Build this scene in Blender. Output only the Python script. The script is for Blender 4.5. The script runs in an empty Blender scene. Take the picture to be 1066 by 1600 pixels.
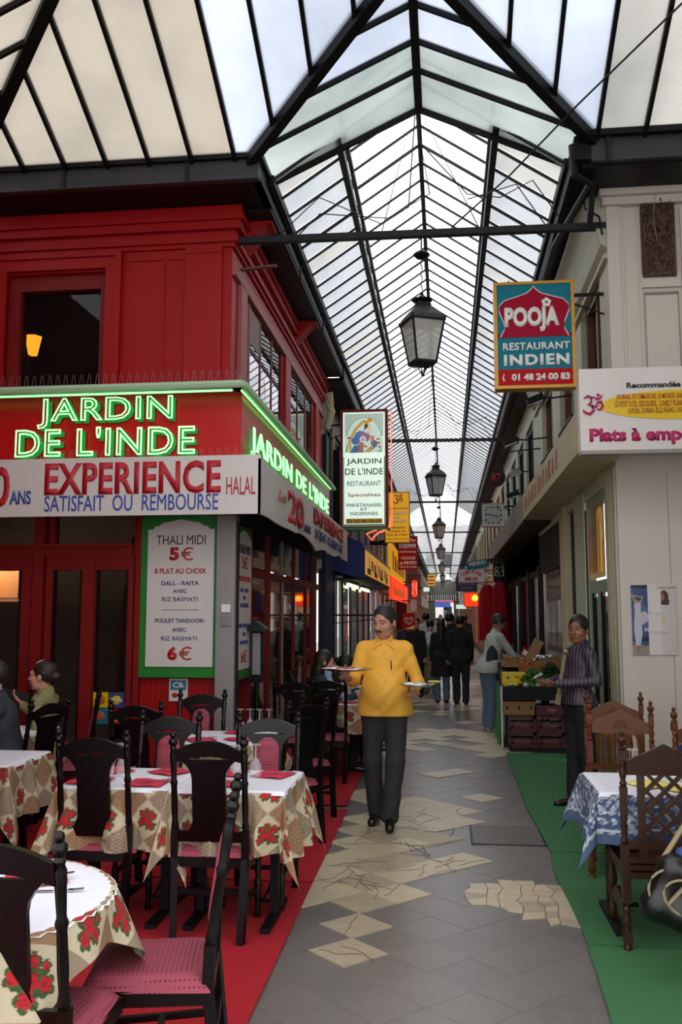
import bpy, bmesh, math, random
import numpy as np
from mathutils import Vector, Matrix, Euler
from mathutils.noise import noise as mnoise
random.seed(7); np.random.seed(7)
SC = bpy.context.scene
COL = SC.collection
R = math.radians
# ------------------------------------------------------------ camera
FPX = 1400.0; CAMZ = 1.65
TH = math.atan(162/FPX); PSI = math.atan(164*math.cos(TH)/FPX)
cd = bpy.data.cameras.new('camera'); cam = bpy.data.objects.new('camera', cd); COL.objects.link(cam)
cd.sensor_fit = 'VERTICAL'; cd.sensor_height = 36; cd.lens = 36*FPX/1600; cd.clip_start = .05; cd.clip_end = 400
cam.location = (0, 0, CAMZ); cam.rotation_euler = (math.pi/2+TH, 0, PSI); SC.camera = cam
# ------------------------------------------------------------ sky and exposure
wd = bpy.data.worlds.new('overcast_sky'); SC.world = wd; wd.use_nodes = True
wn = wd.node_tree; bg = wn.nodes['Background']; bg.inputs[1].default_value = 2.3
tc = wn.nodes.new('ShaderNodeTexCoord'); nz = wn.nodes.new('ShaderNodeTexNoise'); rp = wn.nodes.new('ShaderNodeValToRGB')
nz.inputs['Scale'].default_value = 3.0; nz.inputs['Detail'].default_value = 3
rp.color_ramp.elements[0].color = (.90, .92, .95, 1); rp.color_ramp.elements[1].color = (1, .995, .98, 1)
wn.links.new(tc.outputs['Generated'], nz.inputs['Vector']); wn.links.new(nz.outputs[0], rp.inputs[0]); wn.links.new(rp.outputs[0], bg.inputs[0])
vs = SC.view_settings; vs.view_transform = 'Standard'; vs.look = 'None'; vs.gamma = 1; vs.use_curve_mapping = False
vs.exposure = 0.05

# ------------------------------------------------------------ places: photo pixel on a known real plane -> metres
_F = np.array([-math.sin(PSI)*math.cos(TH), math.cos(PSI)*math.cos(TH), math.sin(TH)])
_R = np.array([math.cos(PSI), math.sin(PSI), 0.]); _U = np.cross(_R, _F); _C = np.array([0, 0, CAMZ])
def W(px, py, X=None, Y=None, Z=None):
    d = _F*FPX+_R*(px-533)+_U*(800-py)
    t = (X/d[0]) if X is not None else (Y/d[1]) if Y is not None else (Z-CAMZ)/d[2]
    return Vector(_C+d*t)
# ------------------------------------------------------------ colours and materials
def C(h):
    h = h.lstrip('#'); v = [int(h[i:i+2], 16)/255 for i in (0, 2, 4)]
    return tuple([c/12.92 if c <= .04045 else ((c+.055)/1.055)**2.4 for c in v]+[1])
MATS = {}
def mat(key, col='#808080', rough=.6, metal=0, var=.12, scale=6., bump=0, emit=0, spec=.5, col2=None, vcol=False, ecol=None):
    if key in MATS: return MATS[key]
    m = bpy.data.materials.new(key); m.use_nodes = True; t = m.node_tree; b = t.nodes['Principled BSDF']
    c = C(col) if isinstance(col, str) else col
    c2 = (C(col2) if col2 else tuple([max(0, x*(1-2*var)) for x in c[:3]]+[1]))
    tc = t.nodes.new('ShaderNodeTexCoord'); n = t.nodes.new('ShaderNodeTexNoise'); n.inputs['Scale'].default_value = scale; n.inputs['Detail'].default_value = 4
    t.links.new(tc.outputs['Object'], n.inputs['Vector'])
    mx = t.nodes.new('ShaderNodeMix'); mx.data_type = 'RGBA'
    if vcol:
        a = t.nodes.new('ShaderNodeVertexColor'); a.layer_name = 'Col'; t.links.new(a.outputs[0], mx.inputs[6])
        mm = t.nodes.new('ShaderNodeMix'); mm.data_type = 'RGBA'; mm.blend_type = 'MULTIPLY'; mm.inputs[0].default_value = 1
        t.links.new(a.outputs[0], mm.inputs[6]); mm.inputs[7].default_value = (1-2*var, 1-2*var, 1-2*var, 1); t.links.new(mm.outputs[2], mx.inputs[7])
    else:
        mx.inputs[6].default_value = c; mx.inputs[7].default_value = c2
    t.links.new(n.outputs[0], mx.inputs[0]); t.links.new(mx.outputs[2], b.inputs['Base Color'])
    b.inputs['Roughness'].default_value = rough; b.inputs['Metallic'].default_value = metal; b.inputs['Specular IOR Level'].default_value = spec
    if bump:
        bp = t.nodes.new('ShaderNodeBump'); bp.inputs['Strength'].default_value = bump; bp.inputs['Distance'].default_value = .01
        t.links.new(n.outputs[0], bp.inputs['Height']); t.links.new(bp.outputs[0], b.inputs['Normal'])
    if emit:
        if vcol and not ecol: t.links.new(mx.outputs[2], b.inputs['Emission Color'])
        else: b.inputs['Emission Color'].default_value = C(ecol) if ecol else c
        b.inputs['Emission Strength'].default_value = emit
    MATS[key] = m; return m
def glassmat(key, tint, transp, body='#d8d8d0', rough=.3, wire=0, dirt=.1):
    """wired or clear roof glass: part of the light goes straight through, the rest is spread by the cast surface"""
    if key in MATS: return MATS[key]
    m = bpy.data.materials.new(key); m.use_nodes = True; t = m.node_tree; t.nodes.clear()
    o = t.nodes.new('ShaderNodeOutputMaterial'); mx = t.nodes.new('ShaderNodeMixShader'); tr = t.nodes.new('ShaderNodeBsdfTransparent')
    tl = t.nodes.new('ShaderNodeBsdfTranslucent'); df = t.nodes.new('ShaderNodeBsdfDiffuse'); m2 = t.nodes.new('ShaderNodeMixShader'); m2.inputs[0].default_value = .15
    tl.inputs[0].default_value = C(body); df.inputs[0].default_value = C(body)
    t.links.new(tl.outputs[0], m2.inputs[1]); t.links.new(df.outputs[0], m2.inputs[2])
    tc = t.nodes.new('ShaderNodeTexCoord'); n = t.nodes.new('ShaderNodeTexNoise'); n.inputs['Scale'].default_value = .9; n.inputs['Detail'].default_value = 5
    t.links.new(tc.outputs['Object'], n.inputs[0])
    cm = t.nodes.new('ShaderNodeMix'); cm.data_type = 'RGBA'; c = C(tint); cm.inputs[6].default_value = c; cm.inputs[7].default_value = tuple(x*(1-q*dirt) for x, q in zip(c[:3], (2.2, 2.1, 1.9)))+(1,)
    nr = t.nodes.new('ShaderNodeMapRange'); nr.inputs[1].default_value = .38; nr.inputs[2].default_value = .68; t.links.new(n.outputs[0], nr.inputs[0]); t.links.new(nr.outputs[0], cm.inputs[0]); t.links.new(cm.outputs[2], tl.inputs[0])
    if wire:
        w = t.nodes.new('ShaderNodeTexBrick'); w.offset = 0; w.inputs['Scale'].default_value = 1; w.inputs['Brick Width'].default_value = .0125; w.inputs['Row Height'].default_value = .0125; w.inputs['Mortar Size'].default_value = .0011; w.inputs['Mortar Smooth'].default_value = .5
        w.inputs['Color1'].default_value = w.inputs['Color2'].default_value = (1, 1, 1, 1); w.inputs['Mortar'].default_value = (1-wire,)*3+(1,)
        t.links.new(tc.outputs['Object'], w.inputs[0]); m3 = t.nodes.new('ShaderNodeMix'); m3.data_type = 'RGBA'; m3.blend_type = 'MULTIPLY'; m3.inputs[0].default_value = 1
        t.links.new(cm.outputs[2], m3.inputs[6]); t.links.new(w.outputs[0], m3.inputs[7]); t.links.new(m3.outputs[2], tr.inputs[0]); t.links.new(m3.outputs[2], tl.inputs[0])
    else: t.links.new(cm.outputs[2], tr.inputs[0])
    mx.inputs[0].default_value = transp; t.links.new(m2.outputs[0], mx.inputs[1]); t.links.new(tr.outputs[0], mx.inputs[2])
    gl = t.nodes.new('ShaderNodeBsdfGlossy'); gl.inputs['Roughness'].default_value = rough; fr = t.nodes.new('ShaderNodeFresnel'); fr.inputs[0].default_value = 1.04
    m4 = t.nodes.new('ShaderNodeMixShader'); m4.inputs[0].default_value = .015; t.links.new(mx.outputs[0], m4.inputs[1]); t.links.new(gl.outputs[0], m4.inputs[2])
    t.links.new(m4.outputs[0], o.inputs[0]); MATS[key] = m; return m
M = dict(
    asphalt=mat('worn_asphalt', '#6e6865', .34, scale=9, bump=.25, var=.16), beige=mat('beige_stone', '#c2b296', .4, scale=7, bump=.3, var=.14), beige_b=mat('worn_beige_stone', '#b0a087', .45, scale=12, bump=.4, var=.2),
    greytile=mat('grey_stone', '#706a67', .33, scale=8, bump=.2, var=.12), crack=mat('dark_crack', '#6a5e50', .9),
    redcarpet=mat('red_carpet', '#ad0018', .95, scale=400, bump=.6, var=.1), greencarpet=mat('green_carpet', '#3a7345', .95, scale=400, bump=.6, var=.12),
    redpaint=mat('red_paint', '#a30206', .5, spec=.3, scale=1.7, bump=.12, var=.1), reddark=mat('dark_red_paint', '#801414', .5, spec=.3, scale=3, bump=.1, var=.14), redsign=mat('red_sign_enamel', '#c40300', .35, scale=2, var=.06),
    redpink=mat('pinkish_red_paint', '#a5504e', .55, scale=2, var=.14, bump=.1),  # pinkish red; on the side trim it paints in sky sheen
    whitesign=mat('white_sign', '#d4cfcb', .35, scale=2, var=.05), whitewall=mat('white_wall', '#c9c1b6', .7, scale=1.5, bump=.1, var=.06), creamwall=mat('cream_green_wall', '#b9bba5', .6, scale=2, bump=.1, var=.1),
    cream=mat('cream_paint', '#c3b691', .5, scale=3, var=.12), black=mat('black_iron', '#0b0b0d', .5, scale=8, var=.2, bump=.1, spec=.25), iron=mat('grey_iron', '#202125', .5, spec=.3, scale=8, var=.2), gutter=mat('zinc_gutter', '#3e4046', .4, metal=.3, scale=4, var=.2),
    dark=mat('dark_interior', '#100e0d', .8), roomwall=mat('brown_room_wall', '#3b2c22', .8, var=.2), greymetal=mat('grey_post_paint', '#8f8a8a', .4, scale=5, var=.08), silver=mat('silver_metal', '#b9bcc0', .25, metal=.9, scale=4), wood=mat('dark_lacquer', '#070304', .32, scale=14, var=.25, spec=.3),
    brown=mat('carved_brown_wood', '#663618', .4, spec=.3, scale=16, var=.25, bump=.2), brown_b=mat('carved_dark_wood', '#3a2012', .4, spec=.3, scale=16, var=.25, bump=.2),
    relief=mat('copper_brown_relief', '#4a2a20', .5, scale=9, var=.3, bump=1), green=mat('sign_green', '#1f7d2c', .4, var=.05), blue=mat('blue_paint', '#22305a', .6, scale=2, var=.15), bluecloth=mat('blue_awning', '#3a4a8c', .8, scale=3, var=.15),
    paper=mat('white_paper_cover', '#dcdce6', .55, scale=3, var=.03), napkin=mat('red_napkin', '#c92545', .8, var=.08), yellownap=mat('yellow_napkin', '#e3d36a', .8, var=.06),
    steel=mat('steel', '#c9ccd2', .2, metal=1, var=.03), skin=mat('tan_skin', '#b8856a', .5, scale=20, var=.07), skin_d=mat('brown_skin', '#8c5d46', .5, scale=20, var=.08), skin_l=mat('pale_skin', '#c9937c', .5, scale=20, var=.06), hair=mat('black_hair', '#15110f', .45, scale=60, var=.3, bump=.5),
    hairgrey=mat('greying_hair', '#221e1d', .5, scale=60, var=.3, bump=.5), hairbrown=mat('dark_brown_hair', '#2a1d17', .45, scale=50, var=.3, bump=.5),
    yshirt=mat('yellow_shirt_cotton', '#e9ad3c', .75, scale=5, var=.05, bump=.2), trouser=mat('charcoal_trousers', '#262529', .85, scale=5, var=.12, bump=.2), blackcloth=mat('black_cloth', '#131316', .85, scale=5, var=.15, bump=.2),
    jeans=mat('blue_jeans', '#5c7288', .85, scale=8, var=.14, bump=.2), jeans_d=mat('grey_jeans', '#4c5358', .85, scale=8, var=.14), greyjacket=mat('light_grey_jacket', '#aeb0aa', .7, scale=5, var=.08, bump=.2), olive=mat('olive_knit', '#8d8c5c', .9, scale=90, var=.08, bump=.4), suit=mat('charcoal_suit', '#2b2d36', .8, scale=40, var=.08), tan=mat('tan_coat', '#9a8b6b', .8, var=.1), leather=mat('black_leather', '#101010', .3), boot=mat('brown_leather', '#5f3a28', .4),
    whiteplastic=mat('white_plastic', '#dfe0e2', .4, var=.03), cardboard=mat('cardboard', '#9c7850', .8, scale=5, var=.1), cratered=mat('maroon_crate', '#541f1f', .5, var=.1), ybox=mat('yellow_carton', '#dfc11a', .6, var=.05), orangebox=mat('orange_carton', '#a85a2c', .7, var=.1), herb=mat('green_herbs', '#4b8a35', .7, scale=30, var=.3), lime=mat('lime_skin', '#b4cf2c', .5),
    txtred=mat('red_lettering', '#b01022', .5, var=.02), txtblue=mat('blue_lettering', '#29489b', .5, var=.02), txtnavy=mat('navy_lettering', '#33427c', .5, var=.02), txtgreen=mat('green_lettering', '#0f7a38', .5, var=.02), txtwhite=mat('white_lettering', '#e6e6e0', .5, var=.02), txtblack=mat('black_lettering', '#2b2b33', .5, var=.02), txtmag=mat('magenta_lettering', '#b01f5c', .5, var=.02), txtteal=mat('teal_lettering', '#1f6f86', .5, var=.02), txtorange=mat('orange_lettering', '#b3552a', .5, var=.02), txtdull=mat('dull_orange_lettering', '#b8651f', .6, var=.02),
    gold=mat('gilt_frame', '#b8862c', .35, metal=.4, var=.1), teal=mat('teal_panel', '#0f7388', .6, spec=.2, var=.03), crimson=mat('crimson_panel', '#9c042c', .6, spec=.15, var=.03), redpanel=mat('red_panel', '#b00610', .6, spec=.2, var=.03),
    yellowsign=mat('yellow_lightbox', '#e3a312', .4, emit=.5, var=.04), yellowoval=mat('yellow_oval', '#dcb509', .4, var=.03),
    neon=mat('green_neon', '#c9ffc0', .3, emit=2.2, ecol='#7dff8c', var=0), neonred=mat('red_neon', '#ff8060', .3, emit=2.2, ecol='#ff5a40', var=0), neontrim=mat('green_lit_trim', '#a9c9a6', .5, emit=0, var=.03),
    tube=mat('lit_tube', '#ffffd8', .3, emit=6, ecol='#ffffc8', var=0), bulb=mat('lit_orange_glass', '#ffb060', .3, emit=5, ecol='#ff9020', var=0), warmlit=mat('lit_warm_panel', '#e9b34a', .4, emit=.55, ecol='#d9963a', var=.2), redlit=mat('lit_red_panel', '#e23a1c', .4, emit=.8, ecol='#ff3a18', var=.1), whitelit=mat('lit_white_panel', '#e6efe2', .4, emit=.7, ecol='#dff5e4', var=.04),
    curtain=mat('brown_curtain', '#7d4e38', .85, scale=3, var=.25), printed=mat('printed_sheet', rough=.5, vcol=True, var=.03), printlit=mat('printed_lightbox', rough=.4, vcol=True, var=.03, emit=.45), clothprint=mat('printed_cloth', rough=.85, vcol=True, var=.05, scale=60, bump=.2), shirtprint=mat('striped_shirt_cloth', rough=.6, vcol=True, var=.05),
    stone=mat('grey_render', '#8b877c', .8, scale=2, var=.15, bump=.2), woodframe=mat('varnished_frame', '#6b452c', .5, var=.15), greencloth=mat('green_side_cloth', '#2f7a40', .7, var=.12), bottle=mat('bottle_glass', '#b9c4bf', .05, var=.02))
def dark_glass(key, col, rough=.03, spec=.5, alpha=1):
    if key in MATS: return MATS[key]
    m = mat(key, col, rough, var=.1, scale=2, spec=spec); m.node_tree.nodes['Principled BSDF'].inputs['Alpha'].default_value = alpha; return m
M['winglass'] = dark_glass('window_glass', '#14110f', .04, .7); M['shopglass'] = dark_glass('shop_glass', '#0d0b0a', .03, .5, .25); M['upglass'] = dark_glass('upper_window_glass', '#0b0908', .03, .4, .45)
M['upside'] = dark_glass('passage_window_glass', '#141617', .02, 1.0)
M['lampglass'] = dark_glass('lantern_glass', '#c8c8c0', .25, .5, .55)
g = bpy.data.materials.new('drinking_glass'); g.use_nodes = True; b_ = g.node_tree.nodes['Principled BSDF']; b_.inputs['Base Color'].default_value = (.8, .85, .88, 1); b_.inputs['Roughness'].default_value = .05; b_.inputs['Alpha'].default_value = .2; b_.inputs['Specular IOR Level'].default_value = 1
_n = g.node_tree.nodes.new('ShaderNodeTexNoise'); _r = g.node_tree.nodes.new('ShaderNodeMapRange'); _r.inputs[3].default_value = .03; _r.inputs[4].default_value = .08; g.node_tree.links.new(_n.outputs[0], _r.inputs[0]); g.node_tree.links.new(_r.outputs[0], b_.inputs['Roughness']); M['glass'] = g
GL_NEAR = [glassmat('wired_glass_cream', '#d9d3ca', .36, '#d3cec6', wire=.35, dirt=.1), glassmat('wired_glass_cream_pale', '#dad8d4', .4, '#d8d5d0', wire=.35, dirt=.1), glassmat('wired_glass_blue', '#e4e8f0', .5, '#dde0e6', wire=.3, dirt=.08), glassmat('wired_glass_green', '#dee3e0', .3, '#d4dad8', wire=.3, dirt=.12)]  # cream and bluish tints paint in the light behind the panes
GL_SIDE = [glassmat('roof_glass_grey', '#d6d8da', .5, '#c4c6c4', dirt=.1), glassmat('roof_glass_warm', '#d8d7d4', .5, '#c8c6c2', dirt=.12), glassmat('roof_glass_pale', '#dee0e2', .55, '#ccd0d2', dirt=.1)]
GL_TOP = [glassmat('roof_glass_clear', '#fbfcfe', .97, '#e6e8ea', dirt=.03), glassmat('roof_glass_clear_worn', '#f4f6f8', .95, '#e0e2e4', dirt=.05)]
# brocade seats: small diamonds woven in the cloth
def brocade(key, a, b, s=70):
    m = mat(key, a, .8, var=.08, scale=8); t = m.node_tree; bs = t.nodes['Principled BSDF']; tc = t.nodes.new('ShaderNodeTexCoord'); mp = t.nodes.new('ShaderNodeMapping'); mp.inputs['Rotation'].default_value = (R(45), R(45), R(45))
    ch = t.nodes.new('ShaderNodeTexVoronoi'); ch.inputs['Scale'].default_value = s; ch.distance = 'MANHATTAN'; ch.inputs['Randomness'].default_value = 0
    rp = t.nodes.new('ShaderNodeValToRGB'); rp.color_ramp.elements[0].position = .3; rp.color_ramp.elements[1].position = .5; rp.color_ramp.elements[0].color = C(b); rp.color_ramp.elements[1].color = C(a)
    t.links.new(tc.outputs['Object'], ch.inputs[0]); t.links.new(ch.outputs[0], rp.inputs[0]); t.links.new(rp.outputs[0], bs.inputs['Base Color']); return m
M['brocade'] = brocade('pink_brocade', '#8f3a4b', '#571c2a', 62)
M['seatleather'] = mat('brown_seat_leather', '#4a2420', .4, var=.15)
# ------------------------------------------------------------ mesh helpers
class MB:
    def __init__(s): s.v = []; s.f = []; s.mi = []; s.cur = 0; s.nb = 0
    def add(s, vs, fs):
        o = len(s.v); s.v += [tuple(v) for v in vs]
        for f in fs: s.f.append(tuple(i+o for i in f)); s.mi.append(s.cur)
        return s
    def box(s, x0, x1, y0, y1, z0, z1):
        e = .00035*(s.nb % 6); s.nb += 1; x0 -= e; x1 += e; y0 -= e; y1 += e; z0 -= e; z1 += e
        return s.add([(x0, y0, z0), (x1, y0, z0), (x1, y1, z0), (x0, y1, z0), (x0, y0, z1), (x1, y0, z1), (x1, y1, z1), (x0, y1, z1)],
                     [(3, 2, 1, 0), (4, 5, 6, 7), (0, 1, 5, 4), (1, 2, 6, 5), (2, 3, 7, 6), (3, 0, 4, 7)])
    def bar(s, a, b, w, h, up=(0, 0, 1)):
        a, b, up = Vector(a), Vector(b), Vector(up); d = (b-a).normalized(); x = d.cross(up)
        if x.length < 1e-4: x = d.cross(Vector((1, 0, 0)))
        x.normalize(); u = x.cross(d); vs = []
        for p in (a, b):
            for sx, su in ((-1, -1), (1, -1), (1, 1), (-1, 1)): vs.append(p+x*(sx*w/2)+u*(su*h/2))
        return s.add(vs, [(0, 1, 2, 3), (7, 6, 5, 4), (0, 4, 5, 1), (1, 5, 6, 2), (2, 6, 7, 3), (3, 7, 4, 0)])
    def tube(s, pts, r, n=6, closed=False):
        pts = [Vector(p) for p in pts]; rs = r if isinstance(r, (list, tuple)) else [r]*len(pts); vs = []; fs = []
        for i, p in enumerate(pts):
            d = (pts[min(i+1, len(pts)-1)]-pts[max(i-1, 0)]).normalized(); x = d.cross(Vector((0, 0, 1)))
            if x.length < 1e-3: x = d.cross(Vector((1, 0, 0)))
            x.normalize(); u = x.cross(d)
            for k in range(n):
                t = 2*math.pi*k/n; vs.append(p+(x*math.cos(t)+u*math.sin(t))*rs[i])
        for i in range(len(pts)-1):
            for k in range(n): fs.append((i*n+k, i*n+(k+1) % n, (i+1)*n+(k+1) % n, (i+1)*n+k))
        fs += [tuple(range(n))[::-1], tuple((len(pts)-1)*n+k for k in range(n))]
        return s.add(vs, fs)
    def lathe(s, prof, n=12, o=(0, 0, 0), tilt=None):
        vs = []; fs = []
        for r, z in prof:
            for k in range(n):
                t = 2*math.pi*k/n; p = Vector((r*math.cos(t), r*math.sin(t), z))
                if tilt is not None: p = tilt@p
                vs.append(p+Vector(o))
        for i in range(len(prof)-1):
            for k in range(n): fs.append((i*n+k, i*n+(k+1) % n, (i+1)*n+(k+1) % n, (i+1)*n+k))
        fs += [tuple(range(n))[::-1], tuple((len(prof)-1)*n+k for k in range(n))]
        return s.add(vs, fs)
    def prism(s, poly, fn, t0, t1):   # poly 2d, fn(u,v,t)->xyz
        n = len(poly); vs = [fn(u, v, t0) for u, v in poly]+[fn(u, v, t1) for u, v in poly]
        return s.add(vs, [tuple(range(n))[::-1], tuple(range(n, 2*n))]+[(i, (i+1) % n, n+(i+1) % n, n+i) for i in range(n)])
    def quad(s, a, b, c, d): return s.add([a, b, c, d], [(0, 1, 2, 3)])
    def ball(s, c, r, n=8, sc=(1, 1, 1)):
        prof = [(max(.001, math.sin(math.pi*i/n)), -math.cos(math.pi*i/n)) for i in range(n+1)]; vs = []; fs = []; m = n+2
        for q, z in prof:
            for k in range(m): t = 2*math.pi*k/m; vs.append((c[0]+r*q*math.cos(t)*sc[0], c[1]+r*q*math.sin(t)*sc[1], c[2]+r*z*sc[2]))
        for i in range(n):
            for k in range(m): fs.append((i*m+k, i*m+(k+1) % m, (i+1)*m+(k+1) % m, (i+1)*m+k))
        return s.add(vs, fs)
    def mesh(s, name, mats, smooth=True):
        me = bpy.data.meshes.new(name); me.from_pydata(s.v, [], s.f)
        for m in (mats if isinstance(mats, (list, tuple)) else [mats]): me.materials.append(m)
        if any(s.mi): me.polygons.foreach_set('material_index', s.mi)
        bm = bmesh.new(); bm.from_mesh(me); bmesh.ops.recalc_face_normals(bm, faces=bm.faces); bm.to_mesh(me); bm.free()
        if smooth: me.polygons.foreach_set('use_smooth', [True]*len(me.polygons)); me.set_sharp_from_angle(angle=R(38))
        return me
    def build(s, name, m, parent=None, smooth=True, **k):
        o = bpy.data.objects.new(name, s.mesh(name, m, smooth)); COL.objects.link(o); o.parent = parent
        return tag(o, **k)
def tag(o, label=None, cat=None, group=None, kind=None):
    if label: o['label'] = label
    if cat: o['category'] = cat
    if group: o['group'] = group
    if kind: o['kind'] = kind
    return o
def thing(name, label, cat, loc=(0, 0, 0), rz=0, group=None):
    o = bpy.data.objects.new(name, None); COL.objects.link(o); o.location = loc; o.rotation_euler = (0, 0, rz); o.empty_display_size = .1
    return tag(o, label, cat, group)
def struct(name, mb, m, parent=None, **k):
    return mb.build(name, m, parent, smooth=False, **({} if parent else {'kind': 'structure'}))
def part(name, me, parent, loc=None, rot=None):
    o = bpy.data.objects.new(name, me); COL.objects.link(o); o.parent = parent
    if loc is not None: o.location = loc
    if rot is not None: o.rotation_euler = rot
    return o
def dup(root, loc, rz, label, group=None, scale=None):
    def cp(o, par):
        c = o.copy(); COL.objects.link(c); c.parent = par
        for ch in kids.get(o.name, ()): cp(ch, c)
        return c
    kids = {}
    for o in list(COL.objects):
        if o.parent: kids.setdefault(o.parent.name, []).append(o)
    c = cp(root, None); c.location = loc; c.rotation_euler = (0, 0, rz); c['label'] = label
    if group: c['group'] = group
    if scale: c.scale = scale
    return c
ORI = {'front': Matrix(((1, 0, 0), (0, 0, -1), (0, 1, 0))), 'left': Matrix(((0, 0, 1), (1, 0, 0), (0, 1, 0))), 'right': Matrix(((0, 0, -1), (-1, 0, 0), (0, 1, 0)))}
def text(s, c, w, h, m, parent, ori='front', bold=0, depth=.004, name='lettering', shear=0, tubes=0, rot=0, label=None, sp=1, kind=None, split=False):
    """lettering centred on c, squeezed to w x h metres"""
    cu = bpy.data.curves.new('t', 'FONT'); cu.body = s; cu.size = 1; cu.offset = bold; cu.align_x = 'CENTER'; cu.align_y = 'CENTER'; cu.shear = shear; cu.space_character = sp; cu.resolution_u = 3
    if tubes: cu.fill_mode = 'NONE'; cu.bevel_depth = tubes; cu.bevel_resolution = 1
    o = bpy.data.objects.new('t', cu); me = bpy.data.meshes.new_from_object(o); bpy.data.objects.remove(o); bpy.data.curves.remove(cu)
    n = len(me.vertices); co = np.empty(n*3); me.vertices.foreach_get('co', co); co = co.reshape(-1, 3)
    mn, mx_ = co.min(0), co.max(0); co[:, :2] -= ((mn+mx_)/2)[:2]; co[:, 0] *= w/(mx_[0]-mn[0]); co[:, 1] *= h/(mx_[1]-mn[1])
    if tubes: co[:, 2] *= h/(mx_[1]-mn[1])
    else: co[:, 2] = 0
    if rot: a = math.cos(rot), math.sin(rot); co[:, :2] = np.stack([co[:, 0]*a[0]-co[:, 1]*a[1], co[:, 0]*a[1]+co[:, 1]*a[0]], 1)
    A = np.array(ORI[ori] if isinstance(ori, str) else ori); co = co@A.T+np.array(c); me.vertices.foreach_set('co', co.ravel()); me.materials.clear(); me.materials.append(m)
    if not tubes:
        bm = bmesh.new(); bm.from_mesh(me); e = bmesh.ops.extrude_face_region(bm, geom=bm.faces[:]); nn = Vector(A[:, 2])*depth
        for v in [x for x in e['geom'] if isinstance(x, bmesh.types.BMVert)]: v.co += nn
        bmesh.ops.recalc_face_normals(bm, faces=bm.faces); bm.to_mesh(me); bm.free()
    me.update()
    if split:   # one object for each letter
        bm = bmesh.new(); bm.from_mesh(me); bm.verts.ensure_lookup_table(); seen = set(); isl = []; ax = A[:, 0]
        for v in bm.verts:
            if v.index in seen: continue
            st = [v]; seen.add(v.index); grp = []
            while st:
                q = st.pop(); grp.append(q.index)
                for e in q.link_edges:
                    w_ = e.other_vert(q)
                    if w_.index not in seen: seen.add(w_.index); st.append(w_)
            xx = [float(np.dot(ax, bm.verts[i].co)) for i in grp]; isl.append([min(xx), max(xx), grp])
        isl.sort(key=lambda q: q[0]); out = []
        for q in isl:
            if out and q[0] < out[-1][1]-.3*min(q[1]-q[0], out[-1][1]-out[-1][0]): out[-1][1] = max(out[-1][1], q[1]); out[-1][2] += q[2]
            else: out.append(q)
        bm.free(); vv = [tuple(v.co) for v in me.vertices]; pl = [tuple(p.vertices) for p in me.polygons]
        for q in out:
            ids = {i: k for k, i in enumerate(q[2])}; m2 = bpy.data.meshes.new(name); m2.from_pydata([vv[i] for i in q[2]], [], [tuple(ids[i] for i in p) for p in pl if p[0] in ids]); m2.materials.append(m); o = bpy.data.objects.new(name, m2); COL.objects.link(o); o.parent = parent
        return None
    o = bpy.data.objects.new(name, me); COL.objects.link(o); o.parent = parent
    if label: o['label'] = label
    return o
def textpx(s, x0, y0, x1, y1, Y, m, parent, **k):
    a, b = W(x0, y0, Y=Y), W(x1, y1, Y=Y); return text(s, ((a.x+b.x)/2, Y, (a.z+b.z)/2), b.x-a.x, a.z-b.z, m, parent, **k)
def grid_sheet(name, fn, nu, nv, colfn, m, parent=None, smooth=True, thick=0, **k):
    """sheet of nu x nv cells: fn(u,v arrays in 0..1)->(N,3); colour print from colfn(u,v)->(N,3) linear"""
    u, v = np.meshgrid(np.linspace(0, 1, nu+1), np.linspace(0, 1, nv+1)); u = u.ravel(); v = v.ravel(); P = fn(u, v)
    i = np.arange(nu*nv); a = (i//nu)*(nu+1)+i % nu; F = np.stack([a, a+1, a+nu+2, a+nu+1], 1)
    me = bpy.data.meshes.new(name); me.from_pydata(P.tolist(), [], F.tolist()); me.materials.append(m)
    if colfn is not None:
        cl = colfn(u, v); ca = me.color_attributes.new('Col', 'FLOAT_COLOR', 'POINT'); ca.data.foreach_set('color', np.concatenate([cl, np.ones((len(cl), 1))], 1).ravel())
    if smooth: me.polygons.foreach_set('use_smooth', [True]*len(me.polygons))
    o = bpy.data.objects.new(name, me); COL.objects.link(o); o.parent = parent
    return tag(o, **k)
def lc(h): return np.array(C(h)[:3])
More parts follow.
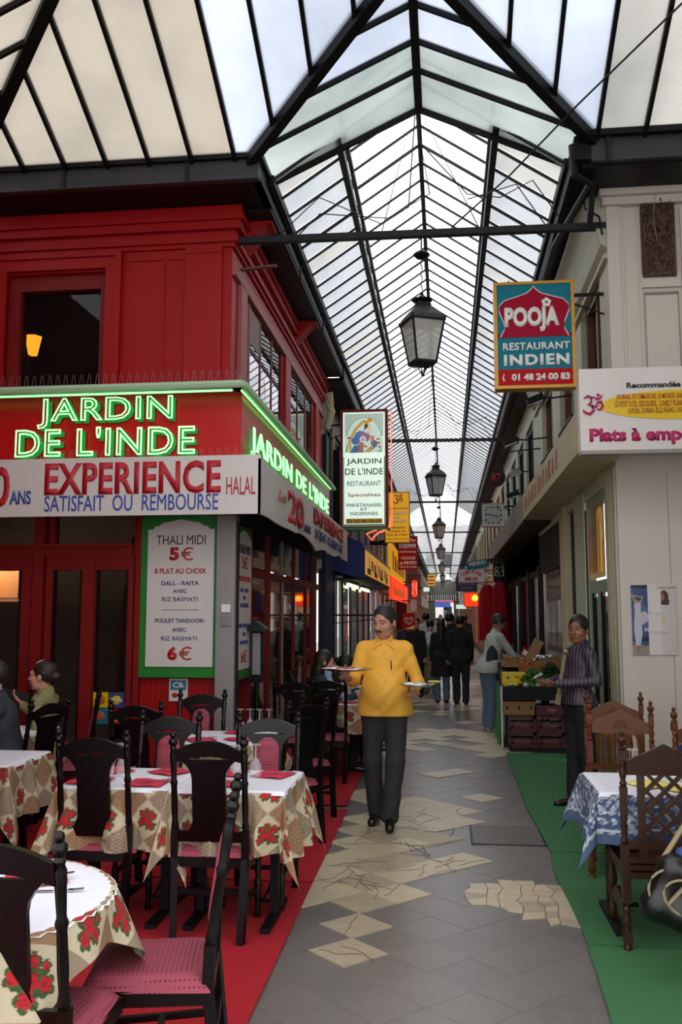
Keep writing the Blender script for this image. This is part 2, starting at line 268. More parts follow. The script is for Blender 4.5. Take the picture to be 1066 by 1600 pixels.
# ------------------------------------------------------------ solid shapes from distance fields (people, hair, clothes)
def _rc(P, a, b, ra, rb):
    ab = b-a; L2 = float(ab@ab)+1e-12; t = np.clip(((P-a)@ab)/L2, 0, 1); d = P-a-t[..., None]*ab
    return np.sqrt((d*d).sum(-1))-(ra+(rb-ra)*t)
class SDF:
    def __init__(s): s.p = []; s.clips = []
    def cap(s, a, b, ra, rb=None, k=.02, sub=False): s.p.append(('c', np.array(a, float), np.array(b, float), ra, ra if rb is None else rb, k, sub)); return s
    def ell(s, c, r, k=.02, rot=None, sub=False): s.p.append(('e', np.array(c, float), np.array(r, float), None if rot is None else np.array(rot), 0, k, sub)); return s
    def chain(s, pts, rs, k=.02):
        for i in range(len(pts)-1): s.cap(pts[i], pts[i+1], rs[i], rs[i+1], k)
        return s
    def clip(s, n, c): s.clips.append((np.array(n, float), c)); return s
    def mesh(s, name, m, vox=.01, wrinkle=0, wf=14, xf=None):
        lo = np.full(3, 1e9); hi = -lo; bb = []
        for q in s.p:
            if q[0] == 'c': r = max(q[3], q[4]); l = np.minimum(q[1], q[2])-r; h = np.maximum(q[1], q[2])+r
            else: r = q[2].max() if q[3] is not None else q[2]; l = q[1]-r; h = q[1]+r
            bb.append((l, h))
            if not q[6]: lo = np.minimum(lo, l); hi = np.maximum(hi, h)
        lo -= 3*vox; hi += 3*vox; N = np.ceil((hi-lo)/vox).astype(int)+1
        F = np.full(N, .05, np.float32); ax = [lo[i]+vox*np.arange(N[i]) for i in range(3)]
        for q, (l, h) in zip(s.p, bb):
            mg = q[5]+.02+2*vox; i0 = np.maximum(np.floor((l-mg-lo)/vox).astype(int), 0); i1 = np.minimum(np.ceil((h+mg-lo)/vox).astype(int)+1, N)
            if (i1 <= i0).any(): continue
            sl = tuple(slice(i0[i], i1[i]) for i in range(3)); P = np.stack(np.meshgrid(*[ax[i][sl[i]] for i in range(3)], indexing='ij'), -1)
            if q[0] == 'c': d = _rc(P, q[1], q[2], q[3], q[4])
            else:
                p = P-q[1]
                if q[3] is not None: p = p@q[3]
                k0 = np.sqrt(((p/q[2])**2).sum(-1)); k1 = np.sqrt(((p/q[2]**2)**2).sum(-1))+1e-9; d = k0*(k0-1)/k1
            f = F[sl]; k = max(q[5], 1e-4)
            if q[6]: d = -d; hh = np.maximum(k-np.abs(f-d), 0)/k; F[sl] = np.maximum(f, d)+hh*hh*k*.25
            else: hh = np.maximum(k-np.abs(f-d), 0)/k; F[sl] = np.minimum(f, d)-hh*hh*k*.25
        if s.clips or wrinkle:
            P = np.stack(np.meshgrid(*ax, indexing='ij'), -1)
            if wrinkle:
                x_, y_, z_ = P[..., 0], P[..., 1], P[..., 2]; F += (wrinkle*(np.sin(wf*2.6*(z_*.8+x_*.6)+3.2*np.sin(9*x_+6*z_))*np.clip(.3+np.sin(11*x_+7*z_+4*y_), 0, 1)+.8*np.sin(wf*3.1*(x_-z_*.28+.4*y_)+2*np.sin(8*z_))*np.clip(np.sin(6*z_-5*x_+1), 0, 1))).astype(np.float32)
            for n, c in s.clips: F = np.maximum(F, P@n-c)
        V, Q = nets(F, vox); V += lo
        if xf is not None: V = xf(V)
        me = bpy.data.meshes.new(name); me.from_pydata(V.tolist(), [], Q.tolist()); me.materials.append(m); me.polygons.foreach_set('use_smooth', [True]*len(me.polygons)); return me
def nets(F, h):
    S = F < 0; n = np.array(F.shape); c = [S[i:n[0]-1+i, j:n[1]-1+j, k:n[2]-1+k] for i in (0, 1) for j in (0, 1) for k in (0, 1)]
    al = np.logical_and.reduce(c); an = np.logical_or.reduce(c); act = an & ~al; idx = np.argwhere(act); ids = np.full(act.shape, -1, np.int64); ids[act] = np.arange(len(idx))
    acc = np.zeros((len(idx), 3)); cnt = np.zeros(len(idx)); cor = [(i, j, k) for i in (0, 1) for j in (0, 1) for k in (0, 1)]
    for a in range(8):
        for b in range(a+1, 8):
            ca, cb = np.array(cor[a]), np.array(cor[b])
            if np.abs(ca-cb).sum() != 1: continue
            fa = F[tuple((idx+ca).T)]; fb = F[tuple((idx+cb).T)]; m = (fa < 0) != (fb < 0); t = np.where(m, fa/np.where(m, fa-fb, 1), 0)
            acc += np.where(m[:, None], ca+t[:, None]*(cb-ca), 0); cnt += m
    V = (idx+acc/cnt[:, None])*h; Q = []
    for ax in range(3):
        o1, o2 = [(1, 2), (2, 0), (0, 1)][ax]; sl0 = [slice(None)]*3; sl1 = [slice(None)]*3; sl0[ax] = slice(0, -1); sl1[ax] = slice(1, None)
        e = S[tuple(sl0)] != S[tuple(sl1)]; E = np.argwhere(e); E = E[(E[:, o1] > 0) & (E[:, o2] > 0) & (E[:, o1] < n[o1]-1) & (E[:, o2] < n[o2]-1)]
        if not len(E): continue
        g = []
        for d1, d2 in ((1, 1), (0, 1), (0, 0), (1, 0)):
            q = E.copy(); q[:, o1] -= d1; q[:, o2] -= d2; g.append(ids[tuple(q.T)])
        g = np.stack(g, 1); fl = S[tuple(E.T)]; g[~fl] = g[~fl][:, ::-1]; Q.append(g)
    Q = np.concatenate(Q); return V, Q[(Q >= 0).all(1)]
# ============================================================ GROUND
fl = struct('floor', MB().box(-8, 8, -6, 132, -.15, 0), M['asphalt'])
def inpoly(x, y, P):
    c = False; n = len(P)
    for i in range(n):
        (x1, y1), (x2, y2) = P[i], P[(i+1) % n]
        if (y1 > y) != (y2 > y) and x < (x2-x1)*(y-y1)/(y2-y1)+x1: c = not c
    return c
def gp(l): return [tuple(W(400+.5625*u, 1150+.5625*v, Z=0))[:2] for u, v in l]
beigeP = [gp(l) for l in ([(135, 605), (250, 570), (400, 615), (250, 665)], [(165, 525), (290, 490), (400, 530), (280, 575)], [(140, 470), (60, 440), (215, 290), (300, 225), (420, 180), (620, 190), (560, 250), (545, 290), (470, 318), (520, 330), (700, 345), (560, 375), (400, 415), (415, 470), (290, 500)],
     [(440, 150), (500, 125), (600, 145), (450, 165)], [(625, 165), (735, 168), (750, 205), (640, 205)], [(720, 340), (830, 335), (850, 368), (760, 360)], [(850, 790), (980, 745), (1000, 800), (900, 830)], [(230, 165), (330, 160), (330, 190), (230, 190)])]
def scaled(poly, s):
    cx_ = sum(p[0] for p in poly)/len(poly); cy_ = sum(p[1] for p in poly)/len(poly); return [(cx_+(x-cx_)*s, cy_+(y-cy_)*s) for x, y in poly]
def slab(poly, z0, z1): return MB().prism(poly, lambda u, v, t: (u, v, t), z0, z1)
dia = [(.198, 0), (0, .1925), (-.198, 0), (0, -.1925)]
tm = {k: slab(dia, -.02, h).mesh('stone_tile', M[m], False) for k, m, h in (('b', 'beige', .007), ('b2', 'beige_b', .007), ('g', 'greytile', .002))}
half = {k: slab([(.196, 0), (0, .192), (-.03, .08), (-.11, .03), (-.19, -.01), (-.02, -.19)], -.02, .007).mesh('broken_tile', M[m], False) for k, m in (('b', 'beige'), ('b2', 'beige_b'))}
nt = 0; far = MB(); farg = MB()
for j in range(-14, 100):
    for i in range(-3, 6):
        for o in (0, 1):
            x = -.503+.4*i+.2*o; y = 5.382+.388*j+.194*o
            if not -.98 < x < .95 or y < 2.4: continue
            if y > 7.6 and x > .6 and y < 11: continue
            hit = any(inpoly(x, y, P) for P in beigeP); rr = random.random()
            if y > 8.0: hit = (math.sin(y*1.15+x*.8) > .25 and rr < .7) or rr < .12
            k = 'b' if rr < .6 else 'b2'
            if y < 19:
                if hit: part('stone_tile', tm[k], fl, (x, y, -.001*rr)); nt += 1
                elif rr < .72 and nt < 290: part('stone_tile', tm['g'], fl, (x, y, -.002*rr)); nt += 1
            else:
                (far if hit else farg).prism(dia, lambda u, v, t: (x+u, y+v, t), -.01, .006)
far.cur = 0; tag(far.build('distant_beige_tiles', M['beige'], fl, smooth=False), kind='stuff'); tag(farg.build('distant_grey_tiles', M['greytile'], fl, smooth=False), kind='stuff')
# broken patch of crazy-paved beige stone by the green carpet
patch = gp([(535, 440), (610, 415), (690, 400), (770, 400), (800, 425), (870, 425), (905, 545), (770, 505), (650, 475)])
rs = random.Random(3); cx_ = sum(p[0] for p in patch)/len(patch); cy_ = sum(p[1] for p in patch)/len(patch)
jit = {(i, j): (cx_+i*.10+rs.uniform(-.032, .032), cy_+j*.10+rs.uniform(-.032, .032)) for i in range(-12, 13) for j in range(-12, 13)}
for i in range(-12, 12):
    for j in range(-12, 12):
        poly = [jit[i, j], jit[i+1, j], jit[i+1, j+1], jit[i, j+1]]; mx_, my_ = sum(p[0] for p in poly)/4, sum(p[1] for p in poly)/4
        if inpoly(mx_, my_, patch): slab(scaled(poly, .95), -.02, .009).build('broken_stone_piece', M['beige' if rs.random() < .6 else 'beige_b'], fl, smooth=False)
# cracks lying in the stones
for k in range(110):
    P_ = beigeP[rs.choice((0, 1, 2, 2, 2, 2))]; x, y = rs.choice(P_); x = x*.6+.4*sum(p[0] for p in P_)/len(P_); y = y*.6+.4*sum(p[1] for p in P_)/len(P_); x += rs.uniform(-.15, .15); y += rs.uniform(-.2, .2); pts = [(x, y, .0078)]
    an_ = rs.uniform(0, 6.28)
    for q in range(5): an_ += rs.uniform(-.5, .5); x += .045*math.cos(an_); y += .06*math.sin(an_); pts.append((x, y, .0078))
    if not all(inpoly(p[0], p[1], P_) for p in pts): continue
    b = MB()
    for q in range(5): b.bar(pts[q], pts[q+1], .0035, .002)
    b.build('crack', M['crack'], fl, smooth=False)
# iron covers
mh = thing('drain_cover', 'ribbed iron drain cover set in the paving beside the green carpet', 'drain cover', (.43, 7.1, 0))
MB().box(-.27, .27, -.3, .3, .001, .006).build('plate', M['iron'], mh)
for k in range(17): MB().box(-.255, .255, -.285+k*.035, -.267+k*.035, .006, .010).build('rib', M['greytile'], mh, smooth=False)
mh = thing('rubber_mat', 'grey ribbed mat lying in front of the soft drink crates', 'mat', (1.05, 11.62, 0))
MB().box(-.3, .42, -.3, .25, .001, .01).build('mat_base', M['iron'], mh)
for k in range(10): MB().box(-.29, .41, -.27+k*.05, -.25+k*.05, .01, .015).build('ridge', M['iron'], mh, smooth=False)
def carpet(poly, m, label, z=.018): tag(slab(poly, .009, z).build('carpet', M[m], smooth=False), label, 'carpet')
carpet([(-1.95, .6), (-.80, .6), (-.815, 2.5), (-.822, 3.94), (-.84, 5.67), (-4.3, 5.67), (-4.3, 3.45), (-1.95, 3.45)], 'redcarpet', 'bright red carpet strip nearest the viewer under the round table')
carpet([(-4.3, 5.70), (-.84, 5.70), (-.853, 7.80), (-1.6, 7.84), (-4.3, 7.84)], 'redcarpet', 'bright red carpet strip under the tables between front facade and seam')
carpet([(-1.95, 7.9), (-.875, 7.98), (-.916, 11), (-.95, 12.4), (-1.95, 12.4)], 'redcarpet', 'bright red carpet strip running along the side shopfront under the far table')
ge = [tuple(W(x, y, Z=0))[:2] for x, y in ((791, 1178), (825, 1268), (850, 1313), (861, 1334))]
carpet([(1.45, ge[0][1])]+ge+[(1.45, ge[3][1])], 'greencarpet', 'green outdoor carpet piece under the man in the striped shirt')
ge2 = [tuple(W(x, y, Z=0))[:2] for x, y in ((861, 1336), (867, 1369), (888, 1410), (909, 1454), (918, 1480))]
carpet([(3.6, ge2[0][1])]+ge2+[(3.6, ge2[-1][1])], 'greencarpet', 'green outdoor carpet piece under the carved chairs and blue clothed table')
ge3 = [tuple(W(x, y, Z=0))[:2] for x, y in ((918, 1483), (934, 1530), (954, 1594), (975, 1700))]
carpet([(3.6, ge3[0][1])]+ge3+[(3.6, ge3[-1][1])], 'greencarpet', 'green outdoor carpet piece closest to the viewer with a frayed edge')
# ============================================================ ROOF OF THE CROSSING
XL, XR, YE, ZE, SL = -1.684, 1.303, 7.42, 5.68, .47
XC = (XL+XR)/2; YR = YE-(XC-XL); ZR = ZE+SL*(XC-XL)
roof = struct('ceiling', MB().bar((XC, YR, ZR), (XC, 7.95, ZR), .07, .1).bar((-2.83, YR, ZR), (3.2, YR, ZR), .07, .1), M['black'])
def nz_(Y): return ZE+SL*(YE-Y)
for a, b, w in (((XL, YE, ZE), (XC, YR, ZR), .085), ((XR, YE, ZE), (XC, YR, ZR), .085), ((-4.32, YE, ZE), (-2.83, YR, ZR), .10), ((3.94, YE, ZE), (2.45, YR, ZR), .10)):
    MB().bar(a, b, w, .13).build('valley_beam', M['black'], roof, smooth=False)
def lowY(X): return YE-(X-XL) if XL < X < XC else YE-(XR-X) if XC <= X < XR else YE
def upY(X): return YE-(X+4.32) if X < -2.83 else YE-(3.94-X) if X > 2.45 else YR
xs = [-2.203+.3925*k for k in range(-5, 16)]; xs = [-4.32]+[x for x in xs if -4.32 < x < 3.94]+[3.94]
def pane(poly, m): # poly of (x,y,z); a thin sheet of glass
    n = len(poly); MB().add([(x, y, z+.012) for x, y, z in poly]+[(x, y, z+.017) for x, y, z in poly], [tuple(range(n)), tuple(range(n, 2*n))[::-1]]+[(i, (i+1) % n, n+(i+1) % n, n+i) for i in range(n)]).build('glass_pane', m, roof, smooth=False)
for i, x in enumerate(xs[:-1]):
    if 0 < i and lowY(x)-upY(x) > .05: MB().bar((x, lowY(x), nz_(lowY(x))), (x, upY(x), nz_(upY(x))), .034, .055).build('glazing_bar', M['black'], roof, smooth=False)
    x2 = xs[i+1]; cut = [x]+sorted(c for c in (XL, XC, XR, -2.83, 2.45) if x < c < x2)+[x2]
    poly = [(c, lowY(c), nz_(lowY(c))) for c in cut]+[(c, upY(c), nz_(upY(c))) for c in reversed(cut)]
    pane(poly, GL_NEAR[0 if x < -2 or x > 1.8 else 2 if -1.9 < x < 1.2 else 1])
# hipped ends and the slope behind the viewer's end
for sx, xe, xr in ((1, -4.32, -2.83), (-1, 3.94, 2.45)):
    for k in range(8):
        y = 4.44+.3725*k; y2 = y+.3725; f = lambda q: xe+sx*min(YE-q, q-4.44)
        if k: MB().bar((xe, y, ZE), (f(y), y, ZE+SL*abs(f(y)-xe)), .034, .055).build('glazing_bar', M['black'], roof, smooth=False)
        pane([(xe, y, ZE), (f(y), y, ZE+SL*abs(f(y)-xe)), (f(y2), y2, ZE+SL*abs(f(y2)-xe)), (xe, y2, ZE)], GL_NEAR[0])
for k in range(5):
    x = -4.32+k*1.652; x2 = x+1.652; g_ = lambda X: min(YR, 4.44+max(0, X+4.32), 4.44+max(0, 3.94-X))
    pane([(x, 4.44, ZE), (x2, 4.44, ZE), (x2, g_(x2), ZE+SL*(g_(x2)-4.44)), (x, g_(x), ZE+SL*(g_(x)-4.44))], GL_NEAR[1])
    MB().bar((x, 4.44, ZE), (x, g_(x), ZE+SL*(g_(x)-4.44)), .034, .055).build('glazing_bar', M['black'], roof, smooth=False)
for sx, xe in ((1, XL), (-1, XR)):
    ybs = [6.05, 6.481, 6.936, 7.341, 7.95]
    def xv(y): return xe+sx*max(0, YE-y)
    for i, y in enumerate(ybs):
        pz = lambda X: ZE+SL*abs(X-xe)
        MB().bar((xv(y), y, pz(xv(y))), (XC, y, ZR), .032 if i < 4 else .04, .05 if i < 4 else .07).build('glazing_bar', M['black'], roof, smooth=False)
        if i < 4:
            y2 = ybs[i+1]; pts = [(xv(y), y), (XC, y), (XC, y2), (xv(y2), y2)]
            if y < YE < y2: pts.append((xe, YE))
            pane([(X, Y, pz(X)) for X, Y in pts], GL_NEAR[3 if y > 6.6 else 2])
# ============================================================ ROOF OF THE PASSAGE
PXC, HW, IW, PP = -.215, 1.345, .73, .675
ZB = ZE+(HW-IW)*PP; ZT = ZB+.24; ZK = ZT+IW*PP; Y0, Y1 = 7.80, 106
pr_ = struct('ceiling', MB().bar((PXC, Y0, ZK), (PXC, Y1, ZK), .05, .08), M['iron'])
for s in (-1, 1):
    MB().bar((PXC+s*IW, Y0, ZB), (PXC+s*IW, Y1, ZB), .06, .09).build('lower_beam', M['iron'], pr_, smooth=False)
    MB().bar((PXC+s*(IW-.02), Y0, ZT), (PXC+s*(IW-.02), Y1, ZT), .04, .06).build('upper_beam', M['iron'], pr_, smooth=False)
    MB().bar((PXC+s*HW, Y0, ZE), (PXC+s*HW, Y1, ZE), .05, .09).build('eaves_beam', M['black'], pr_, smooth=False)
    lt = MB(); n = int((46-Y0)/.3); q = PXC+s*(IW-.01)
    for i in range(n): a = Y0+i*.3; lt.bar((q, a, ZB+.03 if i % 2 else ZT-.03), (q, a+.3, ZT-.03 if i % 2 else ZB+.03), .012, .012)
    tag(lt.build('lattice', M['iron'], pr_, smooth=False), kind='stuff')
def two(s, y): return (PXC+s*HW, y, ZE), (PXC+s*IW, y, ZB), (PXC+s*IW, y, ZT), (PXC, y, ZK)
def barmesh(s, k, w):
    p = two(s, 0); a, b = (p[0], p[1]) if k == 0 else (p[2], p[3]); return MB().bar(a, b, w, .02).mesh('glazing_bar', M['iron'], False)
def panemesh(s, k, m):
    p = two(s, 0); a, b = (p[0], p[1]) if k == 0 else (p[2], p[3]); v = [(a[0], .01, a[2]+.025), (b[0], .01, b[2]+.025), (b[0], .39, b[2]+.025), (a[0], .39, a[2]+.025)]
    return MB().add(v+[(x, y, z+.006) for x, y, z in v], [(0, 1, 2, 3), (7, 6, 5, 4), (0, 4, 5, 1), (1, 5, 6, 2), (2, 6, 7, 3), (3, 7, 4, 0)]).mesh('glass_pane', m, False)
bmh = {(s, k, t): barmesh(s, k, t) for s in (-1, 1) for k in (0, 1) for t in (.024, .04, .017)}
pmh = {(s, k): [panemesh(s, k, m) for m in (GL_SIDE if k == 0 else GL_TOP)] for s in (-1, 1) for k in (0, 1)}
NS = 72; nb = int((Y1-Y0)/.4)
for i in range(NS):
    for s in (-1, 1):
        for k in (0, 1):
            part('glazing_bar', bmh[(s, k, .04 if i % 8 == 4 and i < 40 else .024 if i < 26 else .017)], pr_, (0, Y0+.4*i+.02, 0))
            part('glass_pane', pmh[(s, k)][(0 if random.random() < .6 else random.randrange(2))], pr_, (0, Y0+.4*i+.02, 0))
fb = MB(); fp = {0: MB(), 1: MB()}
for i in range(NS, nb):
    y = Y0+.4*i
    for s in (-1, 1):
        for k in (0, 1):
            p = two(s, y); a, b = (p[0], p[1]) if k == 0 else (p[2], p[3]); fb.bar(a, b, .012, .008)
            fp[k].quad((a[0], y, a[2]+.025), (b[0], y, b[2]+.025), (b[0], y+.4, b[2]+.025), (a[0], y+.4, a[2]+.025))
tag(fb.build('distant_glazing_bars', M['iron'], pr_, smooth=False), kind='stuff')
for k in (0, 1): tag(fp[k].build('distant_glass', (GL_SIDE, GL_TOP)[k][0], pr_, smooth=False), kind='stuff')
# tie rods across the passage with wires
RODY = [8.03, 18.0, 28.0, 38.3, 50.8, 63.8, 76.4, 90]
for i, y in enumerate(RODY):
    t = thing('tie_beam', ['nearest dark iron tie beam crossing between the red and white corners', 'second dark iron tie beam crossing the passage behind the big lantern', 'third iron tie beam crossing the passage behind the second lantern', 'fourth iron tie beam behind the small clustered lanterns', 'fifth thin iron tie beam deep in the passage', 'sixth thin iron tie beam deep in the passage', 'seventh thin iron tie beam near the far end', 'farthest thin iron tie beam before the bright exit'][i], 'beam', (0, y, 5.2), group='tie beams across the passage')
    MB().bar((-1.99, 0, 0), (1.52, 0, -.03), .07, .06).build('beam', M['iron'], t, smooth=False)
    if i < 3:
        w = MB(); P = [(-1.55, 0, .02), (-1.15, .05, .42), (-.55, .05, .12), (-.3, .1, .3), (-.22, .1, 1.4)]; w.tube(P, .006, 4); P = [(-1.35, 0, .02), (-1.15, .1, .28), (-.5, .1, .2), (-.1, .1, .42), (-.22, .1, 1.2)]; w.tube(P, .006, 4)
        w.tube([(-.55, 0, .02), (-.22, .1, 1.35), (.35, 0, .02)], .005, 4); w.tube([(-.2, 0, .9), (.25, 0, .35), (.55, 0, .3), (.85, 0, .45), (1.1, 0, .05)], .006, 4); w.tube([(.25, 0, .3), (.7, 0, .42), (.95, 0, .02)], .006, 4)
        w.build('loose_wire', M['iron'], t)
w = MB(); a = Vector((.1, 8.0, 5.22)); b = W(1066, 5, Y=6.0)
w.tube([a, a+(b-a)*.3+Vector((0, 0, -.04)), a+(b-a)*.62, b, b+(b-a)*.3], .008, 5); tag(w.build('cable', M['iron']), 'long dark cable rising from the nearest tie beam towards the roof corner', 'cable')
# gutters
def gutter(pts_front, side):  # front run then passage run
    m = MB(); return m
gl = thing('gutter', 'dark zinc gutter box along the eaves of the red restaurant', 'gutter')
MB().box(-4.4, -1.66, 7.40, 7.47, 5.50, 5.70).build('front_face', M['gutter'], gl); MB().box(-4.4, -1.60, 7.47, 8.0, 5.50, 5.53).build('soffit', M['black'], gl)
MB().box(-1.66, -1.60, 7.40, 14.0, 5.50, 5.70).build('side_face', M['gutter'], gl); MB().box(-2.05, -1.6, 8.0, 14.0, 5.47, 5.53).build('soffit', M['black'], gl)
MB().box(-4.4, -1.58, 7.36, 7.42, 5.68, 5.735).build('lip', M['black'], gl); MB().box(-1.64, -1.56, 7.36, 14.0, 5.68, 5.735).build('lip', M['black'], gl)
for x in (-2.25, -3.4): MB().box(x-.02, x+.02, 7.385, 7.4, 5.48, 5.72).build('clip', M['iron'], gl)
for y in (9.7, 11.6): MB().box(-1.60, -1.585, y, y+.04, 5.46, 5.72).build('clip', M['iron'], gl)
gr = thing('gutter', 'dark zinc gutter box along the eaves of the white building', 'gutter')
MB().box(1.28, 4.0, 7.40, 7.47, 5.48, 5.70).build('front_face', M['gutter'], gr); MB().box(1.22, 4.0, 7.47, 8.0, 5.46, 5.50).build('soffit', M['black'], gr)
MB().box(1.14, 1.28, 7.40, 40, 5.50, 5.71).build('side_face', M['black'], gr); MB().box(1.28, 1.52, 8.0, 40, 5.44, 5.50).build('soffit', M['black'], gr)
MB().box(1.18, 4.0, 7.34, 7.42, 5.68, 5.735).build('lip', M['black'], gr)
MB().tube([(1.13, 7.45, 5.66), (1.15, 7.5, 5.42), (1.3, 7.6, 5.38)]+[(1.16, y, 5.42) for y in (9, 14, 22, 30)], .035, 7).build('rain_pipe', M['black'], gr)
for x in (1.42,): MB().box(x-.02, x+.02, 7.37, 7.4, 5.46, 5.72).build('clip', M['iron'], gr); MB().bar((x-.1, 7.9, 5.1), (x-.08, 7.7, 5.48), .05, .05).build('strut', M['black'], gr)
MB().tube([(1.28, 7.95, 5.45), (1.3, 7.93, 5.3), (1.42, 7.93, 5.22), (1.44, 7.93, 5.05)], .01, 5).build('wire', M['black'], gr)
gl2 = thing('gutter', 'dark gutter box above the grey render building beyond the red one', 'gutter')
MB().box(-1.66, -1.58, 14.0, 104, 5.42, 5.70).build('side_face', M['black'], gl2); MB().box(-2.05, -1.6, 14.0, 104, 5.40, 5.46).build('soffit', M['black'], gl2)
gr2 = thing('gutter', 'dark gutter box deep in the passage above the shops with hanging garments', 'gutter')
MB().box(1.12, 1.28, 40, 104, 5.50, 5.72).build('side_face', M['black'], gr2); MB().box(1.28, 1.52, 40, 104, 5.44, 5.50).build('soffit', M['black'], gr2)
# ============================================================ RED RESTAURANT, LEFT
RP, RD = M['redpaint'], M['reddark']
wl = struct('wall_left_front', MB().box(-6, -4.2, 8.0, 8.25, 2.9, 5.5).box(-4.2, -3.2, 8.0, 8.25, 4.95, 5.5).box(-3.2, -1.97, 8.0, 8.25, 2.9, 5.5), RP)
c = MB()
for z0, z1, d in ((5.13, 5.17, .03), (5.17, 5.215, .06), (5.215, 5.28, .045), (5.28, 5.36, .10), (5.36, 5.4, .13), (5.4, 5.5, .11)): c.box(-6, -1.97+d, 8.0-d, 8.05, z0, z1); c.box(-2.02, -1.97+d, 8.0, 14.25, z0, z1)
struct('cornice', c, RP, wl)
struct('pilaster', MB().box(-2.42, -2.06, 7.96, 8.02, 2.9, 5.14).box(-2.42, -2.06, 7.95, 8.0, 5.07, 5.11), RP, wl)
for a, b, q in ((-3.16, -2.62, .0), (-2.62, -2.43, .0)): struct('panel_moulding', MB().box(a+.02, b-.02, 7.985, 8.0, 5.03, 5.05).box(b-.02, b, 7.985, 8.0, 3, 5.05), RP, wl)
wf = struct('window_1', MB().box(-4.36, -4.30, 7.93, 8.02, 3.4, 5.13).box(-3.10, -3.04, 7.93, 8.02, 3.4, 5.13).box(-4.36, -3.04, 7.93, 8.02, 5.08, 5.13), RP)
struct('architrave', MB().box(-4.30, -4.2, 7.955, 8.02, 3.4, 5.08).box(-3.2, -3.10, 7.955, 8.02, 3.4, 5.08).box(-4.30, -3.10, 7.955, 8.02, 4.97, 5.08), RP, wf)
struct('casement', MB().box(-4.2, -4.09, 8.05, 8.2, 3.4, 4.97).box(-3.28, -3.2, 8.05, 8.2, 3.4, 4.97).box(-4.2, -3.2, 8.05, 8.2, 4.8, 4.97), RD, wf)
struct('pane', MB().box(-4.09, -3.28, 8.12, 8.13, 3.4, 4.8), M['upglass'], wf)
def room(x0, x1, y0, y1, z0, z1, m, side, name):
    b = MB(); t = .05
    b.box(x0, x1, y0, y1, z0-t, z0).box(x0, x1, y0, y1, z1, z1+t)
    if side != 'x1': b.box(x1, x1+t, y0, y1, z0, z1)
    if side != 'x0': b.box(x0-t, x0, y0, y1, z0, z1)
    if side != 'y0': b.box(x0, x1, y0-t, y0, z0, z1)
    b.box(x0, x1, y1, y1+t, z0, z1); return struct(name, b, M[m])
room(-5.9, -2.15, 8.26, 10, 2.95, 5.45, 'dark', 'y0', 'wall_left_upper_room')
sc_ = thing('lantern_reflection', 'lit orange lantern modelled behind the upper red framed window in place of a reflection', 'lamp', tuple(W(44, 552, Y=8.4)))  # lantern reflected in the window, modelled as an object behind the glass
MB().tube([(0, 0, -.5), (0, 0, .1), (-.05, 0, .12), (-.05, 0, .16)], .02, 6).build('bracket', M['black'], sc_)
MB().lathe([(.05, -.02), (.09, .16), (.085, .17)], 6, (.05, 0, 0)).build('lamp_glass', M['bulb'], sc_); MB().lathe([(.1, .17), (.05, .22), (.01, .26)], 6, (.05, 0, 0)).build('cap', M['black'], sc_)
# side of the upper floor, facing the passage
ws = struct('wall_left', MB().box(-2.2, -1.97, 8.25, 8.72, 2.9, 5.5).box(-2.2, -1.97, 10.62, 11.15, 2.9, 5.5).box(-2.2, -1.97, 13.15, 14.25, 2.9, 5.5).box(-2.2, -1.97, 8.7, 13.2, 4.9, 5.5).box(-2.2, -1.97, 8.7, 13.2, 2.9, 3.4), RP)
struct('frieze_moulding', MB().box(-1.97, -1.93, 8.0, 14.25, 4.86, 4.93).box(-1.97, -1.945, 8.0, 14.25, 4.93, 5.0), M['redpink'], ws)
for y0, y1 in ((8.25, 8.5), (10.7, 11.05), (13.3, 13.6)): struct('pilaster', MB().box(-1.97, -1.93, y0, y1, 2.9, 4.87), M['redpink'] if y0 < 9 else RP, ws)  # corner pilaster, like the frieze, has grazing sky sheen put into its colour
for n, (y0, y1) in enumerate(((8.72, 10.62), (11.15, 13.15))):
    w = struct('window_%d' % (n+2), MB().box(-2.1, -1.965, y0, y0+.06, 3.4, 4.9).box(-2.1, -1.965, y1-.06, y1, 3.4, 4.9).box(-2.1, -1.965, y0, y1, 4.84, 4.9).box(-2.1, -1.965, y0, y1, 3.4, 3.5), RD)
    for k in range(1, 3):
        y = y0+(y1-y0)*k/3; struct('mullion', MB().box(-2.09, -1.972, y-.025, y+.025, 3.5, 4.84), RD, w)
    for k in range(3):
        a = y0+(y1-y0)*k/3+.04; struct('pane', MB().box(-1.99, -1.98, a-.01, a+(y1-y0)/3-.06, 3.5, 4.84), M['upside'], w)
struct('blind', MB().box(-1.978, -1.974, 8.79, 9.3, 4.45, 4.83), M['woodframe'], ws)
struct('bracket', MB().bar((-2.0, 8.3, 5.02), (-1.6, 8.3, 5.05), .05, .02), M['woodframe'], ws)
for y in (8.2, 11.2): struct('console', MB().prism([(0, 0), (.28, .3), (.34, .3), (.34, .36), (0, .36)], lambda u, v, t: (-1.97+u, t, 5.14+v), y, y+.25), RP, ws)
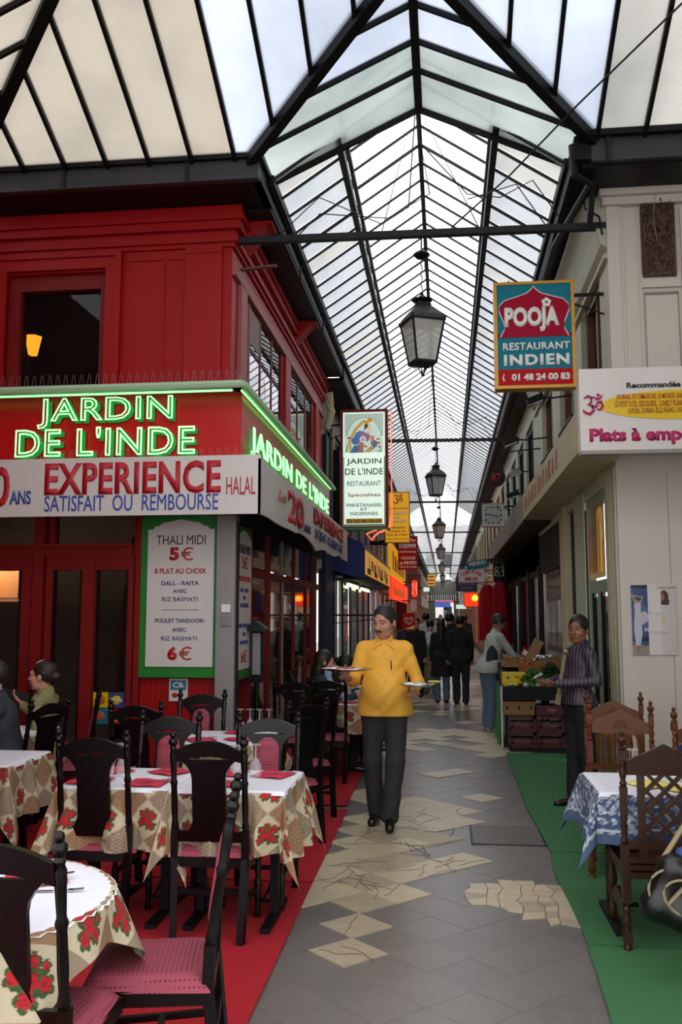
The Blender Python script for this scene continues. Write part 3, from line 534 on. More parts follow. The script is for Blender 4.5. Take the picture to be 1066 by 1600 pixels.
# ground floor front
gf = struct('wall_left_ground', MB().box(-2.86, -1.97, 8.0, 8.2, 0, 2.95).box(-6, -2.86, 8.0, 8.2, 2.93, 3.0), M['redpaint'])
for x in [-2.84+.055*k for k in range(15)]: struct('board_joint', MB().box(x, x+.006, 7.996, 8.0, .1, 1.12), RD, gf)
def xz(px, py, Y=8.0): p = W(px, py, Y=Y); return p.x, p.z
zt0, zt1 = 2.20, 2.31; struct('transom', MB().box(-6, -2.86, 7.96, 8.1, zt0, zt1).box(-6, -2.86, 7.93, 8.0, zt1-.03, zt1), RD, gf)
def dxs(p): return W(p, 960, Y=8.0).x
dn = 1
for a, b, wst, wr_ in ((-75, 50, .1, .1), (72, 148, .075, .12), (149, 209, .015, .05)):
    x0, x1 = dxs(a), dxs(b)
    d = struct('door_%d' % dn, MB().box(x0, x0+wst, 7.97, 8.06, .05, zt0).box(x1-wr_, x1, 7.97, 8.06, .05, zt0).box(x0, x1, 7.97, 8.06, zt0-.13, zt0).box(x0, x1, 7.97, 8.06, .05, .5), RD); dn += 1
    struct('panel_bead', MB().box(x0+wst, x0+wst+.015, 7.96, 8.0, .5, zt0-.13).box(x1-wr_-.015, x1-wr_, 7.96, 8.0, .5, zt0-.13), M['black'], d)
    struct('pane', MB().box(x0+wst, x1-wr_, 8.01, 8.02, .5, zt0-.13), M['shopglass'], d)
for x in (dxs(53), dxs(61), dxs(214)): struct('jamb', MB().box(x, x+.05, 7.94, 8.06, 0, 2.95), RD, gf)
for a, b in ((-75, 60), (76, 217)):
    x0, x1 = dxs(a), dxs(b)
    w = struct('window_%d' % (4+(a > 0)), MB().box(x0, x0+.05, 7.96, 8.06, zt1, 2.93).box(x1-.03, x1, 7.96, 8.06, zt1, 2.93), RD); struct('pane', MB().box(x0+.05, x1-.03, 8.01, 8.02, zt1, 2.93), M['shopglass'], w)
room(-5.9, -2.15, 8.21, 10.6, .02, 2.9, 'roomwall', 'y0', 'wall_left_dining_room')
mb = MB(); x0, x1 = dxs(152), dxs(200)
pts = []
for k in range(25): pts.append((x0+.1+(x1-x0-.12)*k/24, 8.28+.035*math.sin(k*1.9)+.02*math.sin(k*.7)))
for k in range(24):
    for q in range(10):
        za, zb = .5+q*.19, .5+(q+1)*.19; f = lambda i, z: (pts[i][0]-(2.35-z)*.06+.12*((z-1.2)**2)*.3*(24-i)/24+.06, pts[i][1], z)
        mb.quad(f(k, za), f(k+1, za), f(k+1, zb), f(k, zb))
tag(mb.build('curtain', M['curtain']), 'brown drape gathered behind the glass door beside the menu board', 'curtain')
tag(MB().box(-4.15, -4.03, 8.5, 8.54, .2, 2.2).build('wood_panel', M['woodframe']), 'narrow ochre timber upright seen through the left glass door', 'panel')
dl = thing('room_fill_lamp', 'added warm fill lamp, out of view, brightening the dining room behind the red doors', 'lamp', (-4.85, 8.8, 2.35)); MB().lathe([(.02, .1), (.12, .0), (.11, 0), (.02, .08)], 14).build('shade', M['bulb'], dl); MB().tube([(0, 0, .1), (0, 0, .4)], .006).build('cord', M['black'], dl); lt_ = bpy.data.lights.new('glow', 'POINT'); lt_.energy = 70; lt_.color = (1, .75, .5); lt_.shadow_soft_size = .1; lo_ = bpy.data.objects.new('light', lt_); COL.objects.link(lo_); lo_.parent = dl; lo_.location = (0, 0, -.06)  # lamp added out of view to brighten the dark dining room
ls = thing('framed_picture', 'ochre picture inside the dining room behind the leftmost door', 'picture', (-4.9, 9.2, 1.95)); MB().box(-.3, .38, 0, .03, -.15, .25).build('frame', M['woodframe'], ls); MB().box(-.26, .34, -.01, 0, -.11, .21).build('picture', mat('ochre_print', '#8a5c22', .6), ls)
t = struct('trim_1', MB().box(-4.4, -2.0, 7.86, 7.9, .0, .14), M['iron'])
sb = MB()
for k in range(58): sb.ball((-4.36+k*.04, 7.88, .15), .022, 4)
sb.build('scalloped_edge', M['greymetal'], t)
po = thing('corner_post', 'grey painted square post at the restaurant corner under the white banner', 'post', (-1.95, 7.93, 0))
MB().box(-.085, .085, -.085, .085, 0, 2.55).build('post', M['greymetal'], po); MB().box(.085, .095, -.04, .04, .4, 2.5).build('groove_strip', M['iron'], po); MB().box(-.03, .05, -.105, -.085, 1.68, 1.75).build('switch_plate', M['whiteplastic'], po)
MB().box(-.04, .06, -.1, -.085, 1.56, 1.65).build('intercom_plate', M['silver'], po)
# menu boards
def arch_pts(w, h): # scalloped top outline
    r = [(-w/2, 0), (w/2, 0), (w/2, h*.93), (w*.42, h*.93), (w*.40, h*.95), (w*.33, h*.955), (w*.28, h*.975), (w*.15, h*.985), (0, h), (-w*.15, h*.985), (-w*.28, h*.975), (-w*.33, h*.955), (-w*.40, h*.95), (-w*.42, h*.93), (-w/2, h*.93)]; return r
mbd = thing('menu_board', 'white lunch menu board edged in green on the red wall', 'menu board', (-2.385, 7.93, 1.10))
MB().box(-.375, .365, -.01, .03, 0, 1.46).build('green_backing', M['green'], mbd)
MB().prism(arch_pts(.62, 1.33), lambda u, v, t: (u, t, v+.095), -.025, -.011).build('panel', M['whitesign'], mbd, smooth=False)
MENU = (('THALI MIDI', 845, .46, .085, 'txtblack'), ('5€', 867, .235, .12, 'txtred'), ('8 PLAT AU CHOIX', 894, .48, .05, 'txtred'), ('DALL - RAITA', 913, .35, .038, 'txtnavy'), ('AVEC', 925.5, .13, .034, 'txtnavy'), ('RIZ BASMATI', 938, .33, .038, 'txtnavy'), ('POULET TANDOORI', 971.5, .45, .036, 'txtnavy'), ('AVEC', 985.5, .13, .034, 'txtnavy'), ('RIZ BASMATI', 999, .33, .036, 'txtnavy'), ('6€', 1022, .22, .12, 'txtred'))
for s_, y, w_, h_, m_ in MENU:
    z_ = .007+(1058-y)*.005764
    if '€' in s_: text(s_[0], (-.06, -.026, z_), .09, h_, M[m_], mbd, bold=.05); text('€', (.06, -.026, z_), .115, h_, M[m_], mbd)
    else: text(s_, (0, -.026, z_), w_, h_, M[m_], mbd, bold=.0 if 'M' in s_ else .014)
MB().box(-.17, .17, -.029, -.025, .60, .604).build('rule', M['txtnavy'], mbd, smooth=False)
mb2 = thing('menu_board', 'narrow looking white lunch menu board with green edge on the side wall', 'menu board', (-1.94, 8.5, 1.05))
MB().box(-.03, .0, -.37, .37, 0, 1.46).build('green_backing', M['green'], mb2)
MB().prism(arch_pts(.62, 1.33), lambda u, v, t: (t, u, v+.095), .001, .012).build('panel', M['whitesign'], mb2, smooth=False)
for s_, y, w_, h_, m_ in MENU: text(s_, (.013, 0, .007+(1058-y)*.005764), w_, h_, M[m_], mb2, ori='left', bold=.0)
# card and drink stickers
st = thing('card_sticker', 'blue and red payment card sticker on the red wall below the menu', 'sticker', (-2.405, 7.985, .985))
MB().box(-.085, .085, -.006, .01, -.1, .1).build('backing', M['whitesign'], st); MB().box(-.072, .072, -.01, -.006, .0, .085).build('blue_field', M['txtteal'], st); text('CB', (0, -.011, .045), .1, .05, M['txtwhite'], st, bold=.03)
for k, m_ in enumerate(('txtred', 'txtorange')): MB().ball((-.03+.05*k, -.008, -.045), .028, 6, (1, .15, .8)).build('disc', M[m_], st)
st = thing('drink_sticker', 'four square fizzy drink sticker in yellow blue and pink on the glass door', 'sticker', (-3.045, 7.955, .82))
for i, (cx_, cz_, m_) in enumerate(((-.075, .072, 'yellowoval'), (.075, .072, 'txtnavy'), (-.075, -.072, 'teal'), (.075, -.072, 'crimson'))):
    MB().box(cx_-.07, cx_+.07, 0, .008, cz_-.068, cz_+.068).build('square', M[m_], st)
    if i != 3: MB().ball((cx_, -.002, cz_), .045, 8, (1, .1, .9)).build('orange_disc', M['txtorange' if i != 1 else 'yellowoval'], st)
    else: MB().lathe([(.012, -.05), (.024, -.03), (.022, .0), (.01, .02), (.009, .05)], 8, (cx_, -.002, cz_)).build('bottle', M['yellowoval'], st)
text('Orangina', (.075, -.008, .07), .115, .035, M['txtwhite'], st, bold=.04, rot=-.08)
# side ground floor facing the passage
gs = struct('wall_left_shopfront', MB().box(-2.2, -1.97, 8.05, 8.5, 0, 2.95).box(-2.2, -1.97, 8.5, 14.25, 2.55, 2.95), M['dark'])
for y0, w_, m_ in ((8.92, .12, RD), (9.85, .14, RD), (10.75, .08, M['greymetal']), (11.6, .06, RD), (12.6, .08, RD), (13.2, .45, RD)): struct('post', MB().box(-2.08, -1.965, y0, y0+w_, 0, 2.55), m_, gs)
struct('transom', MB().box(-2.08, -1.96, 8.9, 14.1, 2.05, 2.13), RD, gs); struct('stall_riser', MB().box(-2.1, -1.968, 10.8, 13.2, 0, .5), RD, gs)
for n, (y0, y1) in enumerate(((9.04, 9.85), (10.01, 10.75), (10.85, 11.6), (11.68, 12.6), (12.7, 13.2))):
    w = struct('window_%d' % (6+n), MB().box(-2.06, -1.975, y0, y0+.04, .5, 2.05).box(-2.06, -1.975, y1-.04, y1, .5, 2.05), RD); struct('pane', MB().box(-1.995, -1.985, y0+.04, y1-.04, .3, 2.05), M['winglass'], w); struct('fanlight_pane', MB().box(-1.995, -1.985, y0, y1, 2.15, 2.55), M['winglass'], w)
mc = thing('menu_case', 'small gabled menu display case on a pole beside the side door', 'menu case', (W(402, 1000, Y=8.75).x, 8.75, 0))
MB().tube([(0, 0, 0), (0, 0, 1.0)], .025, 8).build('pole', M['black'], mc); MB().lathe([(.16, 0), (.16, .02), (.04, .05)], 12).build('base', M['black'], mc)
MB().box(-.06, .06, -.03, .03, 1.0, 1.52).build('case', M['black'], mc); MB().box(-.04, .04, -.036, -.03, 1.08, 1.48).build('menu_sheet', M['greymetal'], mc)
MB().prism([(-.11, 0), (.11, 0), (.11, .02), (0, .1), (-.11, .02)], lambda u, v, t: (u, t, 1.5+v), -.12, .1).build('gable_roof', M['iron'], mc, smooth=False)
# banner, sign board, neon
ban = thing('banner', 'white banner with red EXPERIENCE lettering wrapping the restaurant corner', 'banner')
def side_sag(u): return -.03*math.sin(u*5)
bb = MB(); bb.box(-4.44, -1.555, 7.42, 7.44, 2.51, 3.02); bb.build('front_sheet', M['whitesign'], ban)
ns = 26; vs = []; 
for i in range(ns+1):
    y = 7.42+(14.2-7.42)*i/ns; zb = 2.51+.035*math.sin(i*.9)*(1 if 6 < i < 24 else 0)-(.05 if 12 < i < 18 else 0); zt = 2.985
    vs += [(-1.555+.012*math.sin(i*1.3), y, zb), (-1.555, y, zt), (-1.575, y, zt), (-1.575+.012*math.sin(i*1.3), y, zb)]
bb = MB().add(vs, [(i*4+k, i*4+(k+1) % 4, i*4+4+(k+1) % 4, i*4+4+k) for i in range(ns) for k in range(4)]+[(0, 3, 2, 1), (ns*4, ns*4+1, ns*4+2, ns*4+3)]); bb.build('side_sheet', M['whitesign'], ban)
Yb = 7.418
textpx('EXPERIENCE', 71, 724, 345, 770, Yb, M['txtred'], ban, bold=.03, sp=1.05); textpx('SATISFAIT  OU  REMBOURSE', 70, 775, 341, 796, Yb, M['txtblue'], ban)
textpx('ANS', 16, 767, 48, 788, Yb, M['txtblue'], ban, bold=.02); textpx('HALAL', 354, 745, 399, 772, Yb, M['txtred'], ban); textpx('20', -38, 730, 14, 792, Yb, M['txtred'], ban, bold=.03)
def stext(s, ya, yb, za, zb, m, par, X, **k): return text(s, (X, (ya+yb)/2, (za+zb)/2), yb-ya, zb-za, m, par, ori='left', **k)
stext('20', 8.75, 9.75, 2.58, 2.93, M['txtred'], ban, -1.548, bold=.04); stext('ANS', 9.78, 10.25, 2.58, 2.68, M['txtnavy'], ban, -1.548, bold=.03); stext('Les', 8.25, 8.65, 2.74, 2.84, M['txtorange'], ban, -1.548, shear=.3)
stext('EXPERIENCE', 10.5, 13.6, 2.75, 2.95, M['txtred'], ban, -1.548, bold=.04); stext('SATISFAIT OU REMBOURSE', 10.6, 13.5, 2.58, 2.70, M['txtnavy'], ban, -1.548, bold=.02)
sg = thing('signboard', 'red signboard with green neon restaurant name above the white banner', 'sign')
MB().box(-4.44, -1.85, 7.75, 7.80, 2.99, 3.66).build('front_board', M['redsign'], sg); MB().box(-1.85, -1.80, 7.75, 13.9, 2.99, 3.66).build('side_board', M['redsign'], sg)
MB().box(-4.44, -1.56, 7.43, 7.75, 2.985, 3.0).build('ledge', M['whitesign'], sg); MB().box(-1.80, -1.575, 7.43, 14.2, 2.97, 2.985).build('ledge', M['whitesign'], sg)
MB().box(-4.44, -1.76, 7.5, 7.8, 3.66, 3.70).build('coping', M['greymetal'], sg); MB().box(-1.86, -1.73, 7.5, 13.9, 3.66, 3.70).build('coping', M['greymetal'], sg)
MB().tube([(-4.44, 7.5, 3.665), (-1.74, 7.5, 3.665), (-1.73, 7.52, 3.66), (-1.73, 13.9, 3.64)], .035, 8).build('green_trim', M['neontrim'], sg)
MB().tube([(-4.4, 7.58, 3.63), (-1.85, 7.58, 3.63)], .01, 6).build('neon_line', M['neon'], sg); MB().tube([(-1.77, 7.6, 3.63), (-1.77, 13.8, 3.62)], .01, 6).build('neon_line', M['neon'], sg)
def neonword(s, c_, w_, h_, ori, n):
    tb = text(s, c_, w_, h_, M['neon'], sg, ori=ori, tubes=.022, name='neon_letter', sp=1.08, split=True); nrm = Vector(np.array(ORI[ori])[:, 2])
    text(s, Vector(c_)-nrm*.05+Vector((.012, 0, -.015)), w_, h_, M['txtgreen'], sg, ori=ori, bold=.03, name='letter_backing', sp=1.08, split=True)
for s_, (a, b, c_, d) in (('JARDIN', (57, 622, 268, 664)), ('DE L\'INDE', (22, 669, 303, 708))):
    p, q = W(a, b, Y=7.65), W(c_, d, Y=7.65); neonword(s_, ((p.x+q.x)/2, 7.68, (p.z+q.z)/2), q.x-p.x, p.z-q.z, 'front', 0)
neonword("JARDIN DE L'INDE", (-1.69, 10.3, 3.20), 5.3, .28, 'left', 1)
sp = MB(); k = 0
for i in range(72): x = -4.42+i*.037; sp.bar((x, 7.52, 3.70), (x+.012*(-1)**i, 7.52, 3.80), .002, .002)
for i in range(60): x = -3.8+i*.037; sp.bar((x, 7.46, 3.0), (x+.012*(-1)**i, 7.46, 3.1), .002, .002)
for i in range(90): y = 7.6+i*.06; sp.bar((-1.79, y, 3.70), (-1.79+.02*(-1)**i, y, 3.80), .002, .002)
tag(sp.build('bird_spikes', M['greymetal'], sg, smooth=False), kind='stuff')
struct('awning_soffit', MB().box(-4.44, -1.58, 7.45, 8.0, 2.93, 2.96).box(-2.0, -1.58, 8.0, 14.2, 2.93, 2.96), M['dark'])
for x, y, e in ((-3.6, 7.6, 1), (-2.6, 7.6, 1)): pass
# ============================================================ WHITE BUILDING, RIGHT
WW, CW = M['whitewall'], M['creamwall']
wr = struct('wall_right_front', MB().box(1.5, 4.3, 8.0, 8.2, 0, 5.46), WW)
struct('corner_moulding', MB().box(1.49, 1.60, 7.97, 8.0, 3.4, 5.35).box(1.6, 1.63, 7.985, 8.0, 3.4, 5.35), WW, wr); struct('cornice', MB().box(1.45, 4.3, 7.93, 8.0, 5.33, 5.40).box(1.42, 4.3, 7.88, 8.0, 5.40, 5.46), WW, wr)
struct('seam', MB().box(1.925, 1.929, 7.997, 8.0, .2, 2.9), M['stone'], wr); struct('window_surround', MB().box(2.13, 2.16, 7.97, 8.0, 3.7, 5.3).box(1.76, 1.78, 7.985, 8.0, 3.7, 5.3), WW, wr)
struct('recess_moulding', MB().box(1.80, 1.805, 7.99, 8.0, 3.65, 4.52).box(2.09, 2.095, 7.99, 8.0, 3.65, 4.52).box(1.80, 2.095, 7.99, 8.0, 4.5, 4.52), M['stone'], wr)
struct('arch_moulding', MB().prism([(1.78, 4.56), (2.12, 4.56), (2.12, 4.66)]+[(1.95+.17*math.cos(R(a)), 4.66+.07*math.sin(R(a))) for a in range(10, 180, 20)]+[(1.78, 4.66)], lambda u, v, t: (u, t, v), 7.975, 8.0), WW, wr)
rl = thing('relief_panel', 'carved copper brown relief panel of birds and leaves under the eaves', 'relief', (1.935, 7.97, 5.06))
def relf(u, v):
    x = (u-.5)*.275; z = (v-.5)*.80; h = .018*np.sin(40*x+3*np.sin(14*z))*np.cos(23*z+4*np.sin(30*x))+.012*np.sin(90*x+30*z)*np.sin(60*z); r = np.hypot(x, z-.02); h = h+np.where(r < .06, .02*np.cos(r*80), 0); e = np.minimum(np.minimum(u, 1-u)*8, np.minimum(v, 1-v)*16).clip(0, 1)
    return np.stack([x, -.02-h*e, z], 1)
grid_sheet('carving', relf, 40, 100, None, M['relief'], rl); MB().box(-.145, .145, -.012, .02, -.41, .41).build('back_plate', M['relief'], rl)
MB().tube([(-.02, -.05, .4), (-.05, -.06, .1), (-.02, -.05, -.1)], .003, 4).build('string', M['tan'], rl)
def om(c, s, m, parent, name='symbol'):
    b = MB(); f = lambda p: [(c[0]+x*s, c[1], c[2]+z*s) for x, z in p]; r = s*.055
    b.tube(f([(-.38, .28), (-.22, .38), (-.05, .3), (-.08, .08), (-.22, .02), (-.05, -.05), (.02, -.25), (-.15, -.42), (-.38, -.32), (-.42, -.2)]), [r*.5, r, r*1.3, r, r*.6, r, r*1.3, r*1.2, r, r*.4], 6)
    b.tube(f([(-.0, -.06), (.12, -.12), (.2, .1), (.34, .12), (.4, -.08), (.28, -.24), (.16, -.2)]), [r, r, r, r*1.2, r*1.2, r, r*.5], 6)
    b.tube(f([(.02, .34), (.15, .24), (.3, .28), (.4, .42)]), [r*.4, r, r, r*.4], 6); b.ball(f([(.22, .42)])[0], r*1.2, 6); b.build(name, m, parent)
big = thing('signboard', 'white shop signboard with purple symbol and yellow oval on the white building', 'sign')
MB().box(1.112, 3.3, 7.37, 7.5, 2.985, 3.665).build('board', M['whitesign'], big); MB().box(1.112, 3.3, 7.368, 7.5, 2.955, 2.985).build('bottom_edge', M['greymetal'], big)
p = W(927, 632, Y=7.36); om((p.x, 7.36, p.z), .19, M['txtmag'], big)
a, b = W(936, 612, Y=7.368), W(1205, 651, Y=7.368)
MB().prism([((a.x+b.x)/2+(b.x-a.x)/2*math.cos(2*math.pi*k/40), (a.z+b.z)/2+(a.z-b.z)/2*math.sin(2*math.pi*k/40)) for k in range(40)], lambda u, v, t: (u, t, v), 7.364, 7.37).build('yellow_oval', M['yellowoval'], big, smooth=False)
Yb = 7.362
textpx('Recommandée par', 979, 598, 1087, 606, 7.368, M['txtblack'], big, bold=.03)
textpx('JOURNAL DU DIMANCHE, LE MONDE, GAULT MILLAU,', 963, 616, 1095, 623, Yb, M['txtdull'], big, bold=.01); textpx('LE PETIT FUTE, GEOGUIDE,  LONELY PLANET, LE GUIDE', 961, 627, 1098, 634, Yb, M['txtdull'], big, bold=.01); textpx('LE PUBLI, ZURBAN, ELLE, FIGARO, L\'HUMANITE', 982, 637.5, 1085, 644.5, Yb, M['txtdull'], big, bold=.01)
textpx('Plats à emporter', 921, 670, 1136, 692, 7.368, M['txtmag'], big, bold=.045)
sf = thing('shop_fascia', 'cream fascia board running along the passage from the white signboard', 'fascia')
MB().box(1.11, 1.13, 7.5, 12.9, 3.03, 3.36).build('face', M['cream'], sf); MB().box(1.11, 1.5, 7.5, 12.9, 3.0, 3.03).build('soffit', M['cream'], sf); MB().box(1.1, 1.14, 12.9, 23, 2.98, 3.36).build('plastic_face', M['stone'], sf); MB().box(1.11, 1.5, 12.9, 23, 2.96, 3.0).build('dark_soffit', M['black'], sf)
MB().box(1.13, 1.5, 7.5, 23, 3.34, 3.36).build('top_board', M['stone'], sf)
for k in range(13): MB().box(1.107, 1.11, 8.9+k*.3, 9.02+k*.3+.03*(k % 3), 3.09, 3.29-.04*(k % 2)).build('faded_stroke', M['redpink'], sf, smooth=False)
# poster
def inp(x, y, poly):
    c = np.zeros(x.shape, bool); n = len(poly)
    for i in range(n):
        (x1, y1), (x2, y2) = poly[i], poly[(i+1) % n]
        if y1 == y2: continue
        c ^= ((y1 > y) != (y2 > y)) & (x < (x2-x1)*(y-y1)/(y2-y1)+x1)
    return c
def painter(bgc, ops):
    def f(u, v):
        o = np.tile(lc(bgc), (len(u), 1))
        for op in ops:
            if op[0] == 'p': m = inp(u, v, op[1])
            elif op[0] == 'e': cx, cy, rx, ry = op[1]; m = ((u-cx)/rx)**2+((v-cy)/ry)**2 < 1
            elif op[0] == 'r': x0, y0, x1, y1 = op[1]; m = (u > x0) & (u < x1) & (v > y0) & (v < y1)
            elif op[0] == 'f': m = op[1](u, v)
            o[m] = lc(op[2])
        return o
    return f
ps = thing('poster', 'yoga and meditation poster taped to the white wall', 'poster', (1.77, 7.99, 1.617))
ops = [('r', (0, 0, .47, 1), '#3e4d78'), ('f', lambda u, v: (u < .47) & (np.sin(9*u+4*v)*np.cos(6*v) > .35), '#54658f'), ('r', (0, .95, .47, 1), '#1c2340'), ('r', (0, .19, .47, .25), '#252b3f'), ('r', (0, .0, .47, .13), '#8b8378'), ('p', [(.08, .13), (.18, .13), (.24, .3), (.22, .42), (.47, .52), (.3, .62), (.22, .6), (.22, .74), (.08, .74), (.07, .55), (.05, .4)], '#b9b5c2'), ('p', [(.09, .74), (.22, .74), (.2, .78), (.1, .78)], '#a58a7a'), ('e', (.17, .80, .04, .035), '#4a3028'), ('p', [(.05, .86), (.02, .84), (.08, .75), (.11, .76)], '#a98b7b'), ('p', [(.28, .82), (.24, .74), (.21, .75), (.25, .81)], '#a98b7b'), ('p', [(.02, .855), (.28, .83), (.28, .81), (.02, .84)], '#b09080'), ('p', [(.1, .13), (.17, .13), (.16, .04), (.1, .04)], '#8a6a58'), ('e', (.36, .06, .04, .02), '#c97a34'),
       ('e', (.74, .82, .10, .1), '#38261f'), ('e', (.70, .82, .05, .06), '#8f5a48'), ('p', [(.6, .71), (.84, .71), (.86, .78), (.64, .78)], '#31211c'), ('f', lambda u, v: (np.abs(np.hypot((u-.64)*1, (v-.5)*1.5)-.09) < .018) & (np.arctan2(v-.5, u-.64) < 2.4), '#c9a98c')]
grid_sheet('print', lambda u, v: np.stack([(u-.5)*.375, 0*u-.004-.004*np.sin(u*9), (v-.5)*.595], 1), 100, 150, painter('#c0b9b6', ops), M['printed'], ps)
MB().box(-.19, .19, -.003, .004, -.3, .3).build('paper', M['whitesign'], ps); text('Yoga', (.0, -.012, .065), .11, .04, M['txtwhite'], ps, bold=.0); text('Méditation', (.02, -.012, -.09), .2, .035, M['txtwhite'], ps); text('Découvrez la méditation', (.11, -.01, .275), .15, .012, M['greymetal'], ps)
# side wall of the white building, upper floor
wu = struct('wall_right', MB().box(1.5, 1.7, 8.2, 8.5, 3.3, 5.46).box(1.5, 1.7, 9.7, 10.4, 3.3, 5.46).box(1.5, 1.7, 11.6, 12.4, 3.3, 5.46).box(1.5, 1.7, 13.7, 14.6, 3.3, 5.46).box(1.5, 1.7, 8.2, 14.6, 4.95, 5.46).box(1.5, 1.7, 8.2, 14.6, 2.9, 3.45), CW)
struct('cove_cornice', MB().prism([(1.5, 4.95), (1.44, 5.0), (1.40, 5.15), (1.34, 5.3), (1.28, 5.38), (1.28, 5.45), (1.5, 5.45)], lambda u, v, t: (u, t, v), 8.0, 14.6), CW, wu); struct('moulding', MB().box(1.46, 1.5, 8.0, 14.6, 4.86, 4.9), M['cream'], wu)
for n, (y0, y1) in enumerate(((8.5, 9.7), (10.4, 11.6), (12.4, 13.7))):
    w = struct('window_%d' % (12+n), MB().box(1.56, 1.66, y0, y0+.09, 3.45, 4.95).box(1.56, 1.66, y1-.09, y1, 3.45, 4.95).box(1.56, 1.66, y0, y1, 4.86, 4.95).box(1.57, 1.65, (y0+y1)/2-.04, (y0+y1)/2+.04, 3.45, 4.95), M['woodframe'])
    for k in (0, 1): struct('pane', MB().box(1.62, 1.63, y0+.08+k*(y1-y0)/2-.03*k, (y0+y1)/2+k*(y1-y0)/2-.04, 3.45, 4.88), M['winglass'], w)
    gd = thing('window_guard', ['ornate black iron guard at the window closest to the corner', 'ornate black iron guard at the second side window', 'ornate black iron guard at the third side window'][n], 'guard', (1.48, (y0+y1)/2, 3.5)); b_ = MB(); L = (y1-y0)/2
    b_.bar((0, -L, .45), (0, L, .45), .03, .03).bar((0, -L, .0), (0, L, 0), .02, .02)
    for k in range(11): yy = -L+2*L*k/10; b_.bar((0, yy, 0), (0, yy, .45), .012, .012); b_.tube([(0, yy+.05*math.cos(a), .22+.08*math.sin(a)) for a in [.5*q for q in range(13)]], .006, 4)
    b_.build('ironwork', M['black'], gd)
# ground floor of the side
wg = struct('wall_right_shopfront', MB().box(1.5, 1.7, 8.2, 8.62, 0, 3.0).box(1.5, 1.7, 8.6, 10.6, 2.86, 3.0), CW)
struct('pilaster', MB().box(1.485, 1.5, 8.05, 8.5, 0, 2.95).box(1.485, 1.5, 9.85, 10.55, 0, 2.95), CW, wg); struct('groove', MB().box(1.48, 1.485, 8.2, 8.24, .1, 2.9).box(1.48, 1.485, 8.33, 8.36, .1, 2.9), M['cream'], wg)
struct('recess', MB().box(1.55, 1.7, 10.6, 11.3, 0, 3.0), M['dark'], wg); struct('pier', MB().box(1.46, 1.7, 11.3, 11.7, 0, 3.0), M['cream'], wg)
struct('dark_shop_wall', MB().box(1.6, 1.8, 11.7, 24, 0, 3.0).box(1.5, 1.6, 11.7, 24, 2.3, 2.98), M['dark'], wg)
d = struct('door_9', MB().box(1.52, 1.58, 8.62, 8.75, 0, 2.86).box(1.52, 1.58, 9.7, 9.85, 0, 2.86).box(1.52, 1.58, 8.62, 9.85, 1.88, 2.0).box(1.52, 1.58, 8.62, 9.85, 2.76, 2.86).box(1.52, 1.58, 9.18, 9.3, 0, 1.9).box(1.54, 1.58, 8.7, 9.75, 0, .7), mat('sage_paint', '#7f8f7a', .5, scale=3, var=.1))
for a, b in ((8.78, 9.16), (9.32, 9.68)): struct('pane', MB().box(1.55, 1.56, a, b, .75, 1.84), M['winglass'], d); struct('bead', MB().box(1.53, 1.55, a-.03, a, .7, 1.88).box(1.53, 1.55, b, b+.03, .7, 1.88), M['black'], d)
stained = painter('#3a2c22', [('r', (0, 0, 1, 1), '#2c2620'), ('r', (.1, 0, .22, 1), '#5d4a2e'), ('f', lambda u, v: (u > .55) & (u < .92) & (v < .8+.15*np.sqrt(np.clip(1-((u-.735)/.19)**2, 0, 1))), '#b98a2a'), ('f', lambda u, v: (u > .62) & (u < .7) & (v < .85), '#7a2f5a'), ('f', lambda u, v: (u > .76) & (u < .84) & (v < .7), '#c9b04a'), ('f', lambda u, v: (u > .84) & (u < .9) & (v < .5), '#8a3a20'), ('f', lambda u, v: (v < .08), '#5a6a4a')])
grid_sheet('stained_glass_pane', lambda u, v: np.stack([1.512+0*u, 9.70-u*.96, 2.02+v*.74], 1), 60, 60, stained, mat('lit_stained_glass', rough=.2, vcol=True, var=.1, emit=.35), d, smooth=False)  # emission stands in for light coming through the pane
for y in (14.2, 15.5, 17.1, 19.7, 22): struct('silver_mullion', MB().box(1.515, 1.55, y, y+.07, 0, 2.5), M['silver'], wg)
for k, (a, b) in enumerate(((11.8, 14.1), (14.35, 15.4), (15.65, 17.0), (17.25, 19.6), (19.85, 21.9))): struct('shop_pane', MB().box(1.53, 1.54, a, b, .1, 2.3), M['winglass'], wg)
tag(MB().box(1.38, 1.46, 10.0, 10.25, 1.05, 1.62).build('meter_box', M['cream']), 'small cream meter box fixed to the pilaster behind the striped shirt man', 'box')
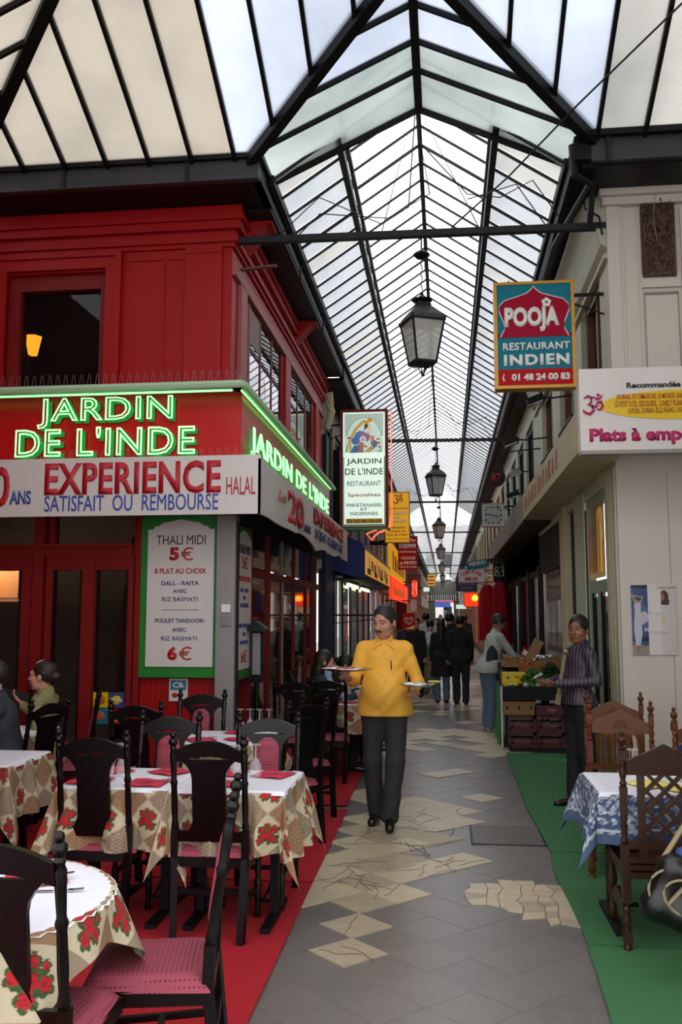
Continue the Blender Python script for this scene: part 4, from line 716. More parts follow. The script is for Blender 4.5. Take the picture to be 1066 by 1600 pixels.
# ============================================================ BUILDINGS FARTHER ALONG
def block(side, y0, y1, wm, nwin, name, glassm='upside', frame='woodframe', lit=None, zb=2.9, idx=20):
    X = -1.97 if side < 0 else 1.5; s = side; bx = lambda b, d0, d1, *r: b.box(min(X+s*d0, X+s*d1), max(X+s*d0, X+s*d1), *r)
    base = MB(); L = (y1-y0)/nwin; bx(base, 0, .3, y0, y1, 4.95, 5.5); bx(base, 0, .3, y0, y1, 2.4, 3.3)
    for k in range(nwin): bx(base, 0, .3, y0+L*k, y0+L*(k+.28), 3.3, 4.95)
    bx(base, .02, .3, y0, y1, 0, .25)
    o = struct(name, base, wm)
    for k in range(nwin):
        a, b = y0+L*(k+.28), y0+L*(k+1); f = MB()
        for q in (a, b-.07): bx(f, .04, .12, q, q+.07, 3.3, 4.95)
        bx(f, .04, .12, a, b, 3.3, 3.38); bx(f, .04, .12, a, b, 4.87, 4.95); bx(f, .04, .12, (a+b)/2-.03, (a+b)/2+.03, 3.3, 4.95); w = struct('window_frame', f, M[frame], o)
        for q, r_ in ((a+.06, (a+b)/2-.03), ((a+b)/2+.03, b-.06)): g_ = MB(); bx(g_, .08, .09, q, r_, 3.36, 4.9); struct('pane', g_, M[glassm], w)
        g_ = MB(); bx(g_, .06, .07, y0+L*k+.1, y0+L*(k+1)-.1, .25, 2.4); struct('shop_pane', g_, M[lit] if lit and k % 3 == 1 else M['winglass'], o)
        g_ = MB(); bx(g_, -.03, .05, y0+L*k, y0+L*k+.12, 0, 2.45); struct('shop_post', g_, M[frame], o)
    return o
block(-1, 14.25, 17.0, M['stone'], 2, 'wall_left_grey', frame='black'); block(-1, 17.0, 28, mat('plum_wall', '#5b3236', .6), 6, 'wall_left_plum', frame='greymetal')
block(-1, 28, 46, M['stone'], 8, 'wall_left_render', lit=None); block(-1, 46, 74, M['reddark'], 10, 'wall_left_brick', lit='warmlit'); block(-1, 74, 104, M['cream'], 10, 'wall_left_pale', lit='whitelit')
block(1, 14.6, 24, CW, 5, 'wall_right_cream', frame='black'); block(1, 24, 44, M['cream'], 9, 'wall_right_ochre', lit='warmlit'); block(1, 44, 74, M['stone'], 10, 'wall_right_grey', lit='redlit'); block(1, 74, 104, M['whitewall'], 10, 'wall_right_pale', lit='whitelit')
# tall dark red post strip seen beside the far left signs
struct('trim_2', MB().box(-1.95, -1.55, 35.5, 36.2, 0, 4.6), M['reddark']); struct('trim_3', MB().box(-2.0, -1.92, 14.3, 15.3, 0, 2.9), M['blue']); struct('trim_4', MB().box(-1.97, -1.9, 14.27, 14.6, 2.9, 4.6).box(-1.97, -1.85, 15.7, 15.9, 2.9, 4.6), M['black'])
dp = MB(); dp.tube([(-1.9, 14.35, 5.3), (-1.84, 14.4, 5.0), (-1.9, 14.4, 4.7)], [.1, .07, .05], 8); tag(dp.build('downpipe_elbow', M['cream']), 'peeling cream downpipe elbow under the eaves beside the red cornice', 'pipe')
# blue shop awning
ba = thing('awning', 'blue box awning with lit yellow sign over the second shop', 'awning')
MB().prism([(-1.97, 2.45), (-1.97, 3.15), (-1.85, 3.1), (-1.45, 2.93), (-1.40, 2.83), (-1.40, 2.32), (-1.5, 2.3)], lambda u, v, t: (u, t, v), 15.6, 22.5).build('blue_cloth', M['bluecloth'], ba, smooth=False)
MB().box(-1.405, -1.385, 15.7, 22.4, 2.37, 2.80).build('sign_box', M['warmlit'], ba); MB().box(-1.41, -1.38, 15.6, 22.5, 2.80, 2.84).build('silver_edge', M['greymetal'], ba)
for k in range(9): MB().box(-1.384, -1.38, 16.3+k*.6, 16.5+k*.6+.1*(k % 3), 2.46+.03*(k % 2), 2.72-.04*(k % 3)).build('printed_patch', M['txtred' if k % 3 else 'txtwhite'], ba, smooth=False)
for k in range(4): MB().box(-1.384, -1.38, 16+k*1.6, 16.7+k*1.6, 2.40, 2.5).build('printed_patch', M['txtorange' if k % 2 else 'txtgreen'], ba, smooth=False)
MB().box(-1.95, -1.42, 15.7, 22.4, 2.28, 2.31).build('underside', M['black'], ba)
for y in (17.0, 19.6):
    t = thing('ceiling_tube', 'lit fluorescent tube in the second shop window, %s one' % ('nearer' if y < 18 else 'farther'), 'lamp', (-1.75, y, 2.2)); MB().box(-.04, .04, -1, 1, .03, .06).build('fitting', M['whiteplastic'], t); MB().tube([(0, -.95, 0), (0, .95, 0)], .02, 6).build('tube', M['tube'], t)
sw = thing('shop_display', 'glazed display front of the blue shop with produce inside', 'shop window'); 
for k in range(5): MB().box(-1.86, -1.82, 16+k*1.4, 16.08+k*1.4, .3, 2.28).build('post', M['gutter'], sw)
for k in range(4): MB().box(-1.85, -1.845, 16.08+k*1.4, 17.4+k*1.4, .6, 2.28).build('pane', M['shopglass'], sw)
MB().box(-1.95, -1.80, 16, 21.7, .3, .6).build('sill', M['black'], sw)
for k in range(30): MB().ball((-1.6+.1*(k % 3), 16.2+.17*k, .95+.03*(k % 2)), .07, 5).build('produce', M[('lime', 'txtorange', 'herb')[k % 3]], sw)
MB().box(-1.78, -1.3, 16.1, 21.4, .85, .9).build('shelf', M['woodframe'], sw); MB().box(-1.78, -1.32, 16.1, 21.3, .0, .1).build('plinth', M['black'], sw)
# yellow/orange fascia signs on the left wall
for y0, y1, z0, z1, m_, lab in ((23.5, 32, 2.75, 3.6, 'yellowsign', 'yellow fascia sign above the third shop on the left'), (24, 34, 2.1, 2.7, 'redlit', 'lit orange fascia sign under the yellow one')):
    t = thing('fascia_sign', lab, 'sign'); MB().box(-1.5, -1.42, y0, y1, z0, z1).build('panel', M[m_], t); MB().box(-1.97, -1.5, y0, y0+.1, z1-.1, z1).build('bracket', M['black'], t); MB().box(-1.97, -1.5, y1-.1, y1, z1-.1, z1).build('bracket', M['black'], t)
    for k in range(7): MB().box(-1.42, -1.416, y0+.8+k, y0+1.3+k+.2*(k % 2), z0+.15, z1-.2-.06*(k % 3)).build('printed_stroke', M['txtorange' if m_ == 'yellowsign' else 'yellowoval'], t, smooth=False)
# ============================================================ HANGING SIGNS
def hang(name, label, px0, py0, px1, py1, Y, framem, thick=.12, fw=.03, facem='whitelit', cat='sign', wallx=None, sidem=None):
    a, b = W(px0, py0, Y=Y), W(px1, py1, Y=Y); cx, cz = (a.x+b.x)/2, (a.z+b.z)/2; w, h = b.x-a.x, a.z-b.z
    t = thing(name, label, cat, (cx, Y, cz)); MB().box(-w/2, w/2, 0, thick, -h/2, h/2).build('case', sidem or framem, t)
    MB().box(-w/2, w/2, -.02, 0, h/2-fw, h/2).box(-w/2, w/2, -.02, 0, -h/2, -h/2+fw).box(-w/2, -w/2+fw, -.02, 0, -h/2, h/2).box(w/2-fw, w/2, -.02, 0, -h/2, h/2).build('frame', framem, t, smooth=False)
    MB().box(-w/2+fw, w/2-fw, -.008, .0, -h/2+fw, h/2-fw).build('face', M[facem], t)
    if wallx is not None:
        e = wallx-cx; s = 1 if e > 0 else -1; MB().tube([(s*w/2, thick/2, h*.38), (e, thick/2, h*.38)], .018, 6).build('bracket', M['iron'], t); MB().tube([(s*w/2, thick/2, h*.3), (e, thick/2, h*.3-.12)], .01, 5).build('stay', M['iron'], t)
    return t, w, h
t, w, h = hang('hanging_sign', 'tall lit green white restaurant sign with painted lady beside the red building', 532, 641, 607, 826, 14.6, M['reddark'], .14, .045, wallx=-1.97)
MB().box(-w/2-.02, w/2+.02, -.025, .15, -h/2-.02, -h/2+.02).build('green_edge', M['green'], t); MB().box(-w/2+.05, w/2-.05, -.014, -.008, -h/2+.05, -h/2+.075).box(-w/2+.05, -w/2+.062, -.014, -.008, -h/2+.05, h*.1).box(w/2-.062, w/2-.05, -.014, -.008, -h/2+.05, h*.1).build('green_line', M['green'], t, smooth=False)
lat = lambda u, v: (((np.abs((u*11) % 1-.5)+np.abs((v*10) % 1-.5)) % .34) < .12) & ((((u-.5)/.44)**2+((v-.35)/.55)**2 > 1)) & (v > .42)
lady = painter('#cfe8d8', [('f', lat, '#5d5f5f'), ('f', lambda u, v: (np.abs(((u-.5)/.44)**2+((v-.35)/.55)**2-1) < .03) & (v > .42), '#7a8a80'),
    ('p', [(.13, .0), (.1, .3), (.25, .62), (.5, .85), (.55, .82), (.3, .55), (.17, .3), (.19, 0)], '#c9a04a'), ('p', [(.15, .0), (.24, .18), (.42, .2), (.5, .0)], '#3f6c9c'), ('p', [(.36, .02), (.38, .24), (.5, .26), (.48, .0)], '#a86a52'), ('p', [(.2, .3), (.3, .52), (.5, .55), (.6, .4), (.42, .22), (.25, .2)], '#4d74a8'), ('e', (.28, .3, .1, .1), '#3f6ca8'), ('e', (.4, .47, .08, .09), '#4f76b0'), ('p', [(.4, .5), (.6, .52), (.68, .4), (.6, .28), (.45, .3)], '#a06a8a'), ('e', (.47, .34, .08, .08), '#e6e6e0'), ('e', (.47, .34, .05, .05), '#a8acb8'), ('p', [(.36, .3), (.5, .2), (.6, .16), (.56, .12), (.36, .2)], '#b3785a'), ('e', (.76, .22, .08, .1), '#3f6ca8'), ('p', [(.66, .25), (.7, .45), (.76, .42), (.74, .22)], '#b9785a'), ('p', [(.55, .5), (.66, .5), (.7, .62), (.66, .74), (.58, .66)], '#e0cdb4'), ('p', [(.5, .56), (.6, .66), (.62, .76), (.52, .74)], '#3a3020'), ('e', (.65, .83, .065, .06), '#d79a2c'), ('e', (.56, .76, .055, .05), '#d08a24'), ('e', (.65, .83, .022, .02), '#9c3a20'), ('p', [(.55, .0), (.75, .15), (.72, .2), (.5, .02)], '#b8934e'), ('p', [(.62, 0), (.78, .12), (.76, .15), (.58, 0)], '#a04030'),
    ('e', (.86, .34, .05, .03), '#c9742c'), ('e', (.87, .24, .05, .03), '#b83a2c'), ('e', (.9, .14, .04, .03), '#c04a5a'), ('e', (.12, .38, .05, .03), '#94607a'), ('p', [(.9, .0), (.92, .1), (.94, .1), (.93, 0)], '#4a8a4a'), ('p', [(.82, .0), (.95, .06), (.86, .05)], '#4a8a4a'), ('p', [(.06, .0), (.1, .22), (.08, .24), (.03, .05)], '#5c8a5c')])
grid_sheet('painted_lady', lambda u, v: np.stack([(u-.5)*(w-.14), 0*u-.012, h*.135+v*h*.33], 1), 110, 110, lady, M['printlit'], t, smooth=False)
for s_, z, w_, h_, m_, bo in (('JARDIN', .057, .58, .058, 'txtgreen', .01), ("DE L'INDE", -.022, .63, .055, 'txtgreen', .01), ('RESTAURANT', -.123, .56, .042, 'txtteal', 0), ('Spécialités', -.222, .54, .036, 'txtorange', .01), ('PAKISTANAISES', -.303, .58, .028, 'txtteal', .01), ('ET', -.338, .11, .022, 'txtteal', .01), ('INDIENNES', -.374, .46, .028, 'txtteal', .01)): text(s_, (0, -.012, z*h), w_*w/.79, h_*h, M[m_], t, bold=bo)
MB().box(-w*.38, w*.38, -.014, -.008, -.455*h, -.415*h).build('phone_strip', M['yellowoval'], t); text('01 42 46 20 00', (0, -.015, -.435*h), w*.7, h*.028, M['txtorange'], t, bold=.02)
na = thing('neon_arrow', 'red neon tube with an arrow beside the tall lit sign', 'neon light', (-.86, 14.6, 0))
MB().tube([(0, 0, 5.02), (0, 0, 3.12), (-.1, 0, 3.04), (-.22, 0, 3.0), (-.3, 0, 2.93)], .014, 6).build('tube', M['neonred'], na)
MB().tube([(-.3, 0, 2.93), (-.32, 0, 2.88), (-.42, 0, 2.98), (-.25, 0, 3.05), (-.24, 0, 2.99), (-.05, 0, 3.08), (0, 0, 3.3)], .014, 6).build('arrow_tube', M['neonred'], na); MB().tube([(-.05, .02, 4.9), (-.01, .02, 4.9)], .01).build('clip', M['iron'], na)
t, w, h = hang('hanging_sign', 'yellow lit sign with a purple om symbol behind the tall lit sign', 601, 769, 641, 848, 20, M['gold'], .1, .02, 'yellowsign', wallx=-1.97)
om((.02, -.02, h*.36), .24, M['txtmag'], t); 
for s_, z, w_, h_, m_ in (('Restaurant', .18, .5, .035, 'txtdull'), ('PASSAGE', .085, .42, .06, 'txtwhite'), ('DE', -.0, .1, .05, 'txtwhite'), ('PONDICHERY', -.08, .5, .06, 'txtwhite'), ('Véritable', -.2, .36, .04, 'txtorange'), ('cuisine du', -.27, .38, .04, 'txtorange'), ('Sud de l\'Inde', -.34, .46, .04, 'txtorange'), ('et du Nord de l\'Inde', -.42, .5, .03, 'txtorange')): text(s_, (0, -.012, z*h), w_*w/.57, h_*h, M[m_], t, bold=.025)
t, w, h = hang('hanging_sign', 'red sign with white lettering behind the yellow om sign', 622, 838, 653, 890, 27, M['reddark'], .1, .02, 'redpanel', wallx=-1.97)
for s_, z, w_, h_, m_ in (('Le du', .38, .45, .09, 'txtwhite'), ('KASHMIR', .2, .52, .14, 'txtwhite'), ('TANDOORI', -.16, .44, .09, 'txtwhite'), ('PAKISTANAIS', .03, .5, .06, 'txtwhite'), ('et INDIEN', -.3, .5, .10, 'txtwhite'), ('Tél. 01 48 24 40 00', -.42, .5, .06, 'txtwhite')): text(s_, (0, -.012, z*h), w_*w/.59, h_*h, M[m_], t, bold=.03)
# POOJA
t, w, h = hang('hanging_sign', 'teal and crimson sign with a white outlined dome shape on the right', 771, 443, 901, 605, 8.25, M['gold'], .13, .028, 'teal', wallx=1.52)
iw, ih = w-.056, h-.056; MB().box(-iw/2, iw/2, -.012, -.008, -ih/2, -ih*.34).build('red_band', M['redpanel'], t)
def dome(k): return [(x*k, z) for x, z in [(-.46*iw, -.02*ih), (.46*iw, -.02*ih), (.40*iw, .06*ih), (.41*iw, .12*ih), (.475*iw, .24*ih), (.47*iw, .29*ih), (.40*iw, .345*ih), (.25*iw, .375*ih), (.1*iw, .41*ih), (.03*iw, .45*ih), (0, .485*ih), (-.03*iw, .45*ih), (-.1*iw, .41*ih), (-.25*iw, .375*ih), (-.40*iw, .345*ih), (-.47*iw, .29*ih), (-.475*iw, .24*ih), (-.41*iw, .12*ih), (-.40*iw, .06*ih)]]
MB().prism([(x, z) for x, z in dome(1.0)], lambda u, v, tt: (u, tt, v), -.013, -.009).build('dome', M['crimson'], t, smooth=False); MB().box(-iw/2, iw/2, -.0125, -.009, -.025*ih, .01*ih).build('crimson_band', M['crimson'], t)
pts = [(x, -.015, z) for x, z in dome(1.0)[1:]+dome(1.0)[:1]]; MB().tube(pts, .005, 5).build('white_outline', M['txtwhite'], t)
text('POOJA', (-.03*iw, -.014, .15*ih), .74*iw, .25*ih, M['txtwhite'], t, bold=.055); fl_ = MB()
for k in range(5): a = 2*math.pi*k/5+.3; fl_.ball((.17*iw+.026*math.cos(a), -.016, .315*ih+.026*math.sin(a)), .02, 6, (1, .2, 1))
fl_.build('flower', M['txtwhite'], t); MB().ball((.17*iw, -.02, .315*ih), .012, 6, (1, .3, 1)).build('flower_heart', M['txtblack'], t)
text('RESTAURANT', (.02*iw, -.012, -.115*ih), .9*iw, .075*ih, M['txtwhite'], t, bold=.03, sp=1.08); text('INDIEN', (.02*iw, -.012, -.25*ih), .88*iw, .11*ih, M['txtwhite'], t, bold=.045, sp=1.15); text('01 48 24 00 83', (.07*iw, -.014, -.42*ih), .78*iw, .07*ih, M['txtwhite'], t, bold=.05)
MB().tube([(-.42*iw, -.016, -.385*ih), (-.435*iw, -.016, -.42*ih), (-.42*iw, -.016, -.455*ih)], .008, 5).build('phone_mark', M['txtwhite'], t); MB().tube([(-.3*w, .06, h/2), (-.3*w, .06, h/2+.04)], .008).build('stud', M['iron'], t)
# round number, clock and far signs on the right
p = W(776, 746, Y=14); t = thing('number_disc', 'round black disc with red 87 hanging on the right', 'sign', tuple(p)); MB().prism([(.14*math.cos(2*math.pi*k/28), .14*math.sin(2*math.pi*k/28)) for k in range(28)], lambda u, v, tt: (u, tt, v), 0, .06).build('disc', M['black'], t); text('87', (0, -.005, 0), .16, .13, M['txtred'], t, bold=.02); MB().tube([(.1, .03, .1), (.1, .03, .4), (1.5-p.x, .03, .45)], .012).build('bracket', M['iron'], t)
t, w, h = hang('wall_clock', 'square grey double sided clock on a bracket at the right', 753, 787, 789, 823, 15, M['greymetal'], .12, .02, 'whitesign', cat='clock', wallx=1.5)
MB().box(-w*.4, w*.4, -.012, -.008, -h*.4, h*.4).build('dial', mat('clock_dial', '#98a8a0', .4), t)
for k in range(12): a = math.pi/6*k; text(str(12 if k == 0 else k), (min(.34, max(-.34, .42*math.sin(a)))*w, -.013, min(.33, max(-.33, .42*math.cos(a)))*h), .035 if k not in (0, 10, 11) else .045, .04, M['txtblack'], t, bold=.02, name='numeral')
MB().bar((0, -.018, 0), (-.13, -.018, .02), .004, .014).build('minute_hand', M['txtblack'], t, smooth=False); MB().bar((0, -.018, 0), (.09, -.018, -.03), .004, .016).build('hour_hand', M['txtblack'], t, smooth=False)
t, w, h = hang('hanging_sign', 'tilted light blue for sale sign on the right wall', 729, 876, 763, 888, 20, M['blue'], .03, .01, 'teal', wallx=1.5); t.rotation_euler = (0, R(-9), 0); text('VENDU', (0, -.014, .02), w*.8, h*.5, M['txtwhite'], t, bold=.03); 
t, w, h = hang('hanging_sign', 'white hairdresser sign with curved red lettering', 716, 889, 758, 910, 25, M['greymetal'], .1, .015, 'whitesign', wallx=1.5)
for k, ch in enumerate('COIFFURE'):
    a = R(150-17*k); c_ = (w*.4*math.cos(a), -.012, -.16*h+h*.45*math.sin(a)); text(ch, c_, w*.075, h*.26, M['txtred'], t, bold=.03, rot=(a-math.pi/2)*.7)
text('ISLO', (0, -.012, -.24*h), w*.5, h*.27, M['txtred'], t, bold=.05)
t, w, h = hang('hanging_sign', 'dark blue hairdresser sign under the white one', 713, 908, 746, 924, 27, M['blue'], .1, .01, 'blue', wallx=1.5); text('COIFFURE', (0, -.012, .22*h), w*.8, h*.25, M['greymetal'], t, bold=.02); text('DUVE', (0, -.012, -.2*h), w*.55, h*.3, M['greymetal'], t, bold=.03)
p = W(786, 897, Y=21.5); t = thing('number_plate', 'dark plate with cream 83 under the right fascia', 'sign', (1.25, 21.2, 2.65)); MB().box(-.14, .16, 0, .03, -.22, .22).build('plate', M['black'], t); text('83', (0, -.004, .02), .22, .26, M['cream'], t, bold=.01); MB().tube([(0, .015, .22), (0, .015, .31)], .01).build('hook', M['iron'], t)
t, w, h = hang('hanging_sign', 'glowing orange lantern sign under the hairdresser signs', 725, 926, 748, 948, 30, M['black'], .3, .01, 'redlit', wallx=1.5); MB().ball((.12, -.05, .05), .1, 8).build('bulb', M['bulb'], t)
t, w, h = hang('hanging_sign', 'cream sign with a green band beyond the orange one', 712, 944, 736, 952, 38, M['green'], .1, .02, 'whitelit', wallx=1.5); MB().ball((.2, -.02, 0), .1, 8, (1, .2, 1)).build('yellow_disc', M['yellowoval'], t)
t, w, h = hang('hanging_sign', 'pale yellow sign with red lines hanging deep on the left', 668, 897, 681, 916, 44, M['cream'], .1, .02, 'warmlit', wallx=-1.97); [MB().box(-w*.4, w*.35, -.012, -.008, (k-1)*.28*h-.05*h, (k-1)*.28*h+.05*h).build('printed_line', M['txtred'], t) for k in range(3)]
t, w, h = hang('hanging_sign', 'small white lit box sign deep on the left', 661, 917, 672, 925, 38, M['greymetal'], .1, .02, 'whitelit', wallx=-1.97)
t, w, h = hang('hanging_sign', 'red glowing neon sign beside the dark red post', 644, 906, 652, 934, 30, M['black'], .1, .01, 'black', wallx=-1.97); MB().tube([(-.07, -.03, -.2), (-.07, -.03, .2), (0, -.03, 0), (.07, -.03, .22), (.07, -.03, -.2)], .02, 6).build('neon_letter', M['neonred'], t); MB().box(-.08, .08, -.012, -.008, -.28, .28).build('red_glass', M['redlit'], t)
t, w, h = hang('hanging_sign', 'purple and white sign below the red neon', 641, 936, 652, 956, 29, M['greymetal'], .1, .01, 'whitesign', wallx=-1.97)
t, w, h = hang('ice_cream_sign', 'red ice cream sign with white heart swirl behind the waiter', 629, 958, 649, 984, 15.5, M['redpanel'], .05, .01, 'redpanel', wallx=-1.97)
hb = MB(); hb.tube([(0, -.02, -.05), (-.06, -.02, .0), (-.075, -.02, .04), (-.045, -.02, .07), (-.01, -.02, .05), (-.02, -.02, .02), (-.045, -.02, .03)], .008, 5); hb.tube([(0, -.02, -.05), (.06, -.02, .0), (.075, -.02, .04), (.045, -.02, .07), (.01, -.02, .05), (.02, -.02, .02), (.045, -.02, .03)], .008, 5); hb.build('heart_swirl', M['txtwhite'], t)
MB().prism([(-.1, -.14), (.1, -.14), (.1, -.06)], lambda u, v, tt: (u, tt, v), -.014, -.008).build('yellow_wedge', M['yellowoval'], t, smooth=False)
# floodlights on the right wall
for i, (px, py, Y) in enumerate(((838, 625, 10.5), (806, 739, 15.5), (803, 773, 14.5), (800, 690, 13))):
    p = W(px, py, Y=Y); t = thing('floodlight', ['black floodlight on an arm just below the dome sign', 'grey tilted floodlight on an arm near the number disc', 'small black spotlight cluster near the clock', 'grey floodlight under the eaves above the number disc'][i], 'floodlight', tuple(p))
    MB().bar((-.1, 0, -.04), (.08, 0, .03), .16, .09).build('housing', M['black' if i != 1 else 'greymetal'], t); MB().bar((-.1, -.01, -.085), (.07, -.01, -.02), .15, .01).build('lens', M['silver'], t); MB().tube([(.05, 0, .03), (.2, 0, .02), (1.5-p.x, 0, .05)], .012).build('arm', M['iron'], t); MB().tube([(0, .08, .02), (.06, .08, .08), (.06, -.08, .08), (0, -.08, .02)], .008).build('yoke', M['iron'], t)
# awning glass screens sloping on the right wall (grey transparent sheet)
# hanging garments
for i, (y, x, cl, z0, z1, wd_) in enumerate(((21.6, 1.3, 'red', 1.0, 2.45, .4), (22.4, 1.02, 'red', 1.05, 2.4, .35), (23.4, 1.03, 'blue', 1.2, 2.3, .3), (24.4, 1.045, 'orange', 1.3, 2.25, .3), (20.9, 1.3, 'pink', .9, 2.4, .2))):
    m_ = {'red': M['redcarpet'], 'blue': M['bluecloth'], 'orange': M['orangebox'], 'pink': M['crimson']}[cl]
    def gf_(u, v, x=x, y=y, z0=z0, z1=z1, w_=wd_): a = (u*2*math.pi); k = 1+.25*(1-v); return np.stack([x+np.cos(a)*w_/2*k*(.35+.65*np.minimum(1, (1.02-v)*8))+.01*np.sin(9*a), y+np.sin(a)*.1+.02*np.sin(5*a+6*v), z0+(z1-z0)*v], 1)
    t = thing('garment', ['bright red dress hanging in front of the dark shop', 'red shawl hanging behind the bright red dress', 'dark blue garment on the rack in front of the far shop', 'orange garment at the far end of the rack', 'crimson garment close to the shop wall'][i], 'garment', group='garments on the rack'); grid_sheet('cloth', gf_, 28, 12, None, m_, t); MB().tube([(x-.12, y, z1-.05), (x, y, z1+.04), (x+.12, y, z1-.05)], .008, 5).tube([(x, y, z1+.04), (x, y, 2.55)], .005, 4).build('hanger', M['iron'], t)
tag(MB().tube([(1.0, 20.5, 2.55), (1.05, 25, 2.55)], .015).tube([(1.3, 20.5, 2.55), (1.3, 25, 2.55)], .015).tube([(1.0, 20.6, 2.55), (1.3, 20.6, 2.55), (1.3, 20.6, 2.96)], .012).build('garment_rail', M['silver']), 'metal garment rail under the dark soffit', 'rail')
# ============================================================ LANTERNS
lanw = lambda z: .15+(.095-.15)*(-z/.36)
def lantern(label, x, y, z, top):
    t = thing('hanging_lantern', label, 'lantern', (x, y, z), R(24), group='street lanterns down the passage')
    for k in range(4):
        a = Matrix.Rotation(k*math.pi/2, 3, 'Z'); q = lambda *p: tuple(a@Vector(p)); MB().add([q(-.15, -.15, 0), q(.15, -.15, 0), q(.095, -.095, -.36), q(-.095, -.095, -.36), q(-.145, -.14, 0), q(.145, -.14, 0), q(.09, -.085, -.36), q(-.09, -.085, -.36)], [(0, 1, 2, 3), (7, 6, 5, 4), (0, 4, 5, 1), (1, 5, 6, 2), (2, 6, 7, 3), (3, 7, 4, 0)]).build('glass_pane', M['lampglass'], t, smooth=False)
        MB().bar(q(-.152, -.152, .0), q(-.095, -.095, -.37), .016, .016).build('corner_bar', M['black'], t, smooth=False)
    MB().box(-.165, .165, -.165, .165, 0, .018).build('rim', M['black'], t); MB().box(-.105, .105, -.105, .105, -.385, -.36).build('base_frame', M['black'], t)
    c = math.sqrt(2); MB().lathe([(.165*c, .018), (.15*c, .06), (.085*c, .14), (.06*c, .165), (.07*c, .17), (.05*c, .2)], 4, tilt=Matrix.Rotation(R(45), 3, 'Z')).build('hood', mat('lantern_hood', '#3a3330', .5, var=.2), t, smooth=False); MB().lathe([(.03, .2), (.09, .215), (.1, .225), (.05, .245), (.02, .27), (.01, .3)], 12).build('finial', M['black'], t)
    s = MB()
    for k in range(4):
        a = math.pi/4+k*math.pi/2; s.tube([(.11*math.cos(a), .11*math.sin(a), -.38), (.08*math.cos(a), .08*math.sin(a), -.41), (.045*math.cos(a), .045*math.sin(a), -.40), (.03*math.cos(a), .03*math.sin(a), -.44), (.01*math.cos(a), .01*math.sin(a), -.47)], .006, 5)
        s.ball((.165*math.cos(a)*1.38, .165*math.sin(a)*1.38, .03), .012, 5)
    s.ball((0, 0, -.48), .018, 6); s.build('scrollwork', M['black'], t)
    ch = MB(); n = int((top-.3)/.05)
    for k in range(n): ch.tube([(0, 0, .3+k*.05), (.008*(-1)**k, .004, .325+k*.05), (0, 0, .355+k*.05)], .006, 4)
    ch.tube([(.03, 0, .25), (.03, 0, top)], .003, 4); ch.build('chain', M['iron'], t); MB().lathe([(.01, top+.03), (.06, top), (.08, top-.02), (.05, top-.05), (.015, top-.06)], 12).build('ceiling_cup', M['black'], t)
    MB().tube([(0, 0, top), (0, 0, 5.2-z)], .008, 5).build('hook', M['iron'], t); return t
lz = W(660, 506, Y=8.03)
lantern('large dark framed lantern hanging in the foreground from the first tie beam', lz.x, 8.03, lz.z, .68)
for i, (y, lab) in enumerate(((18.0, 'second lantern down the passage under the second tie beam'), (28.0, 'third lantern down the passage, small'), (38.3, 'fourth lantern down the passage, smaller again'), (50.8, 'fifth lantern down the passage, tiny in the distance'), (63.8, 'sixth lantern far down the passage'), (76.4, 'farthest lantern before the bright exit'))):
    lantern(lab, -.17-.008*i, y, 4.43, .6)
# ============================================================ FAR END
struct('wall_end', MB().box(-1.97, -1.2, 104, 104.3, 0, 5.6).box(.9, 1.5, 104, 104.3, 0, 5.6).box(-1.97, 1.5, 104, 104.3, 3.6, 5.6), M['stone'])
e = thing('striped_awning', 'black and white striped awning across the far exit', 'awning', (0, 100, 0))
for k in range(24): MB().box(-1.6+k*.12, -1.48+k*.12, 0, .1, 3.3, 4.0).build('stripe', M['black' if k % 2 else 'txtwhite'], e, smooth=False)
MB().box(-1.97, 1.5, .1, .15, 3.95, 4.05).build('rail', M['iron'], e)
t = thing('exit_sign', 'blue shop sign below the striped awning', 'sign', (0, 98, 0)); MB().box(-1.97, 1.5, .1, .14, 3.1, 3.2).build('rail', M['iron'], t); MB().box(-1.2, .5, 0, .1, 2.55, 3.2).build('panel', mat('blue_lit_panel', '#4a5fb0', .4, emit=.6), t)
tb = thing('street_house', 'pale house across the street beyond the passage', 'house', (0, 124, 0)); MB().box(-12, 12, 0, 1, 0, 14).build('wall', M['whitesign'], tb)
for k in range(9):
    for q in range(3): MB().box(-9.5+k*2.3, -8.4+k*2.3, -.05, 0, 1.0+q*3.6, 2.9+q*3.6).build('window', M['winglass'], tb)
MB().box(-4, 4, -.2, 0, 3.6, 4.2).build('shop_fascia', M['redlit'], tb)
cr = thing('parked_car', 'small pale car standing in the street beyond the passage', 'car', (-.4, 118, 0)); MB().prism([(-1.9, .35), (1.9, .35), (1.95, .8), (1.2, .95), (.7, 1.4), (-.9, 1.4), (-1.5, .95), (-1.95, .85)], lambda u, v, tt: (u, tt, v), -.8, .8).build('body', M['silver'], cr, smooth=False); MB().prism([(-1.2, .97), (1.0, .97), (.62, 1.33), (-.85, 1.33)], lambda u, v, tt: (u, tt, v), -.82, .82).build('windows', M['winglass'], cr, smooth=False)
for x in (-1.2, 1.2):
    for y in (-.75, .75): MB().prism([(.32*math.cos(2*math.pi*k/16)+x, .33+.32*math.sin(2*math.pi*k/16)) for k in range(16)], lambda u, v, tt: (u, tt, v), y-.08, y+.08).build('wheel', M['black'], cr)
# walls around and behind the viewer
struct('wall_left_rear', MB().box(-4.65, -4.45, 3.2, 7.98, 0, 5.48).box(-4.6, -2.4, 3.2, 3.4, 0, 5.65), M['redpink'])
struct('wall_right_rear', MB().box(4.1, 4.3, 3.4, 7.98, 0, 5.44).box(1.7, 4.3, 3.2, 3.4, 0, 5.65), WW)
